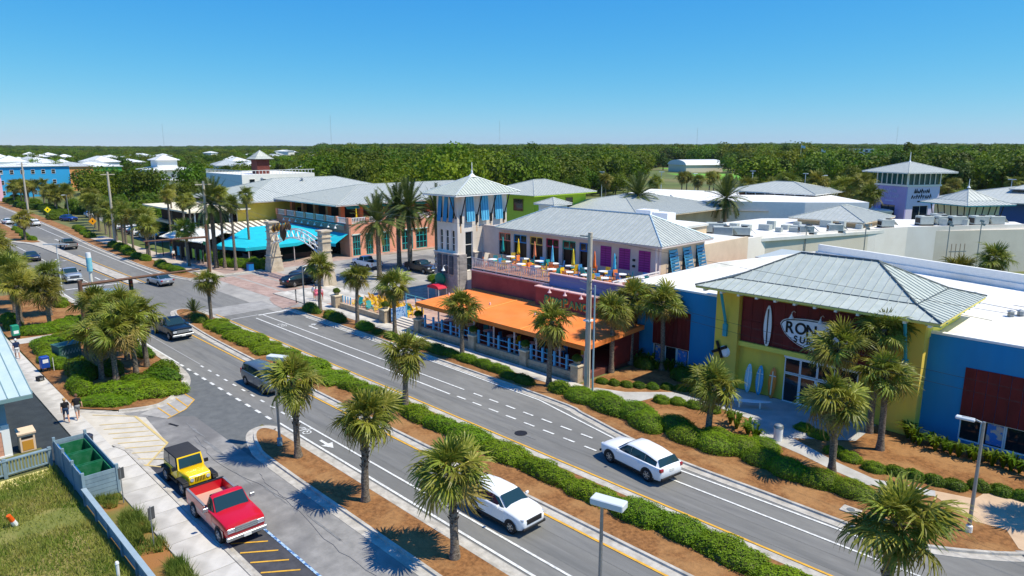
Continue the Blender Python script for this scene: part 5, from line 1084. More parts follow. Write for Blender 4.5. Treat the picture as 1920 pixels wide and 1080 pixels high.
for dy in (0,.8):
    T = [(x,y+dy,z) for x,y,z in top]; B = [(x,y+dy,z) for x,y,z in bot]; tr.tube(T,.09,5).tube(B,.09,5)
    for i in range(N): tr.tube([B[i],T[i+1]] if i%2 else [T[i],B[i+1]],.045,4)
tr.build('truss', mat('truss_white', S(226,226,222), .5), ar)
sc = MB(); rnd = random.Random(4)
for i in range(10): sc.m = i%2; x = -95.6+i*.55; z = 6.2+1.0*math.sin(PI*(x+96.7)/13.7); sc.lathe([(.02,-.5),(.25,-.2),(.3,.15),(.1,.5),(.02,.7)],(x,45.4+rnd.uniform(-.2,.2),z),7)
sc.lathe([(.05,-1.2),(.45,-.5),(.5,.4),(.3,1.0),(.05,1.4)],(-92.6,45.3,6.2),8)
sc.build('sculpture', [mat('bronze', S(196,140,50), .4, metal=.5), mat('bronze_dark', S(70,50,36), .5)], ar, 40)
# ------------------------------------------------------------------ buildings behind
lime = mat('stucco_lime', S(176,206,66), .85, var=.06)
lg = thing('lime_building','lime green block with grey hip roof behind the restaurant','building'); MB().box(-89,-78.8,82.2,95.4,0,10.4).build('wall', lime, lg)
for y in (84.5,90): window(lg,'x+',-78.78,y,y+1.8,7.6,9.6,mat('bronze_frame', S(120,110,40), .6),1,1,back=-.05)
window(lg,'y-',82.18,-83.5,-81.2,7.6,9.6,mat('bronze_frame', S(120,110,40), .6),1,1,back=-.05); hip_roof(lg,-90.4,-77.4,80.8,96.8,10.4,12.5,.6,False,None,lime); hip_roof(lg,-76.8,-72.4,80,84.4,9.3,10.2,.5,False,None,white_m); MB().box(-76.2,-73,80.6,83.8,0,9.1).build('vent_tower', white_m, lg)
gr = thing('grey_hip_hall','broad grey standing seam roofs behind the restaurant','building'); MB().box(-84,-64,90,116,0,7.4).build('wall', beige, gr); hip_roof(gr,-86,-62,88,118,7.4,9.9,.55,False,None,beige); MB().box(-62,-48,74.5,84,0,7.8).build('wall', beige, gr); MB().box(-62.2,-47.8,74.3,84.2,7.81,8.1).build('parapet', roof_white, gr)
for x,y in ((-57,80),(-53,78)): MB().box(x,x+2.4,y,y+2,8.1,9.6).build('roof_box', white_m, gr)
wf = thing('white_flat_store','long white flat roofed store with rooftop units','building')
MB().prism([(-54,90),(-47,80.5),(-40.8,84.5),(-31.2,108.6),(-18,127),(-22,131),(-40,120),(-52,108)],0,6.3).build('wall', mat('panel_beige', S(226,216,198), .85, rgb2=S(214,204,186), scale=.3), wf)
P = [(-40.9,80.7),(-40.6,87),(-31,109),(-19.5,126),(-6,142)]
for a,b in zip(P[:-1],P[1:]):      # tilt-up wall panels facing the alley
    L = (Vector(b)-Vector(a)).length; n = max(1,int(L/5)); d = (Vector(b)-Vector(a))/n
    for k in range(n): q0 = Vector(a)+d*k; q1 = q0+d*.996; strip(MB(), [tuple(q0),tuple(q1)], [(-.2,0),(-.2,7.0),(.0,7.0),(.0,0)]).build('wall_panel', mat('panel_beige2', S(246,238,228), .85, rgb2=S(238,228,216), scale=.25, obj_random=.03), wf)
MB().prism([(-54.2,90),(-46.5,80.3),(-40.6,84),(-31.0,109),(-19.5,126),(-22.2,131.2),(-40,120.2),(-52.2,108)],6.302,6.7).build('flat_roof', roof_white, wf)
hip_roof(wf,-46,-35,104,117,7.6,9.4,.7,False,None,beige); MB().box(-45,-36,105,116,6.6,7.5).build('roof_block', mat('tan_band', S(206,184,150), .85), wf)
wf2 = thing('upper_white_store','higher white parapet wall with faint lettering marks','building'); MB().prism([(-70,112),(-52,124),(-44,132),(-56,146),(-80,124)],0,8.4).build('wall', wall_white, wf2)
strip(MB(), [(-66,114.55),(-57,120.5)], [(-.12,6.6),(-.12,6.72),(0,6.72),(0,6.6)]).build('lettering_line', mat('tan_band', S(206,184,150), .85), wf2)
hv = mat('unit_grey', S(176,182,176), .6, var=.08); rnd = random.Random(12)
def hvac(x, y, z, sx, sy, sz, rz, label, group=None):
    t = thing('rooftop_unit', label, 'air unit', (x,y,z), rz, group); MB().box(-sx/2,sx/2,-sy/2,sy/2,.2,sz).build('casing', hv, t, bevel=.05); MB().lathe([(.4,0),(.4,.12),(.01,.12)],(sx*.2,0,sz),10).build('fan', dark_steel, t); MB().box(-sx/2-.02,-sx/2+.02,-sy*.4,sy*.4,.4,sz*.8).build('grille', dark_steel, t); MB().slab([(sx/2,-sy*.4,sz*.9),(sx/2,sy*.4,sz*.9),(sx/2+.7,sy*.4,.4),(sx/2+.7,-sy*.4,.4)][::-1],.04).build('hood', hv, t); MB().box(-sx/2,sx/2,-sy/2,-sy/2+.1,0,.2).box(-sx/2,sx/2,sy/2-.1,sy/2,0,.2).build('skid', dark_steel, t)
for (x,y,sx,sy,sz) in [(a_,b_,c_*.75,d_*.75,e_*.75) for a_,b_,c_,d_,e_ in [(-45.2,82.8,3.2,2.2,1.7),(-43.6,84.6,3.0,2.0,1.6),(-47.4,85.0,3.4,2.2,1.9),(-38.6,93.0,2.4,2,1.5),(-36.6,97.6,2.4,2,1.5)]]: hvac(x,y,6.7,sx,sy,sz,.6,'grey rooftop unit near the beige corner of the white roof','rooftop units by the corner')
for (x,y,sx,sy,sz) in [(a_,b_,c_*.7,d_*.7,e_*.75) for a_,b_,c_,d_,e_ in [(-33.6,108.4,2.6,2,1.6),(-30.6,115.6,2.8,2.2,1.9),(-29.0,118.2,2.6,2.2,1.8),(-27.2,118.6,3,2.4,1.9),(-25.0,121.4,3,2.4,1.9),(-23.4,123.6,3,2.2,1.8),(-30,120,2.4,2,2.0)]]: hvac(x,y,6.7,sx,sy,sz,.8,'grey rooftop unit in front of the purple tower','rooftop units by the purple tower')
rv = random.Random(8)
for i in range(16): t_ = rv.random(); x, y = -48+t_*22+rv.uniform(-2,2), 88+t_*34+rv.uniform(-3,3); MB().box(x,x+rv.uniform(.6,1.6),y,y+rv.uniform(.6,1.2),6.7,6.7+rv.uniform(.4,1.2)).build('roof_box', hv, wf)
# alley fittings: wall lamps on posts, garage door, pipes
for (x,y) in ((-34.2,100.2),(-27.3,112.6),(-24.5,117.2),(-38.8,92)):
    t = thing('floodlight_post','steel post with twin floodlights against the beige alley wall','lamp',(x+.9,y-.5,0),0,'alley floodlights'); MB().cyl((0,0,0),(0,0,7.8),.07,n=6).build('post', steel, t); MB().cbox((.1,-.3,7.8),(.5,.3,.3),.4,.3).build('lamp_head', steel, t); MB().cbox((.2,.3,7.3),(.4,.3,.3),.4,.3).build('lamp_head', steel, t)
for (x,y) in ((-26.4,114.0),(-25.6,115.2)):
    t = thing('pipe_rack','upright pipes strapped to the beige alley wall','pipes',(x+.55,y-.35,0),.95,'alley pipes'); [MB().cyl((dx,0,0),(dx,0,4.6),.06,n=6).build('pipe', mat('pipe_tan', S(190,160,130), .6), t) for dx in (-.5,.2)]; MB().box(-.8,.5,-.05,.05,3.4,3.55).box(-.8,.5,-.05,.05,.6,.75).build('strap', steel, t)
go = thing('loading_dock','grey recessed dock with roller door between the roofs','dock',(-36,72,0)); MB().box(-.2,6,3,9,0,5.8).build('wall', mat('dock_grey', S(186,192,192), .8, var=.05), go); MB().box(2.2,5.2,2.9,3.0,.2,4.8).build('roller_door', mat('roller_brown', S(120,112,106), .7), go); MB().slab([(-.4,2.4,5.9),(6.4,2.4,5.9),(6.4,9.2,6.1),(-.4,9.2,6.1)],.1).build('roof', mat('dock_roof', S(170,180,182), .7), go)
# purple tower with glass lantern and the canopy pavilion next to it
purple = mat('stucco_purple', S(172,162,216), .85, var=.05); lav = mat('stucco_lavender', S(228,216,236), .85, var=.04)
pt_ = thing('purple_tower','lavender tower with glazed lantern and grey pyramid roof','tower'); cx, cy = -43.4, 160.5
wall(pt_,'y-',cy,cx-8.5,cx,0,10.0,[(cx-6.5,cx-2.6,0,6.0)],purple,.3); window(pt_,'y-',cy,cx-6.5,cx-2.6,0,6.0,dark_steel,2,2,back=.2)
wall(pt_,'x+',cx,cy+.31,cy+8.5,0,10.0,[(cy+2.0,cy+6.0,0,6.0)],lav,.3); window(pt_,'x+',cx,cy+2,cy+6,0,6,wall_white,2,2,back=.2); MB().box(cx-8.5,cx-.35,cy+.35,cy+8.5,6.2,9.95).build('core', purple, pt_)
for k in range(7): MB().box(cx-8.3+k*1.36,cx-8.15+k*1.36,cy-.05,cy+.1,10.4,12.9).build('mullion', white_m, pt_); MB().box(cx-.1,cx+.05,cy+.2+k*1.36,cy+.35+k*1.36,10.4,12.9).build('mullion', white_m, pt_)
MB().box(cx-8.2,cx-.2,cy+.2,cy+8.2,10.3,12.9).build('lantern_glass', glass_mat('lantern_glass', S(40,90,96)), pt_); MB().box(cx-8.7,cx+.2,cy-.2,cy+8.7,10.0,10.35).build('band', wall_white, pt_)
hip_roof(pt_,cx-10.6,cx+2.1,cy-2.1,cy+10.6,12.9,15.0,.7,False,None,wall_white); MB().lathe([(.3,0),(.1,.3),(.05,2.0),(.01,2.1)],(cx-4.25,cy+4.25,14.9),8).build('finial', white_m, pt_)
def scrawl(x0, w_, z, rot, m):
    rnd = random.Random(int(z*10)); mb = MB()
    for i in range(9): a = x0+w_*i/9; b = a+w_/9*.7; h = rnd.uniform(.5,1.0); P_ = lambda u, v: (cx+.04, u, v) if rot else (u, cy-.04, v); mb.tube([P_(a,z),P_((a+b)/2,z+h),P_(b,z+rnd.uniform(0,.5))],.09,4)
    mb.build('lettering', m, pt_)
for rot, m_ in ((True,black),(False,mat('letter_silver', S(190,196,230), .5))):
    b0 = cy+1.6 if rot else cx-6.8
    scrawl(b0+.4,4.0,8.6,rot,m_); scrawl(b0-.2,5.2,7.5,rot,m_); MB().box(*( (cx+.02,cx+.06,b0+1.4,b0+3.6) if rot else (b0+1.4,b0+3.6,cy-.06,cy-.02)),6.75,7.05).build('lettering', m_, pt_)
ov_ = thing('canopy_pavilion','pavilion with wide grey pyramid roof and slanted cream wall panels','pavilion'); ox, oy = -32.2, 146.0
hip_roof(ov_,ox-5.2,ox+5.2,oy-5.2,oy+5.2,8.2,10.7,.8,False,(1.9,8.8),teal); MB().box(ox-3.5,ox+3.5,oy-3.5,oy+3.5,4.4,8.0).build('core', mat('cream_panel', S(236,220,186), .8), ov_); MB().box(ox-2.9,ox+2.9,oy-2.9,oy+2.9,0,4.38).build('base', teal, ov_)
for k in range(6): a = ox-3.6+k*1.44; MB().tube([(a*.9+ox*.1,oy-3.6,4.5),(a,oy-4.2,8.1)],.1,5).build('strut', dark_steel, ov_); b = oy-3.6+k*1.44; MB().tube([(ox+3.6,b*.9+oy*.1,4.5),(ox+4.2,b,8.1)],.1,5).build('strut', dark_steel, ov_)
MB().box(ox-4.1,ox+4.1,oy-4.1,oy+4.1,4.2,4.42).build('ring', teal, ov_); MB().lathe([(.3,0),(.06,.4),(.04,1.5),(.01,1.6)],(ox,oy,10.9),8).build('finial', white_m, ov_)
pr = thing('pavilion_hall','long low hall with grey hip roof beyond the pavilion','building'); MB().box(-44,-8,172,196,0,7).build('wall', mat('hall_blue', S(70,96,150), .8), pr); hip_roof(pr,-46,-6,170,198,7,9.6,.9,False,None,lilac); hip_roof(pr,-32,-24,178,190,9.4,10.8,.9,False,None,lilac)
bt = thing('beige_tower_store','beige corner store with slanted clerestory and grey hip roof','building'); MB().box(-74,-58,140,152,0,6.6).build('wall', beige, bt); MB().box(-73.4,-58.6,140.6,151.4,6.6,8.9).build('clerestory', glass, bt); hip_roof(bt,-76,-56,138,154,8.9,10.8,.8,False,None,wall_white)
for k in range(8): MB().tube([(-73+k*2.1,139.9,6.4),(-73+k*2.1,138.6,8.8)],.12,5).build('strut', white_m, bt); MB().tube([(-57.9,140.6+k*1.5,6.4),(-56.6,140.6+k*1.5,8.8)],.12,5).build('strut', white_m, bt)
MB().box(-57.98,-57.9,142,147,3.2,4.2).build('sign_panel', mat('sign_brown', S(86,40,30), .7), bt)
bs = thing('blue_striped_store','low blue shop front with grey lean roof behind the date palm','building'); MB().box(-92,-76,128,146,0,4.8).build('wall', mat('store_blue', S(20,96,160), .8), bs); MB().slab([(-75,126.5,4.7),(-75,147,4.7),(-84,147,7.2),(-84,126.5,7.2)],.12).build('roof', metal_roof, bs); MB().slab([(-93,126.4,4.7),(-75,126.4,4.7),(-84,134,7.2),(-88,134,7.2)],.12).build('roof', metal_roof, bs)
for k in range(7): MB().box(-75.9,-75.7,129+k*2.4,129.5+k*2.4,4.0,4.5).build('lamp', white_m, bs)
lowr = thing('low_white_roofs','low white roofed store row beyond the blue shop front','building'); MB().prism([(-112,150),(-86,150),(-70,166),(-80,186),(-120,176)],0,5.0).build('wall', mat('store_sage', S(190,196,190), .8), lowr); MB().prism([(-112.4,149.6),(-85.8,149.6),(-69.6,166),(-80,186.4),(-120.4,176.4)],5.002,5.6).build('flat_roof', roof_white, lowr)
lowr2 = thing('sage_low_store','low sage green store wall between the beige store and purple tower','building'); MB().prism([(-60,150),(-48,158),(-56,172),(-70,164)],0,4.6).build('wall', mat('store_sage', S(190,196,190), .8), lowr2); MB().prism([(-60.2,149.8),(-47.8,158),(-56,172.2),(-70.2,164)],4.602,5.0).build('flat_roof', roof_white, lowr2)
# ------------------------------------------------------------------ beach kiosk bottom left
ks = thing('beach_kiosk','corner of a small building with pale teal metal roof and pink siding','building')
MB().box(-64,-48.9,-6,5.7,0,3.5).build('wall', mat('kiosk_slate', S(128,158,176), .8, var=.05), ks)
for k in range(5): put(MB(),'x+',-48.9,-6,5.35,.12+k*.3,.40+k*.3,.05,.002).build('siding_board', mat('siding_pink', S(212,156,130), .8, var=.08, scale=2), ks)
put(MB(),'x+',-48.9,5.35,5.75,.02,2.0,.08,.002).build('trim', white_m, ks); put(MB(),'x+',-48.9,-6,5.35,1.62,1.85,.08,.002).build('trim', white_m, ks); put(MB(),'x+',-48.9,-6,5.75,.0,.11,.1,.002).build('trim', white_m, ks)
roof_face(ks, [(-47.9,7.0,3.85),(-47.9,-7,3.85),(-57,-7,6.4),(-57,7.0,6.4)], .62, True, mat('roof_mint', S(200,216,214), .45, rgb2=S(186,206,206), scale=1, metal=.2, obj_random=.03), mat('roof_mint_seam', S(120,150,152), .5))
MB().box(-48.0,-47.9,-7,7.0,3.6,3.8).build('gutter', mat('roof_mint_seam', S(120,150,152), .5), ks)
MB().tube([(-48.85,4.2,3.2),(-48.5,4.2,3.3),(-48.2,4.2,3.0)],.05,5).build('wall_lamp', teal, ks); MB().lathe([(.05,.1),(.22,-.15),(.2,-.15)],(-48.2,4.2,3.0),10).build('lamp_shade', teal, ks)
t = thing('bin_cabinet','tan boxed litter cabinet with slot beside the kiosk wall','bin',(-49.2,6.55,.02)); MB().box(-.35,.4,-.4,.4,0,1.15).build('cabinet', mat('cabinet_tan', S(224,196,166), .8, var=.05), t, bevel=.02); MB().box(.401,.42,-.28,.28,.12,.72).build('door', mat('cabinet_ochre', S(196,140,50), .7), t); MB().box(.395,.415,-.3,.3,.84,.98).build('slot', black, t); MB().cbox((0,0,1.22),(.95,.95,.1),0,.12).build('lid', mat('cabinet_tan', S(224,196,166), .8), t)
# skip enclosure: vertical boards round three green skips
en = thing('skip_enclosure','grey board fence enclosure around the green skips','fence'); bd = mat('fence_grey', S(136,158,168), .8, rgb2=S(116,138,150), scale=2, stretch=(1,1,.4), obj_random=.06); X0,X1,Y0,Y1 = -45.6,-39.3,7.35,8.95
for i in range(14): x = X0+i*.45; MB().box(x+.01,x+.44,Y0-.03,Y0+.02,.05,1.5-.01*(i%3)).build('board', bd, en); MB().box(x+.01,x+.44,Y1-.02,Y1+.03,.05,1.5).build('board', bd, en)
for k in range(6): MB().box(X1-.02,X1+.03,Y0,Y1,.06+k*.24,.28+k*.24).build('board', bd, en); MB().box(X0-.03,X0+.02,Y0,Y1,.06+k*.24,.28+k*.24).build('board', bd, en)
for (x,y) in ((X0,Y0),(X0,Y1),(X1,Y0),(X1,Y1),(-43.5,Y0),(-41.4,Y0)): MB().box(x-.07,x+.07,y-.07,y+.07,0,1.68).build('post', bd, en)
for i in range(3):
    t = thing('skip','open green steel skip inside the board enclosure','skip',(-44.4+i*2.0,8.15,.03),0,'green skips'); gm = mat('skip_green', S(20,104,62), .6, rgb2=S(60,120,90), scale=2.4, thresh=(.45,.75)); a,b,h = .92,.68,1.25
    MB().box(-a,a,-b,b,0,.06).build('floor', gm, t)
    for q in ((-a,a,-b,-b+.05),(-a,a,b-.05,b)): MB().box(*q,.06,h).build('side', gm, t)
    for q in ((-a,-a+.05,-b+.05,b-.05),(a-.05,a,-b+.05,b-.05)): MB().box(*q,.06,h).build('end', gm, t)
    MB().box(-a,a,-b-.06,-b+.02,h,h+.06).build('rim', mat('skip_blue', S(20,96,170), .5), t)
# fence with balusters along the kiosk, low rail along the grass
fn = thing('baluster_fence','blue grey baluster fence running from the kiosk to the skips','fence'); fy = [(-45.6,7.3),(-45.1,5.0),(-45.2,-6)]
a, b = Vector((-45.7,7.2)), Vector((-45.0,-4)); n = 70
for i in range(n): p = a.lerp(b,(i+.5)/n); MB().box(p.x-.03,p.x+.03,p.y-.035,p.y+.035,.25,1.0).build('baluster', bd, fn)
for z,zh,wd in ((1.0,1.07,.12),(.18,.26,.06)): strip(MB(), [tuple(a),tuple(b)], [(-wd,z),(-wd,zh),(wd,zh),(wd,z)]).build('rail', bd, fn)
for i in range(6): p = a.lerp(b,i/5*.98+.01); MB().box(p.x-.09,p.x+.09,p.y-.09,p.y+.09,0,1.15).build('post', bd, fn)
sheet('sand_strip', [(-45.3,7.0),(-44.2,6.9),(-43.8,3.5),(-44.6,-4),(-45.0,-4)], .03, mat('sand', S(236,222,150), .95, rgb2=S(200,186,120), scale=1))
lr = thing('low_rail','long grey capped low rail between grass and weeds','fence'); strip(MB(), [(-39.2,7.3),(-15,7.35)], [(-.12,.82),(-.12,.9),(.12,.9),(.12,.82)]).build('cap_rail', mat('rail_grey', S(150,168,176), .7, var=.08), lr); strip(MB(), [(-39.2,7.3),(-15,7.35)], [(-.03,.15),(-.03,.8),(.03,.8),(.03,.15)]).build('kick_board', bd, lr)
for i in range(12): MB().box(-39-.07+i*2.1,-39+.07+i*2.1,7.2,7.42,0,.84).build('post', bd, lr)
# ------------------------------------------------------------------ houses at the left and far away
def house(x, y, w_, d, h, wallc, roofc, label, rh=2.2, rz=0, group=None, storeys=2, name='house', balcony=False, ov=.6):
    t = thing(name, label, 'house', (x,y,0), rz, group); MB().box(-w_/2,w_/2,-d/2,d/2,0,h).build('wall', wallc, t)
    hip_roof(t,-w_/2-ov,w_/2+ov,-d/2-ov,d/2+ov,h,h+rh,1.2,False,None,white_m,roofc)
    for s in range(storeys):
        z0 = .9+s*(h/storeys)
        for k in range(max(2,int(w_/3.5))): a = -w_/2+1+k*3.2; window(t,'y-',-d/2,a,a+1.2,z0,z0+1.5,wall_white,1,2,back=-.06)
        for k in range(max(2,int(d/3.5))): a = -d/2+1+k*3.2; window(t,'x+',w_/2,a,a+1.2,z0,z0+1.5,wall_white,1,2,back=-.06)
    if balcony:
        for s in range(1,storeys+1): z0 = s*(h/storeys)-.15; MB().box(w_/2,w_/2+2,-d/2,d/2,z0,z0+.15).build('balcony', white_m, t); [MB().box(w_/2+1.85,w_/2+2,yy-.1,yy+.1,0 if s == 1 else z0-h/storeys,z0).build('post', white_m, t) for yy in np.linspace(-d/2+.2,d/2-.2,5)]
    return t
rw = mat('roof_white_metal', S(224,226,226), .5, var=.05); rg = mat('roof_grey_shingle', S(170,176,180), .8, var=.08); rr_ = mat('roof_red_tile', S(186,104,84), .85, var=.1)
sb1 = mat('house_skyblue', S(52,164,220), .85, var=.05); pk = mat('house_pink', S(240,190,206), .85); gn = mat('house_green', S(84,176,96), .85); og = mat('house_orange', S(216,150,90), .85); aq = mat('house_aqua', S(120,206,206), .85); cr = mat('house_cream', S(236,224,196), .85)
house(-322,53,34,26,11,sb1,rw,'large sky blue block with flat white roof far left',1.2,0,storeys=3,balcony=False)
house(-300,34,26,16,9,pk,rw,'pink block with pale roof at the far left edge',1.5,0)
house(-352,84,20,20,9.5,gn,rw,'green walled house beyond the sky blue block',2); house(-340,74,12,14,10,og,rg,'orange brown house next to the sky blue block',1.5)
house(-305,78,14,14,5,aq,rw,'small aqua roofed pavilion right of the sky blue block',2.4)
h_ = house(-318,104,18,16,8.5,wall_white,rw,'white balconied house with tiered roof among the trees',2,0,storeys=2,balcony=True); MB().box(-4,4,-4,4,8.5,12.4).build('upper_tier', wall_white, h_); hip_roof(h_,-5,5,-5,5,12.4,14.6,1,False,None,white_m,rw)
rnd = random.Random(33); gl = 'pale roofed house in the cluster behind the sky blue block'
for i in range(34): house(-rnd.uniform(345,560), 36+rnd.uniform(0,62), rnd.uniform(10,17), rnd.uniform(10,15), rnd.uniform(7,11), rnd.choice([wall_white,cr,pk,aq,wall_white]), rnd.choice([rw,rw,rg]), gl, rnd.uniform(1.6,3), rnd.choice([0,.1,-.1]), 'houses behind the sky blue block')
gl = 'white or cream house half hidden among the trees'
for i in range(62):
    a = R(rnd.uniform(-9,26)); D = rnd.uniform(340,950); dx = -math.cos(R(14)+a)*D; dy = math.sin(R(14)+a)*D
    if dy < 70: continue
    house(dx, dy, rnd.uniform(10,18), rnd.uniform(9,14), rnd.uniform(5.5,8)+D*.003, rnd.choice([wall_white,cr,wall_white]), rnd.choice([rw,rw,rg]), gl, rnd.uniform(1.6,2.6), rnd.uniform(-.4,.4), 'houses among the trees')
rh_ = thing('red_roof_resort','long resort block with red tiled roof on the far left horizon','building',(-880,60,0)); MB().box(-30,30,-60,40,0,13).build('wall', wall_white, rh_); hip_roof(rh_,-34,34,-64,44,13,17.5,4,False,None,white_m,rr_)
for k in range(10): window(rh_,'x+',30,-56+k*9,-52+k*9,3,9,wall_white,1,2,back=-.06)
sp = thing('white_spire','thin white spire on the far left horizon','spire',(-520,31,0)); MB().box(-1.5,1.5,-1.5,1.5,0,14).build('shaft', wall_white, sp); MB().lathe([(1.2,14),(.1,21)],n=8).build('point', wall_white, sp)
dm = thing('arched_hall','large hall with white barrel roof at the sports field','hall',(-268,446,0),R(62)); rings = [[(x,13*math.cos(a),5+3.6*math.sin(a)) for a in [PI*i/12 for i in range(13)]] for x in (-15,15)]; MB().loft(rings).build('barrel_roof', rw, dm, 40); MB().box(-14.5,14.5,-12.4,12.4,0,5.2).build('wall', cr, dm)
sheet('sports_field', [(-262,400),(-196,346),(-150,372),(-214,440)], .06, mat('turf', S(116,176,52), .9, rgb2=S(98,156,44), scale=.05)); sheet('sports_field', [(-330,492),(-292,462),(-262,486),(-300,520)], .06, mat('turf', S(116,176,52), .9))
for i,(x,y) in enumerate(((-152,352),(-145,360),(-138,350))): t = thing('flagpole','tall flagpole with white flag by the sports field','flagpole',(x,y,0),0,'field flagpoles'); MB().cyl((0,0,0),(0,0,19-2*i),.16,.08,8).build('pole', white_m, t); MB().add([(0,0,18.5-2*i),(1.8,.8,18-2*i),(1.7,.7,16.9-2*i),(0,0,17.3-2*i)],[(0,1,2,3)]).build('flag', wall_white, t)
wh = thing('hotel_block','white balconied hotel block with a blue wing on the right horizon','building',(-266,754,0),R(19)); MB().box(-14,14,-6,6,0,15).build('wall', wall_white, wh); MB().box(-24,-14.1,-6,6,0,14.5).build('wing', mat('hotel_blue', S(40,120,190), .8), wh)
for s in range(4):
    for k in range(6): window(wh,'y-',-6,-13+k*4.6,-10.4+k*4.6,4+s*2.7,5.9+s*2.7,wall_white,1,1,back=-.1)
for (x,y,w_,d) in ((-560,470,40,14),(-640,520,30,12),(-980,600,70,20),(-700,350,26,14)): house(x,y,w_,d,12.5,wall_white,rw,'white roofed low building poking out of the wood',1.5,-.7,'white roofs in the wood')
for (x,y,h_,lb) in ((-1500,870,88,'thin lattice radio mast on the horizon above the lemon building'),(-1700,560,66,'thin lattice radio mast over the left woods'),(-1300,1230,80,'thin radio mast above the white tower roof'),(-900,1500,60,'thin radio mast above the grey restaurant roof'),(-560,1820,62,'thin radio mast left of the white hotel block')):
    t = thing('radio_mast',lb,'mast',(x,y,0)); m = MB()
    for sx,sy in ((1,0),(-.5,.87),(-.5,-.87)): m.tube([(sx*1.0,sy*1.0,0),(sx*.35,sy*.35,h_)],.1 if h_ > 84 else .06,4)
    for k in range(int(h_/4)): f_ = 1-.65*k*4/h_; m.tube([(f_,0,k*4),(-.5*f_,.87*f_,k*4+4),(-.5*f_,-.87*f_,k*4)],.05 if h_ > 84 else .03,3)
    m.build('lattice', steel, t)
# ------------------------------------------------------------------ vehicles (x forward, wheels on z=0)
def paint(name, rgb, metal=.0, rough=.28): return mat('car_'+name, rgb, rough, metal=metal, coat=.35, spec=.5)
lamp_red = mat('lamp_red', S(150,16,22), .25, coat=.6); lamp_clear = mat('lamp_clear', S(214,220,224), .15, metal=.3, coat=.8); plate_m = mat('number_plate', S(226,226,220), .5); plastic_dk = mat('trim_black', S(34,34,36), .6)
def wheel(par, x, y, r, w_=.22, rim=alloy, n=18, spokes=6, tread=.0):
    s = 1 if y > 0 else -1; wh = empty_part('wheel', par); wh.location = (x,y,r)
    ring = lambda rr, yy: [(rr*math.cos(2*PI*i/n), yy, rr*math.sin(2*PI*i/n)) for i in range(n)]
    MB().loft([ring(r*.62,s*w_*.42),ring(r*.9,s*w_*.5),ring(r,s*w_*.36),ring(r,-s*w_*.4),ring(r*.6,-s*w_*.5)]).build('tyre', rubber, wh, 35)
    m = MB(); m.loft([ring(r*.64,s*w_*.40),ring(r*.60,s*w_*.46),ring(r*.54,s*w_*.30)],cap=False)
    for k in range(spokes): a = 2*PI*k/spokes; m.cbox((r*.3*math.cos(a),s*w_*.40,r*.3*math.sin(a)),(r*.6,.03,r*.15),0,-a)
    m.cyl((0,s*w_*.3,0),(0,s*w_*.46,0),r*.14,n=8); m.build('rim', rim, wh, 35); MB().cyl((0,s*w_*.2,0),(0,s*w_*.27,0),r*.56,n=n).build('brake_disc', dark_steel, wh)
def section(x, zb, zs, zt, hw, crown=.06, tuck=.93, shoulder=.97):
    """body cross-section ring at station x"""
    return [(x,-hw*tuck,zb),(x,-hw,zb+(zs-zb)*.35),(x,-hw,zs-.06),(x,-hw*shoulder,zs),(x,-hw*.86,zt),(x,-hw*.4,zt+crown),(x,hw*.4,zt+crown),(x,hw*.86,zt),(x,hw*shoulder,zs),(x,hw,zs-.06),(x,hw,zb+(zs-zb)*.35),(x,hw*tuck,zb)]
def quad_inset(q, a0, a1, b0, b1, off):
    """sub-quad of q (bl,br,tr,tl) between fractions, pushed out by off"""
    q = [Vector(p) for p in q]; P = lambda u, v: (q[0].lerp(q[1],u)).lerp(q[3].lerp(q[2],u),v); n = (q[1]-q[0]).cross(q[3]-q[0]).normalized(); c = sum(q, Vector())/4
    return [P(a0,b0)+n*off, P(a1,b0)+n*off, P(a1,b1)+n*off, P(a0,b1)+n*off]
def pane(par, q, a0, a1, b0, b1, name='side_window', off=.008, m=None):
    p = quad_inset(q,a0,a1,b0,b1,off); return MB().slab(p,.012).build(name, m or car_glass, par)
def cabin_box(par, bl, roof, zb, zr, wb, wt, col, side=((.04,.48),(.52,.95)), rearw=True, bev=.07, roofm=None):
    """glasshouse: bl=(rear base x, front base x), roof=(rear top x, front top x)"""
    (xr,xf),(rr,rf) = bl, roof
    B = [(xr,-wb,zb),(xf,-wb*.96,zb),(xf,wb*.96,zb),(xr,wb,zb)]; xm0 = rr+(rf-rr)*.3; xm1 = rr+(rf-rr)*.75
    T = [(rr,-wt,zr-.03),(rf,-wt,zr-.02),(rf,wt,zr-.02),(rr,wt,zr-.03)]
    mb = MB().add(B+T,[(3,2,1,0),(4,5,6,7),(0,1,5,4),(1,2,6,5),(2,3,7,6),(3,0,4,7)]); cb_ = mb.build('cabin', col, par, 40, bev, 2)
    if roofm: MB().slab([(rr+.03,-wt+.02,zr-.005),(rf-.03,-wt+.02,zr+.005),(rf-.03,wt-.02,zr+.005),(rr+.03,wt-.02,zr-.005)],.03).build('roof_skin', roofm, cb_, bevel=.01)
    ws = [B[2],B[1],T[1],T[2]]; ws = [B[1],B[2],T[2],T[1]]; pane(par,ws,.05,.95,.06,.94,'windscreen')
    if rearw: pane(par,[B[3],B[0],T[0],T[3]],.08,.92,.12,.92,'rear_window')
    for q,fl in (([B[0],B[1],T[1],T[0]],0),([B[2],B[3],T[3],T[2]],1)):
        for a,b in side: u0,u1 = (a,b) if not fl else (1-b,1-a); pane(par,q,u0,u1,.1,.9)
    return cb_
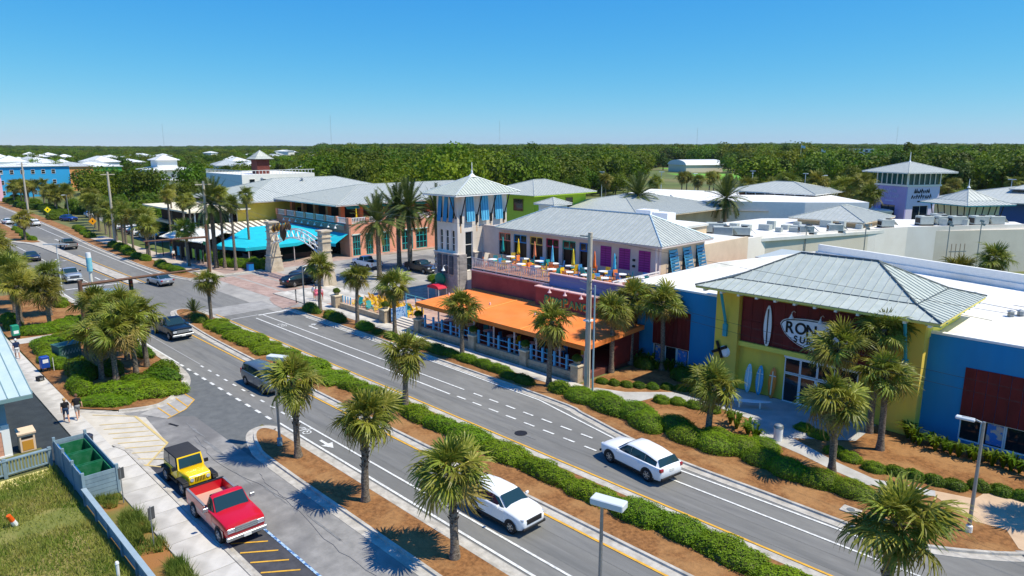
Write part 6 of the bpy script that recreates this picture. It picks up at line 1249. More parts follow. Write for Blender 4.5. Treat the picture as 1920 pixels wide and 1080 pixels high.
def glasshouse(par, st, zb, wb, col, pil):
    """rounded cabin lofted through stations (x, top z, half width at top); pil = pillar positions along the side"""
    rings = [[(x,-wb,zb),(x,-w_,max(zb+.01,zt-.07)),(x,-w_*.8,zt),(x,0,zt+.025),(x,w_*.8,zt),(x,w_,max(zb+.01,zt-.07)),(x,wb,zb)] for x,zt,w_ in st]
    MB().loft(rings).build('cabin', col, par, 50)
    def P(s, x, v):
        for a,b in zip(st[:-1],st[1:]):
            if a[0] <= x <= b[0]: f_ = (x-a[0])/(b[0]-a[0]); zt = a[1]+(b[1]-a[1])*f_-.07; w_ = a[2]+(b[2]-a[2])*f_; break
        return Vector((x, s*(wb+(w_-wb)*v+.012), zb+max(.02,zt-zb)*v))
    for a,b in zip(pil[:-1],pil[1:]):
        for s in (-1,1):
            xs = [a+.008]+[q[0] for q in st if a+.06 < q[0] < b-.06]+[b-.008]; pts = [P(s,x,.02) for x in (a+.004,b-.004)]+[P(s,x,.96) for x in xs[::-1]]
            MB().slab(pts if s < 0 else pts[::-1], .01).build('side_window', car_glass, par)
    for (x0,z0,w0),(x1,z1,w1),nm in ((st[-1],st[-2],'windscreen'),(st[0],st[1],'rear_window')):
        sg_ = 1 if nm == 'windscreen' else -1; L_ = lambda f_, q: Vector((x0+(x1-x0)*f_+.012*sg_, q*((w0+(w1-w0)*f_)*.93), z0+(z1-z0)*f_+.03*f_+.012)); pts = [L_(.06,-1),L_(.06,1),L_(.94,1),L_(.94,-1)]
        MB().slab(pts if sg_ > 0 else pts[::-1], .012).build(nm, car_glass, par)
def finish(par, L, W, H, hood_z, wb, r, col, zb=.3, front='modern', tail='std', fx=None, rx=None, grille=plastic_dk):
    """lamps, bumpers, mirrors, plates, doors"""
    hw = W/2; fx = fx or L/2; rx = rx or -L/2; zl = hood_z-.16
    for s in (-1,1):
        MB().cbox((fx-.2,s*hw*.68,zl-.05),(.26,hw*.34,.11),-s*.35).build('headlight', lamp_clear, par, bevel=.03)
        MB().cbox((rx+.07,s*hw*.82,zl+.05),(.16,hw*.28,.2 if tail == 'std' else .42)).build('tail_light', lamp_red, par, bevel=.03)
        MB().cbox((L*.14,s*(hw+.12),hood_z+.12),(.1,.2,.15)).build('mirror', col, par, bevel=.03)
    MB().cbox((fx-.02,0,zl-.18),(.07,hw*1.15,.26)).build('grille', grille, par, bevel=.02); MB().cbox((fx-.01,0,zb+.13),(.1,W*.86,.14)).build('bumper', plastic_dk, par, bevel=.03); MB().cbox((rx+.02,0,zb+.13),(.1,W*.86,.16)).build('bumper', plastic_dk, par, bevel=.03)
    MB().cbox((rx-.005,0,zl-.05),(.03,.34,.15)).build('number_plate', plate_m, par)
def arches(par, xs, hw, r):
    for x in xs:
        for s in (-1,1): MB().add([(x+(r+.075)*math.cos(a), s*(hw+.006), r+(r+.075)*math.sin(a)) for a in [PI*i/12-.12+.24*(i==0)*0 for i in range(13)]]+[(x,s*(hw+.006),r*.6)], [tuple(range(14)) if s < 0 else tuple(range(13,-1,-1))]).build('wheel_arch', plastic_dk, par)
def doors(par, x0, x1, hw, z0, z1, col, n=2):
    for s in (-1,1):
        for k in range(n):
            a = x0+(x1-x0)*k/n; b = x0+(x1-x0)*(k+1)/n; d = MB().box(a+.012,b-.012,min(s*(hw-.02),s*(hw+.008)),max(s*(hw-.02),s*(hw+.008)),z0,z1).build('door', col, par, bevel=.012); MB().cbox((b-.9*(b-a) if s else 0,s*(hw+.02),z1-.1),(.16,.025,.03)).build('handle', col, d)
def car(label, col, kind, loc, rz, cat='car', group=None, name=None, rim=alloy, L=4.6, W=1.84):
    t = thing(name or {'suv':'suv','sedan':'sedan','van':'minivan','hatch':'hatchback'}[kind], label, cat, loc, rz, group); hw = W/2
    if kind == 'suv': hz,bz,zr,wbs,r = 1.04,1.07,1.68,2.86,.38; bl,rf = (-L*.44,L*.17),(-L*.33,L*.02)
    elif kind == 'sedan': hz,bz,zr,wbs,r = .92,.98,1.46,2.8,.33; bl,rf = (-L*.33,L*.19),(-L*.17,L*.03)
    elif kind == 'van': hz,bz,zr,wbs,r = 1.08,1.14,1.76,3.0,.35; bl,rf = (-L*.47,L*.26),(-L*.43,L*.08)
    else: hz,bz,zr,wbs,r = 1.06,1.1,1.62,2.57,.34; bl,rf = (-L*.46,L*.2),(-L*.39,L*.06)
    zb = .28; f, b = L/2, -L/2; cw = bl[1]
    st = [section(b,zb+.22,hz-.12,hz-.06,hw*.84,.02),section(b+.1,zb+.06,hz,hz+.02,hw*.95,.02),section(b+.6,zb,bz-.02,bz,hw,.02),section(0,zb,bz-.03,bz,hw,.03),section(cw,zb,hz-.02,hz+.06,hw,.05),section(cw+(f-cw)*.5,zb,hz-.06,hz,hw*.99,.06),section(f-.28,zb+.03,hz-.14,hz-.08,hw*.93,.05),section(f-.05,zb+.1,hz-.26,hz-.2,hw*.8,.03),section(f,zb+.18,hz-.36,hz-.3,hw*.7,.0)]
    if kind == 'sedan': st[1] = section(b+.1,zb+.06,hz-.02,hz+.02,hw*.93,.02); st[2] = section(b+.7,zb,hz,hz+.06,hw,.03)
    MB().loft(st).build('body', col, t, 38)
    GH = {'suv':([(-2.28,0,1),(-1.98,.36,.80),(-1.1,.52,.80),(-.1,.57,.80),(.32,.52,.79),(1.02,0,1)],(-2.0,-1.15,-.12,.86)),'sedan':([(-1.8,0,1),(-1.0,.42,.76),(-.35,.5,.78),(.2,.46,.77),(1.1,0,1)],(-1.5,-.25,.9)),'van':([(-2.4,0,1),(-2.2,.52,.82),(-1.2,.63,.83),(.2,.61,.83),(.6,.54,.82),(1.5,0,1)],(-2.2,-1.05,.0,1.3)),'hatch':([(-2.02,0,1),(-1.86,.42,.82),(-1.0,.52,.83),(.0,.52,.83),(.34,.47,.82),(.95,0,1)],(-1.75,-.95,-.05,.8))}[kind]
    k_ = L/{'suv':4.86,'sedan':4.7,'van':4.9,'hatch':4.15}[kind]; glasshouse(t,[(x*k_,bz-.03+dz,hw*.9*w_) for x,dz,w_ in GH[0]],bz-.12,hw*.94,col,[x*k_ for x in GH[1]])
    MB().box(b+.5,f-.5,-hw-.004,hw+.004,zb-.04,zb+.1).build('sill', plastic_dk, t, bevel=.02)
    xs = (-wbs/2-.02,wbs/2+.04); arches(t,xs,hw,r); doors(t,-wbs/2+r+.12,wbs/2-r-.08,hw,zb+.16,bz-.1,col)
    for x in xs:
        for s in (-1,1): wheel(t,x,s*(hw-.09),r,.22,rim)
    finish(t,L,W,zr,hz,wbs,r,col,zb,tail='tall' if kind in ('van','hatch') else 'std')
    return t
def pickup(label, col, loc, rz, L=5.6, W=1.96, lower=None, grille=plastic_dk, bumper=plastic_dk, group=None, old=False, rim=alloy, bedm=None, crew=True):
    t = thing('pickup_truck', label, 'pickup', loc, rz, group); hw = W/2; r = .4; zb = .48; hz = 1.22; f,b = L/2,-L/2; xc0 = -.35*L/5.6 if crew else .1; xc1 = L*.22
    st = [section(xc0-.15,zb,hz-.02,hz,hw,.01),section(xc1,zb,hz-.02,hz+.03,hw,.04),section(f-.4,zb,hz-.05,hz,hw*.98,.05),section(f-.06,zb+.05,hz-.1,hz-.05,hw*.94 if old else hw*.9,.04),section(f,zb+.1,hz-.18,hz-.14,hw*.92 if old else hw*.84,.02)]
    MB().loft(st).build('body', col, t, 38)
    zt = hz; bw = MB(); x0,x1 = b+.06,xc0-.16      # open bed: floor, sides, tailgate
    MB().box(x0,x1,-hw+.1,hw-.1,zb+.15,zb+.24).build('bed_floor', bedm or plastic_dk, t)
    for s in (-1,1): MB().box(x0,x1,min(s*hw,s*(hw-.1)),max(s*hw,s*(hw-.1)),zb,zt).build('bed_side', col, t, bevel=.025); MB().box(x0+.05,x1,min(s*(hw-.005),s*(hw-.11)),max(s*(hw-.005),s*(hw-.11)),zt+.002,zt+.03).build('bed_rail', mat('rail_grey2', S(128,130,134), .6) if old else plastic_dk, t)
    MB().box(x0-.05,x0+.05,-hw+.04,hw-.04,zb+.1,zt).build('tailgate', col, t, bevel=.02); MB().box(x0-.07,x0+.07,-hw+.02,hw-.02,zt+.002,zt+.028).build('tailgate_cap', plastic_dk, t); MB().box(x1-.05,x1,-hw+.1,hw-.1,zb+.24,zt).build('bed_head', bedm or plastic_dk, t)
    xt = xc1-.62 if not old else xc1-.5; zz = hz+.62; glasshouse(t,[(xc0-.1,hz,hw*.9),(xc0+.06,zz-.04,hw*.76),((xc0+xt)/2,zz+.04,hw*.78),(xt,zz-.02,hw*.77),(xc1-.02,hz,hw*.88)],hz-.03,hw*.9,col,(xc0+.05,(xc0+xc1)/2-.1,xc1-.2) if crew else (xc0+.1,xc1-.2))
    if lower: 
        for s in (-1,1): MB().box(b+.3,f-.3,min(s*hw,s*(hw+.006)),max(s*hw,s*(hw+.006)),zb+.02,zb+.34).build('lower_panel', lower, t)
    xs = (b+L*.2,f-L*.17); arches(t,xs,hw+.002,r)
    for x in xs:
        for s in (-1,1): wheel(t,x,s*(hw-.08),r,.26,rim)
    doors(t,xc0+.05,xc1-.2,hw,zb+.14,hz-.08,col,2 if crew else 1)
    for s in (-1,1):
        MB().cbox((f-.01,s*hw*.72,hz-.32),(.1,hw*.34,.2)).build('headlight', lamp_clear, t, bevel=.015); MB().cbox((x0-.03,s*(hw-.07),hz-.3),(.06,.12,.34)).build('tail_light', lamp_red, t); MB().cbox((xc1-.45,s*(hw+.16),hz+.14),(.1,.24,.2)).build('mirror', chrome if old else plastic_dk, t, bevel=.02)
    g_ = MB().cbox((f+.01,0,hz-.32),(.08,hw*1.06,.27)).build('grille', grille, t)
    for k in range(3): MB().cbox((f+.055,0,hz-.41+k*.09),(.02,hw*1.9 if old else hw*1.04,.02)).build('grille_bar', chrome, g_)
    MB().cbox((f+.06,0,zb+.06),(.16,W*.98,.2)).build('bumper', bumper, t, bevel=.03); MB().cbox((b-.02,0,zb+.04),(.14,W*.95,.18)).build('bumper', bumper, t, bevel=.03); MB().cbox((f+.146,0,zb+.06),(.02,.36,.16)).build('number_plate', plate_m, t)
    MB().box(b+.4,f-.5,-hw*.6,hw*.6,zb-.12,zb+.02).build('chassis', black, t)
    return t
# ---- yellow off-roader with black soft top
jy = paint('yellow', S(250,206,10)); soft = mat('soft_top', S(52,52,54), .85, var=.08, scale=6)
j = thing('offroad_car','yellow open wheeled off-roader with black soft top parked at the kerb','car',(-37.75,12.05,.03),.01); hw = .72
MB().loft([[(x,-w_,zb),(x,-w_,zt),(x,w_,zt),(x,w_,zb)] for x,w_,zb,zt in ((-1.72,.72,.5,1.08),(.35,.72,.5,1.08),(.42,.66,.55,1.1),(1.55,.58,.6,1.06),(1.62,.56,.62,1.0))]).build('body', jy, j, 30, .03, 2)
MB().loft([[(x,-w_,1.09),(x,-w_*.9,z),(x,w_*.9,z),(x,w_,1.09)] for x,w_,z in ((.45,.64,1.16),(1.5,.58,1.11),(1.6,.56,1.06))]).build('bonnet', jy, j, 40, .02)
cabin_box(j,(-1.72,.42),(-1.66,.22),1.06,1.78,.72,.66,soft,((.05,.4),(.46,.9)),True,.05); 
MB().slab([(.43,-.69,1.1),(.43,.69,1.1),(.235,.64,1.74),(.235,-.64,1.74)],.05).build('windscreen_frame', jy, j); MB().slab([(.452,-.6,1.18),(.452,.6,1.18),(.275,.57,1.68),(.275,-.57,1.68)],.02).build('windscreen', car_glass, j)
for s in (-1,1):
    MB().cbox((1.2,s*.78,.86),(.95,.3,.05)).cbox((.72,s*.78,.74),(.05,.3,.26),0,.5).cbox((1.66,s*.78,.76),(.05,.3,.22),0,-.5).build('fender', plastic_dk, j, bevel=.02); MB().cbox((-1.15,s*.78,.86),(.9,.26,.05)).cbox((-.7,s*.78,.74),(.05,.26,.26),0,-.5).cbox((-1.6,s*.78,.74),(.05,.26,.26),0,.5).build('fender', plastic_dk, j, bevel=.02)
    for x in (-1.18,1.2): wheel(j,x,s*.74,.38,.27,alloy,18,5)
    MB().cyl((1.6,s*.42,.9),(1.66,s*.42,.9),.1,n=12).build('headlight', lamp_clear, j); MB().cbox((.3,s*.86,1.2),(.1,.2,.18)).build('mirror', plastic_dk, j); MB().cbox((-1.74,s*.6,.85),(.06,.12,.18)).build('tail_light', lamp_red, j); MB().box(-.62,.32,min(s*.722,s*.735),max(s*.722,s*.735),.56,1.05).build('door', jy, j, bevel=.01); MB().cbox((-.2,s*.76,.45),(1.3,.12,.06)).build('side_step', plastic_dk, j)
for k in range(7): MB().cbox((1.615,-.24+k*.08,.86),(.03,.04,.26)).build('grille_slot', black, j)
MB().cbox((1.85,0,.56),(.16,1.5,.16)).build('bumper', plastic_dk, j, bevel=.02); MB().cbox((-1.8,0,.56),(.14,1.45,.14)).build('bumper', plastic_dk, j); sw = empty_part('spare', j); wheel(j,-1.9,.0,.36,.22); MB().box(-1.5,1.6,-.4,.4,.34,.5).build('chassis', black, j); j.children[-1].name = 'chassis'
for c in list(j.children):
    if c.name.startswith('spare'): bpy.data.objects.remove(c)
for c in j.children:
    if c.name.startswith('wheel') and abs(c.location.x+1.9) < .01: c.rotation_euler = (0,0,PI/2); c.location = (-1.86,0,1.0)
# ---- the other vehicles
tan_l = mat('car_lower_tan', S(190,136,124), .4, coat=.5)
pickup('old square red pickup with chrome grille and tan lower sides parked at the kerb', paint('red', S(200,16,36)), (-32.25,11.78,.03), -.01, 5.0, 1.94, tan_l, chrome, chrome, old=True, rim=chrome, bedm=mat('bed_tan', S(196,160,140), .7), crew=False)
wp = paint('white', S(238,240,242)); sil = paint('silver', S(176,182,188), .5, .3); blk = paint('black', S(14,16,20)); grey_c = paint('graphite', S(70,74,82), .4); 
car('white boxy hatchback driving past the mulch island', wp, 'hatch', (-23.0,22.0,.03), 0, name='hatchback', L=4.15, W=1.8)
car('white crossover with red tail lights driving away past the long hedge', wp, 'suv', (-21.5,31.35,.03), R(172), name='crossover_car', L=4.86, W=1.9)
car('dark grey minivan beside the median hedge', paint('slate', S(92,104,114), .3), 'van', (-49.75,22.1,.03), 0, L=4.9, W=1.9)
pickup('black pickup with chrome grille by the palm clump', blk, (-70.6,22.3,.03), .02, 5.7, 2.0, grille=chrome, bumper=chrome)
car('silver sedan waiting in the crossing', sil, 'sedan', (-98.4,30.2,.03), R(186), L=4.7)
pickup('silver pickup facing the crossing on the near lanes', sil, (-109.9,22.2,.03), 0, 5.7, 2.0, grille=plastic_dk, bumper=chrome)
car('dark blue sedan coming towards the crossing', paint('navy', S(38,46,66), .3), 'sedan', (-134.2,22.2,.03), 0, L=4.7)
car('silver hatchback under the signal arm in the crossing', sil, 'hatch', (-90.2,22.3,.03), 0, L=4.3)
pickup('grey pickup driving away beyond the crossing', paint('warm_grey', S(150,148,144), .4), (-145.5,29.8,.03), R(181), 5.2, 1.9)
car('white sedan far down the road', wp, 'sedan', (-201.5,29.6,.03), R(182)); car('white suv pulling out far down the road', wp, 'suv', (-193,33.2,.03), R(184)); car('maroon sedan far down the road', paint('maroon', S(60,36,44)), 'sedan', (-187,29.4,.03), R(182))
car('black suv turning into the paved side street', blk, 'suv', (-85.0,43.4,.04), R(100), L=5.0, W=1.95); car('grey suv leaving through the stone arch', grey_c, 'suv', (-89.6,46.8,.04), R(-80), L=4.8)
pickup('white pickup parked on the court by the coral building', wp, (-90.0,57.2,.04), R(180), 5.6, 1.95); pickup('dark pickup parked behind the date palms', paint('umber', S(46,40,38)), (-81.5,61.0,.04), 0, 5.6, 1.95)
car('deep blue car parked at the far green lot', paint('blue', S(20,60,140)), 'suv', (-199,41.6,.03), .4)
gl = 'car parked in the lot behind the far sidewalk palms'
cp = car(gl, wp, 'suv', (-150,45.5,.03), PI/2, group='cars in the far lot'); cp2 = car(gl, grey_c, 'sedan', (-153.4,45.8,.03), PI/2, group='cars in the far lot')
for x,p in ((-156.6,cp),(-160,cp2),(-163,cp),(-146.5,cp2),(-166.5,cp2),(-170,cp),(-205,cp),(-208,cp)): copy_tree(p,(x,45.6+abs(x+160)*.08,.03),PI/2)
sheet('car_park', [(-240,52),(-142,42),(-142,58),(-240,68)], .02, asphalt_old); sheet('car_park', [(-150,195),(-100,185),(-70,235),(-130,260)], .02, asphalt_old); sheet('car_park', [(-70,172),(-52,176),(-20,205),(-10,260),(-80,250)], .02, asphalt_old)
gl = 'car standing in the lot beyond the grey roofs'
for i in range(20): copy_tree(cp if i%2 else cp2,(-140+i*3.6,215+(i%3)*9-.2*i,.03),PI/2+.4,gl,'cars in the lot beyond the roofs')
gl = 'car standing in the lot beyond the purple tower'
for i in range(12): copy_tree(cp if i%3 else cp2,(-30+i*3.1,210+(i%2)*10+.5*i,.03),PI/2,gl,'cars beyond the purple tower')
# ------------------------------------------------------------------ people
skin = mat('skin', S(206,156,128), .6)
def person(label, loc, rz, top, bottom, hair, step=.25, h=1.72, shoes=None, skirt=False, sleeves=True, group=None, arm=.25, bag=None, hat=None):
    """walking figure, one skinned body; clothes are fitted shells"""
    t = thing('person', label, 'person', loc, rz, group); k = h/1.72; V = []; E_ = []; Rr = []
    def v(p, r, par=None):
        V.append(Vector(p)*k); Rr.append(r*k); 
        if par is not None: E_.append((par,len(V)-1))
        return len(V)-1
    pel = v((0,0,.95),.15); ab = v((0,0,1.1),.135,pel); ch = v((.01,0,1.3),.155,ab); nk0 = v((0,0,1.45),.075,ch); nk = v((.01,0,1.52),.055,nk0); hd0 = v((.02,0,1.6),.088,nk); hd = v((.02,0,1.67),.085,hd0); v((.03,0,1.715),.05,hd)
    feet = []
    for s in (-1,1):
        q = s*step; hp = v((0,s*.1,.9),.11,pel); kn = v((q*.55+.05,s*.1,.5),.065,hp); an = v((q-.04 if s*step < 0 else q,s*.1,.09),.042,kn); v((q+.13,s*.11,.04),.038,an); feet.append((q,s*.1))
        sh = v((0,s*.18,1.4),.06,ch); el = v((-q*arm*2-.02,s*.25,1.13),.042,sh); wr = v((-q*arm*4+.08,s*.26,.9),.03,el); hn = v((-q*arm*4+.12,s*.26,.83),.036,wr)
        base = V[hn]/k
        for f_ in range(4): a_ = v((base.x+.03-.02*f_,base.y,base.z-.045-.004*(f_ in (1,2))),.011,hn); v((base.x+.025-.02*f_,base.y-.012*s,base.z-.085-.006*(f_ in (1,2))),.009,a_)
        a_ = v((base.x+.05,base.y-.01*s,base.z-.01),.012,hn); v((base.x+.07,base.y-.015*s,base.z-.045),.01,a_)
    me = bpy.data.meshes.new('body'); me.from_pydata(V,E_,[]); o = bpy.data.objects.new('body',me); COL.objects.link(o)
    md = o.modifiers.new('s','SKIN'); md.use_smooth_shade = True
    for i,sv in enumerate(me.skin_vertices[0].data): sv.radius = (Rr[i]*1.0,Rr[i]*(1.25 if i in (0,1,2) else 1.0)); sv.use_root = (i == 0)
    o.modifiers.new('u','SUBSURF').levels = 1; o.modifiers['u'].render_levels = 1
    dg = bpy.context.evaluated_depsgraph_get(); dg.update(); m2 = bpy.data.meshes.new_from_object(o.evaluated_get(dg)); bpy.data.objects.remove(o); m2.materials.clear()
    for m_ in (skin,top,bottom,shoes or white_m): m2.materials.append(m_)
    for p in m2.polygons:
        c = p.center/k; p.use_smooth = True
        if c.z > 1.47: p.material_index = 0
        elif c.z > .98: p.material_index = 1 if (abs(c.y) < .2 or (sleeves and c.z > 1.2)) else 0
        elif c.z > .56 and abs(c.y) < .215: p.material_index = 2
        elif c.z < .09: p.material_index = 3
    b = link('body', m2, t)
    hr = MB(); 
    rings = []
    for z,r_ in ((1.58,.094),(1.66,.104),(1.72,.095),(1.76,.06),(1.775,.01)): rings.append([((-.012+.02+r_*1.02*math.cos(a)-(.03 if z < 1.65 else 0))*k,r_*.92*math.sin(a)*k,z*k) for a in [2*PI*i/10 for i in range(10)]])
    hr.loft(rings).build('hair' if not hat else 'cap', hat or hair, t, True)
    MB().cbox((.125*k,0,1.615*k),(.03,.025,.035)).build('nose', skin, t); 
    for s in (-1,1): MB().cbox((.108*k,s*.035*k,1.645*k),(.012,.022,.012)).build('eye', black, t); MB().cbox((.02*k,s*.094*k,1.625*k),(.04,.02,.06)).build('ear', skin, t)
    MB().cbox((.112*k,0,1.572*k),(.012,.045,.01)).build('mouth', mat('lip', S(160,90,84), .6), t)
    if skirt: MB().lathe([(.17,1.02),(.2,.9),(.27,.62),(.26,.62)],n=14).build('skirt', bottom, t, True)
    else: MB().lathe([(.165,.84),(.19,.95),(.17,1.04)],n=14).build('waistband', bottom, t, True)
    if bag: MB().cbox((-.2*k,0,1.2*k),(.14,.28,.36)).build('backpack', bag, t, bevel=.03)
    return t
c = lambda n,*a: mat('cloth_'+n, S(*a), .9, var=.1, scale=6)
person('person in black shirt and navy shorts walking away on the sidewalk',(-52.2,9.3,.1),PI-.05,c('black',24,24,28),c('navy',40,62,92),c('hair_blond',196,160,110),.26,1.68)
person('person in black printed shirt and grey shorts walking on the sidewalk',(-52.3,10.0,.1),PI,c('black',24,24,28),c('grey',150,150,150),c('hair_brown',110,80,60),-.24,1.76)
person('person in navy shirt and white shorts with white cap on the sidewalk',(-71.5,9.8,.1),PI,c('navy2',30,48,84),c('white',226,226,224),c('hair_brown',110,80,60),.22,1.78,hat=white_m)
person('person in white clothes standing at the paved corner',(-75.2,40.2,.14),2.2,c('white',226,226,224),c('sand',200,180,160),c('hair_brown',110,80,60),.12,1.7)
person('person in pink dress at the paved corner',(-74.3,40.0,.14),2.5,c('pink',236,120,140),c('pink',236,120,140),c('hair_brown',110,80,60),.14,1.62,skirt=True)
person('person in pale pink shirt and red shorts at the paved corner',(-73.6,40.3,.14),2.4,c('palepink',240,180,190),c('red',214,70,80),c('hair_blond',196,160,110),-.18,1.7)
person('person in white shirt and dark shorts on the far sidewalk',(-117.8,38.6,.14),0,c('white',226,226,224),c('black',24,24,28),c('hair_brown',110,80,60),.2,1.72)
person('person in pale grey shirt on the far sidewalk by the planted strip',(-127.5,37.9,.14),PI,c('grey',150,150,150),c('white',226,226,224),c('hair_brown',110,80,60),.2,1.72)
# ------------------------------------------------------------------ lamps, poles, signals, boxes
lampw = mat('lamp_housing', S(206,212,214), .5)
def lamp_box(x, y, h, rz, label, L=1.25, z=.1):
    t = thing('street_lamp', label, 'street lamp', (x,y,z), rz); MB().lathe([(.16,0),(.16,.5),(.09,.55)],n=10).build('base', mat('base_bluegrey', S(130,160,170), .6), t); MB().cyl((0,0,.5),(0,0,h),.085,.06,10).build('pole', steel, t); MB().cbox((.25,0,h+.1),(L,.5,.26)).build('lamp_head', lampw, t, bevel=.03); MB().cbox((.25,0,h-.035),(L*.8,.4,.02)).build('lens', mat('lens', S(230,232,226), .3), t); return t
lamp_box(-38.7,17.8,5.6,.5,'street lamp with white box head at the tip of the mulch island'); lamp_box(-13.9,18.1,5.75,.25,'street lamp with white box head on the mulch island beyond the palms')
def lamp_arm(x, y, h, rz, label, z=.1):
    t = thing('street_lamp', label, 'street lamp', (x,y,z), rz); MB().lathe([(.16,0),(.15,.3),(.1,.35)],n=10).build('base', wall_white, t); MB().cyl((0,0,.3),(0,0,h),.09,.065,10).build('pole', steel, t); MB().tube([(0,0,h-.1),(.3,0,h),(.9,0,h+.02)],.045,6).build('arm', steel, t); MB().cbox((.75,0,h-.03),(.8,.3,.14)).build('lamp_head', lampw, t, bevel=.04)
lamp_arm(-6.3,36.95,5.6,PI*1.02,'slim street lamp with flat head before the right hand blue wall'); lamp_arm(-71.0,36.7,5.0,PI/2,'slim street lamp in the corner shrubs by the crossing')
lamp_arm(-111.3,38.4,5.2,-PI/2,'slim street lamp on the far sidewalk by the snack kiosk'); lamp_arm(-122.9,37.6,5.2,-PI/2,'slim street lamp among the far sidewalk palms'); lamp_arm(-205,43,6,-PI/2,'slim street lamp at the far green lot')
t = thing('double_lamp','white double armed street lamp near the silver pickup','street lamp',(-100.5,19.3,.1)); MB().cyl((0,0,0),(0,0,6.2),.09,.06,8).build('pole', lampw, t); MB().cbox((0,0,6.2),(.2,3.2,.12),-.78).build('cross_arm', lampw, t)
t = thing('banner_pole','tall white pole with pale blue drum top beside the palms','pole',(-79.5,17.9,.1)); MB().cyl((0,0,0),(0,0,5.8),.16,.14,10).build('pole', mat('pole_white', S(222,220,210), .6), t); MB().cyl((0,0,5.7),(0,0,7.1),.26,n=14).build('drum', mat('drum_blue', S(110,190,206), .6, rgb2=S(150,210,220), scale=4), t, 40); MB().cyl((0,0,7.1),(0,0,7.6),.25,.22,14).build('cap', white_m, t, 40)
ut = thing('utility_pole','tall pale wooden utility pole beside the orange awning','utility pole',(-31.95,39.3,.1)); MB().cyl((0,0,0),(0,0,12.0),.24,.17,12).build('pole', wood_pole, ut, 40); MB().cbox((-.35,-.1,11.7),(1.0,.12,.12)).build('cross_arm', wood_pole, ut); MB().cyl((.3,-.2,.3),(.25,-.2,9.5),.045,n=6).build('conduit', steel, ut); MB().cbox((0,-.02,5.4),(.55,.55,.12)).build('band', white_m, ut)
for z in (8.2,7.6): MB().tube([(-.9,0,z+.1),(0,0,z),(.7,-.4,z+.35)],.04,5).build('bracket', steel, ut)
t = thing('thin_pole','thin pale blue steel pole standing close to the wooden utility pole','pole',(-30.6,38.3,.1)); MB().cyl((0,0,0),(0,0,8.4),.075,.06,8).build('shaft', mat('pole_bluegrey', S(160,186,196), .5, metal=.3), t); MB().lathe([(.13,0),(.13,.4),(.08,.42)],n=8).build('base', steel, t)
def upole(x, y, h, label):
    t = thing('utility_pole', label, 'utility pole', (x,y,0)); MB().cyl((0,0,0),(0,0,h),.26,.18,10).build('pole', wood_pole, t, 40); MB().cbox((0,0,h-.5),(.14,2.4,.14)).build('cross_arm', wood_pole, t)
upole(-221,37.2,14,'tall wooden utility pole far left before the sky blue block'); upole(-147,37.9,13.5,'tall wooden utility pole among the far sidewalk palms'); upole(-105.3,39.6,13.2,'wooden utility pole beside the brown signal pole')
wire = MB()
def sag(a, b, d=.8): a, b = Vector(a), Vector(b); return [a.lerp(b,i/14)-Vector((0,0,d*4*(i/14)*(1-i/14))) for i in range(15)]
wr = thing('overhead_wires','thin overhead wires strung between the utility poles','wires')
for z0,z1,dy in ((11.8,11.6,-.1),(8.2,8.3,-.1),(7.6,7.6,.1)):
    MB().tube(sag((-31.95,39.3+dy,z0),(28,36.5+dy,z1),1.0),.011,4).build('wire', black, wr); MB().tube(sag((-31.95,39.3+dy,z0),(-105.3,39.6+dy,z1+3),1.2),.011,4).build('wire', mat('wire_grey', S(120,120,116), .6), wr)
brown_st = mat('signal_brown', S(110,78,60), .6, var=.1)
def signal_head(par, p, rz=0):
    hd = MB().cbox(p,(.36,.3,1.0),rz).build('signal_head', mat('signal_black', S(30,30,28), .6), par, bevel=.03)
    for k,cl in enumerate((S(60,8,8),S(70,50,6),S(10,60,30))): MB().cyl((p[0]+.17,p[1],p[2]+.3-.3*k),(p[0]+.24,p[1],p[2]+.3-.3*k),.11,n=10).build('lens', mat('siglens%d' % k, cl, .3), hd)
s1 = thing('traffic_signal','brown signal pole with long mast arm on the far corner','traffic signal',(-102.6,38.4,.1)); MB().cyl((0,0,0),(0,0,7.0),.24,.18,10).build('pole', brown_st, s1); MB().tube([(0,0,5.2),(.1,-4,5.3),(.2,-8.6,5.35)],[.16,.13,.09],8).build('mast_arm', brown_st, s1); [signal_head(s1,(.1,yy,4.85)) for yy in (-8.2,-5.0)]
s2 = thing('traffic_signal','brown mast arm signal reaching over the near lanes by the palm clump','traffic signal',(-70.3,14.9,.1)); MB().cyl((0,0,0),(0,0,6.4),.22,.17,10).build('pole', brown_st, s2); MB().tube([(0,0,6.0),(-.2,5,6.05),(-.5,10.6,6.1)],[.15,.12,.08],8).build('mast_arm', brown_st, s2); signal_head(s2,(-.3,4.2,5.4))
t = thing('street_sign','green street name sign hung by the snack kiosk','sign',(-104.6,38.9,.1)); MB().cbox((0,0,4.0),(1.9,.05,.5)).build('panel', mat('sign_street_green', S(20,140,90), .5), t); MB().cyl((0,0,0),(0,0,4.2),.04,n=6).build('post', steel, t)
for (x,y,lb,cl) in ((-205.4,38.6,'yellow diamond warning sign far down the road',S(240,220,20)),(-167.1,39.2,'amber diamond warning sign by the planted strip',S(240,160,20))):
    t = thing('warning_sign',lb,'sign',(x,y,0)); MB().cyl((0,0,0),(0,0,2.6),.04,n=6).build('post', steel, t); MB().cbox((.06,0,2.6),(.04,1.1,1.1),0,0,PI/4).build('panel', mat('sign_'+lb[:5], cl, .5), t); MB().cbox((.085,0,2.6),(.02,.25,.4)).build('symbol', black, t)
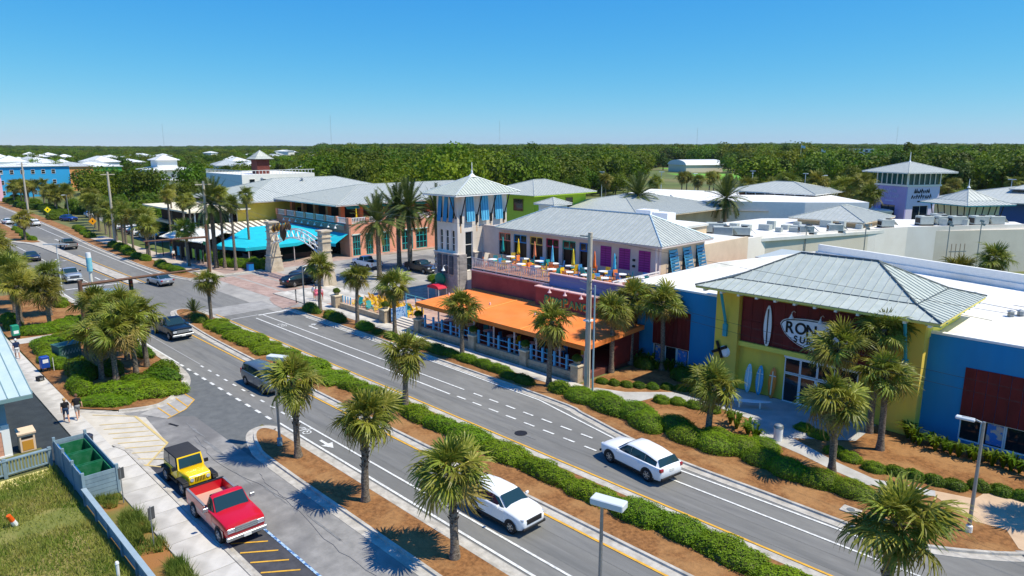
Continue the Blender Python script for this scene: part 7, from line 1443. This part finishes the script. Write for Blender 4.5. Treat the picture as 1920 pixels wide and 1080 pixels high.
for (x,y,lb) in ((-37.75,8.72,'narrow sign post in the weeds by the sidewalk next to the skips'),(-32.4,8.5,'narrow sign post in the weeds by the sidewalk next to the red pickup')):
    t = thing('sign_post',lb,'sign',(x,y,.1)); MB().cyl((0,0,0),(0,0,2.0),.03,n=6).build('post', steel, t); MB().cbox((0,.04,1.65),(.03,.3,.6),.25).build('panel', mat('sign_back', S(90,92,94), .5, metal=.4), t)
t = thing('news_box','blue newspaper box with white card beside the sidewalk','news box',(-65.9,10.75,.1),.1); MB().box(-.3,.3,-.3,.3,.3,1.25).build('cabinet', mat('box_blue', S(24,70,160), .5), t, bevel=.03); MB().box(.301,.31,-.2,.2,.75,1.05).build('card', white_m, t); MB().box(-.28,-.2,-.28,-.2,0,.3).box(.2,.28,.2,.28,0,.3).box(-.28,-.2,.2,.28,0,.3).box(.2,.28,-.28,-.2,0,.3).build('stand', black, t); MB().cyl((.4,.5,0),(.4,.5,1.1),.025,n=6).build('post', white_m, t)
t = thing('news_box','green newspaper box at the mouth of the bed path','news box',(-79.6,11.0,.1),.1); MB().box(-.3,.3,-.3,.3,.3,1.3).build('cabinet', mat('box_green', S(24,140,110), .5), t, bevel=.03); MB().box(.301,.31,-.2,.2,.5,.8).build('card', white_m, t); MB().box(-.28,.28,-.28,.28,0,.3).build('stand', black, t)
t = thing('utility_cabinet','long dark green utility cabinet with painted scrawl in the bed','cabinet',(-69.0,12.9,.1),.2); MB().box(-.7,.7,-.8,1.0,0,1.2).build('cabinet', mat('cab_green', S(62,104,96), .6, var=.08), t, bevel=.04); MB().box(-.75,.75,-.85,1.05,1.2,1.27).build('lid', mat('cab_green', S(62,104,96), .6), t); m = MB()
for k in range(6): m.tube([(.705,-.6+k*.25,.5),(.705,-.5+k*.25,.9),(.705,-.4+k*.25,.5)],.03,4)
m.build('scrawl', mat('scrawl', S(170,190,180), .7), t)
t = thing('black_box','small black cable box standing on the sidewalk','box',(-63.4,9.9,.1),.3); MB().box(-.22,.22,-.22,.22,0,.35).build('box', black, t, bevel=.02); MB().box(.221,.23,-.12,.12,.08,.27).build('label_plate', steel, t)
t = thing('round_bin','dark round bin lid beside the board enclosure','bin',(-46.4,9.2,.1)); MB().lathe([(.26,0),(.3,.8),(.32,.82),(.32,.88),(.2,.98),(.01,1.0)],n=14).build('body', mat('bin_navy', S(44,48,62), .5), t, 40)
t = thing('marker_cone','tilted orange and white marker in the rough grass','cone',(-39.2,4.3,.03)); t.rotation_euler = (.35,.2,0); MB().lathe([(.13,0),(.12,.35)],n=10).build('white_base', white_m, t); MB().lathe([(.12,.35),(.1,.75),(.01,.76)],n=10).build('orange_top', mat('cone_orange', S(236,96,20), .6), t)
t = thing('white_stub','short white marker post in the grass near the rail','post',(-30.9,6.6,.02)); MB().cyl((0,0,0),(0,0,.75),.07,n=8).build('shaft', white_m, t); MB().lathe([(.09,.75),(.06,.85),(.01,.86)],n=8).build('cap', white_m, t)
for i,(x,y) in enumerate(((-74.9,37.7),)): t = thing('push_button_post','dark pedestrian button post on the corner ramp','post',(x,y,.1)); MB().cyl((0,0,0),(0,0,1.5),.06,n=8).build('shaft', dark_steel, t); MB().cbox((0,0,1.35),(.16,.12,.22)).build('button_box', steel, t); MB().lathe([(.08,1.5),(.1,1.58),(.01,1.66)],n=8).build('cap', dark_steel, t)
t = thing('drain_lid','pale concrete lid in the mulch by the kerb','lid',(-11.0,34.9,.1)); MB().box(-.45,.45,-.35,.35,0,.06).build('lid', kerb_m, t, bevel=.02); MB().cyl((0,0,.06),(0,0,.075),.2,n=10).build('ring', steel, t)
t = thing('litter_bin','blue litter bin beside the stone arch hedge','bin',(-99.6,43.2,.1)); MB().box(-.4,.4,-.4,.4,0,1.1).build('body', mat('bin_blue', S(30,120,190), .5), t, bevel=.04); MB().box(-.44,.44,-.44,.44,1.1,1.2).build('lid', black, t)
gl = 'thin lamp post in the car park beyond the roofs'
for i,(x,y) in enumerate(((-150,190),(-136,205),(-120,200),(-108,215),(-95,225),(-118,235),(-85,215),(-70,200),(-60,225),(-40,225),(-25,240),(-10,225),(-5,245),(-210,120),(-175,110),(-160,125))):
    if i == 0: lp = thing('car_park_lamp',gl,'street lamp',(x,y,0),0,'car park lamps'); MB().cyl((0,0,0),(0,0,9.5),.14,.09,6).build('pole', lampw, lp); MB().cbox((0,0,9.5),(1.8,.5,.2)).build('lamp_head', lampw, lp)
    else: copy_tree(lp,(x,y,0),i*.7)
# ------------------------------------------------------------------ trees beyond
def tree_mesh(seed, kind='broad', n=1500):
    """crown of many leaf clumps spread through overlapping lobes"""
    rnd = random.Random(seed); mb = MB(); lobes = []
    if kind == 'broad':
        for i in range(11): a = rnd.uniform(0,6.28); r = rnd.uniform(.1,.62); lobes.append((Vector((r*math.cos(a),r*math.sin(a),rnd.uniform(.38,.86))),rnd.uniform(.26,.42)))
    else:
        for i in range(9): a = rnd.uniform(0,6.28); z = .45+.06*i; r = (1-z)*rnd.uniform(.2,.9)+.05; lobes.append((Vector((r*math.cos(a),r*math.sin(a),z)),rnd.uniform(.16,.26)))
    for i in range(n):
        c, r = lobes[i % len(lobes)]; d = Vector((rnd.gauss(0,1),rnd.gauss(0,1),rnd.gauss(.25,.8))).normalized(); p = c+d*r*rnd.uniform(.72,1.05); p.z = max(p.z,.16)
        nr = (d+Vector((rnd.gauss(0,.5),rnd.gauss(0,.5),rnd.gauss(.2,.4)))).normalized(); u = nr.orthogonal().normalized(); u = Matrix.Rotation(rnd.uniform(0,6.28),3,nr)@u; v = nr.cross(u); s = rnd.uniform(.026,.052)*(1 if kind == 'broad' else .85)
        mb.add([p-u*s-v*s*.7,p+u*s*.9-v*s*.4+nr*s*.3,p+u*s*.6+v*s*.8,p-u*s*.5+v*s*.6+nr*s*.35],[(0,1,2,3)])
    return mb
def tree_trunk(seed, kind):
    rnd = random.Random(seed); mb = MB(); top = .6 if kind == 'broad' else .92
    mb.tube([(0,0,0),(rnd.uniform(-.03,.03),rnd.uniform(-.03,.03),top*.5),(rnd.uniform(-.05,.05),rnd.uniform(-.05,.05),top)],[.035,.025,.01],6)
    for i in range(5): a = i*1.3+rnd.random(); z = rnd.uniform(.22,.5); mb.tube([(0,0,z),(.3*math.cos(a),.3*math.sin(a),z+.22)],[.015,.006],4)
    return mb
TREES = [(tree_mesh(s,k).mesh('crown', leaf_tree if k == 'broad' else leaf_pine), tree_trunk(s,k).mesh('trunk', twig, 60), k) for s,k in ((1,'broad'),(2,'broad'),(3,'broad'),(4,'broad'),(5,'pine'),(6,'pine'))]
def keep_out(x, y):
    """open places: field, hall, car parks, roads, buildings"""
    for cx,cy,rx,ry in ((-206,393,50,44),(-296,490,38,32),(-268,446,20,20),(-112,222,46,38),(-35,215,52,48),(-190,50,50,9),(-167,77,14,14),(-300,34,30,12),(-266,754,26,14),(-115,165,34,28),(-345,60,40,32),(-318,104,14,14),(-204,93,20,16)):
        if abs(x-cx) < rx and abs(y-cy) < ry: return True
    return False
rnd = random.Random(77); pts = []; near = []
fw_a = math.atan2(math.cos(R(45.592)), -math.sin(R(45.592)))
def ring(d0, d1, area, s0, s1):
    n = int((d1*d1-d0*d0)*R(108)/2/area)
    for i in range(n):
        D = math.sqrt(rnd.uniform(d0*d0,d1*d1)); a = fw_a+R(rnd.uniform(-54,54)); x, y = D*math.cos(a), D*math.sin(a)
        if y < 46+D*.02 or keep_out(x,y): continue
        if D < 230 and not (x < -150 and y > 50): continue
        if x > -128 and y < 200 and not (y > 165 and x < -75): continue
        if x < -128 and y < 98 and x > -150: continue
        if x < -128 and y < 56 and x > -190: continue
        da = math.tan(fw_a-a)*1.0209*1300+960
        if any(u0 < da < u1 and d_0 < D < d_1 for u0,u1,d_0,d_1 in ((1200,1300,235,540),(1285,1405,200,480),(1590,1650,420,806),(735,780,600,690),(262,345,190,322),(40,150,215,330))): continue
        pn = fbm((x*.012,y*.012,3.3),3)
        if pn < -.32 and rnd.random() < .6: continue
        left = x < -200 and y < -.62*x*.9
        if left and D < 900 and rnd.random() < .32: continue
        rise = max(0, (D-900)*.0012)*(1+.9*math.sin(a*19+1)*math.sin(a*7)); h = rnd.uniform(s0,s1)*(.66 if left else 1.0)*(1+.22*pn)*(1.15 if rnd.random() < .05 else 1); pts.append((x,y,rise if D > 900 else 0,h,D))
ring(150,520,58,5.5,14.0); ring(520,1100,105,7,15); ring(1100,2200,330,11,16); ring(2200,4200,1300,13,19)
pts.sort(key=lambda p: p[4])
# the trees one can tell apart stand as things of their own; the wood behind is one mass
NT = 150
for i,(x,y,z,h,D) in enumerate(pts[:NT]):
    cr_, tk, k = TREES[rnd.choice((0,1,2,3,3,1,4))]; where = ('left of the lemon building' if y < .42*-x else 'behind the lemon and coral buildings' if y < .95*-x else 'behind the lime building and restaurant' if y < 1.9*-x else 'beyond the purple tower'); lb = ('dense green tree at the wood edge ' if k == 'broad' else 'slim pine at the wood edge ')+where
    t = thing('broadleaf_tree' if k == 'broad' else 'pine_tree', lb, 'tree', (x,y,z), rnd.uniform(0,6.28), ('trees ' if k == 'broad' else 'pines ')+where); ww = h*rnd.uniform(.75,1.05) if k == 'broad' else h*.6
    link('crown', cr_, t, scale=(ww,ww,h)); link('trunk', tk, t, scale=(h,h,h))
wood = pts[NT:]
hid = bpy.data.collections.new('tree_kinds')
for cr_, tk, k in TREES:
    me = bpy.data.meshes.new('tree_kind'); bm = bmesh.new(); bm.from_mesh(cr_); bm.from_mesh(tk); bm.to_mesh(me); bm.free(); me.materials.append(cr_.materials[0]); o = bpy.data.objects.new('tree_kind', me); hid.objects.link(o)
wm = bpy.data.meshes.new('wood'); wm.from_pydata([p[:3] for p in wood],[],[])
for nm, ty, val in (('size','FLOAT_VECTOR',[c for p in wood for w_ in (rnd.uniform(.8,1.15)*p[3]*(1 if p[4] < 1100 else 1.5),) for c in (w_,w_,p[3])]),('turn','FLOAT',[rnd.uniform(0,6.28) for _ in wood]),('which','INT',[rnd.choice((0,1,2,3,0,1,2,3,4,5)) for _ in wood])):
    at = wm.attributes.new(nm, ty, 'POINT'); at.data.foreach_set('vector' if ty == 'FLOAT_VECTOR' else 'value', val)
wo = link('wood', wm); wo['kind'] = 'stuff'; tag(wo, 'wide dark green wood stretching to the horizon', 'wood')
ng = bpy.data.node_groups.new('scatter_trees','GeometryNodeTree'); ng.interface.new_socket('Geometry', in_out='INPUT', socket_type='NodeSocketGeometry'); ng.interface.new_socket('Geometry', in_out='OUTPUT', socket_type='NodeSocketGeometry')
N = ng.nodes; gi = N.new('NodeGroupInput'); go_ = N.new('NodeGroupOutput'); ci = N.new('GeometryNodeCollectionInfo'); ci.inputs['Collection'].default_value = hid; ci.inputs['Separate Children'].default_value = True; ci.inputs['Reset Children'].default_value = True
ip = N.new('GeometryNodeInstanceOnPoints'); ip.inputs['Pick Instance'].default_value = True
def attr(nm, ty): a = N.new('GeometryNodeInputNamedAttribute'); a.data_type = ty; a.inputs['Name'].default_value = nm; return a.outputs[0]
cx_ = N.new('ShaderNodeCombineXYZ'); ng.links.new(attr('turn','FLOAT'), cx_.inputs['Z'])
ng.links.new(gi.outputs[0], ip.inputs['Points']); ng.links.new(ci.outputs[0], ip.inputs['Instance']); ng.links.new(attr('which','INT'), ip.inputs['Instance Index']); ng.links.new(cx_.outputs[0], ip.inputs['Rotation']); ng.links.new(attr('size','FLOAT_VECTOR'), ip.inputs['Scale']); ng.links.new(ip.outputs[0], go_.inputs[0])
wo.modifiers.new('scatter','NODES').node_group = ng
# tall palms in the car parks beyond
gl = 'cabbage palm in the rows of the car park beyond the roofs'
for i in range(34): x = -150+i*4.6+rnd.uniform(-2,2); y = 172+rnd.uniform(0,70)+(30 if x > -60 else 0); cabbage_palm(x,y,rnd.uniform(5,7.5),gl,1.7,'car park palms',fine=False,boots=.1,z=0)

# ------------------------------------------------------------------ put every thing's empty at its own base
bpy.context.view_layer.update()
for o in list(SC.objects):
    if o.type == 'EMPTY' and o.parent is None and 'category' in o and o.location.length < 1e-6 and o.children:
        xs = []; stack = list(o.children)
        while stack:
            c_ = stack.pop(); stack += list(c_.children)
            if c_.type == 'MESH': xs += [c_.matrix_world @ Vector(q) for q in (c_.bound_box[0], c_.bound_box[6])]
        a = Vector(((min(p.x for p in xs)+max(p.x for p in xs))/2, (min(p.y for p in xs)+max(p.y for p in xs))/2, min(p.z for p in xs)))
        o.location = a
        for c_ in o.children: c_.location = c_.location - a
bpy.context.view_layer.update()
pt_.rotation_euler.z = R(-29); ov_.rotation_euler.z = R(-31)      # these two stand turned against the street grid

# clear sea air: a faint even haze over the whole place
hz_m = bpy.data.materials.new('haze'); hz_m.use_nodes = True; hn = hz_m.node_tree; hn.nodes.clear(); ho = hn.nodes.new('ShaderNodeOutputMaterial'); hv_ = hn.nodes.new('ShaderNodeVolumePrincipled')
hv_.inputs['Color'].default_value = (.75,.86,1,1); hv_.inputs['Density'].default_value = .000035; hv_.inputs['Anisotropy'].default_value = .2; hn.links.new(hv_.outputs[0], ho.inputs['Volume'])
hb = MB().box(-6100,3600,-2600,7100,-1,96).build('haze', hz_m); hb['kind'] = 'stuff'; tag(hb, 'faint pale haze in the air over the whole place', 'haze')
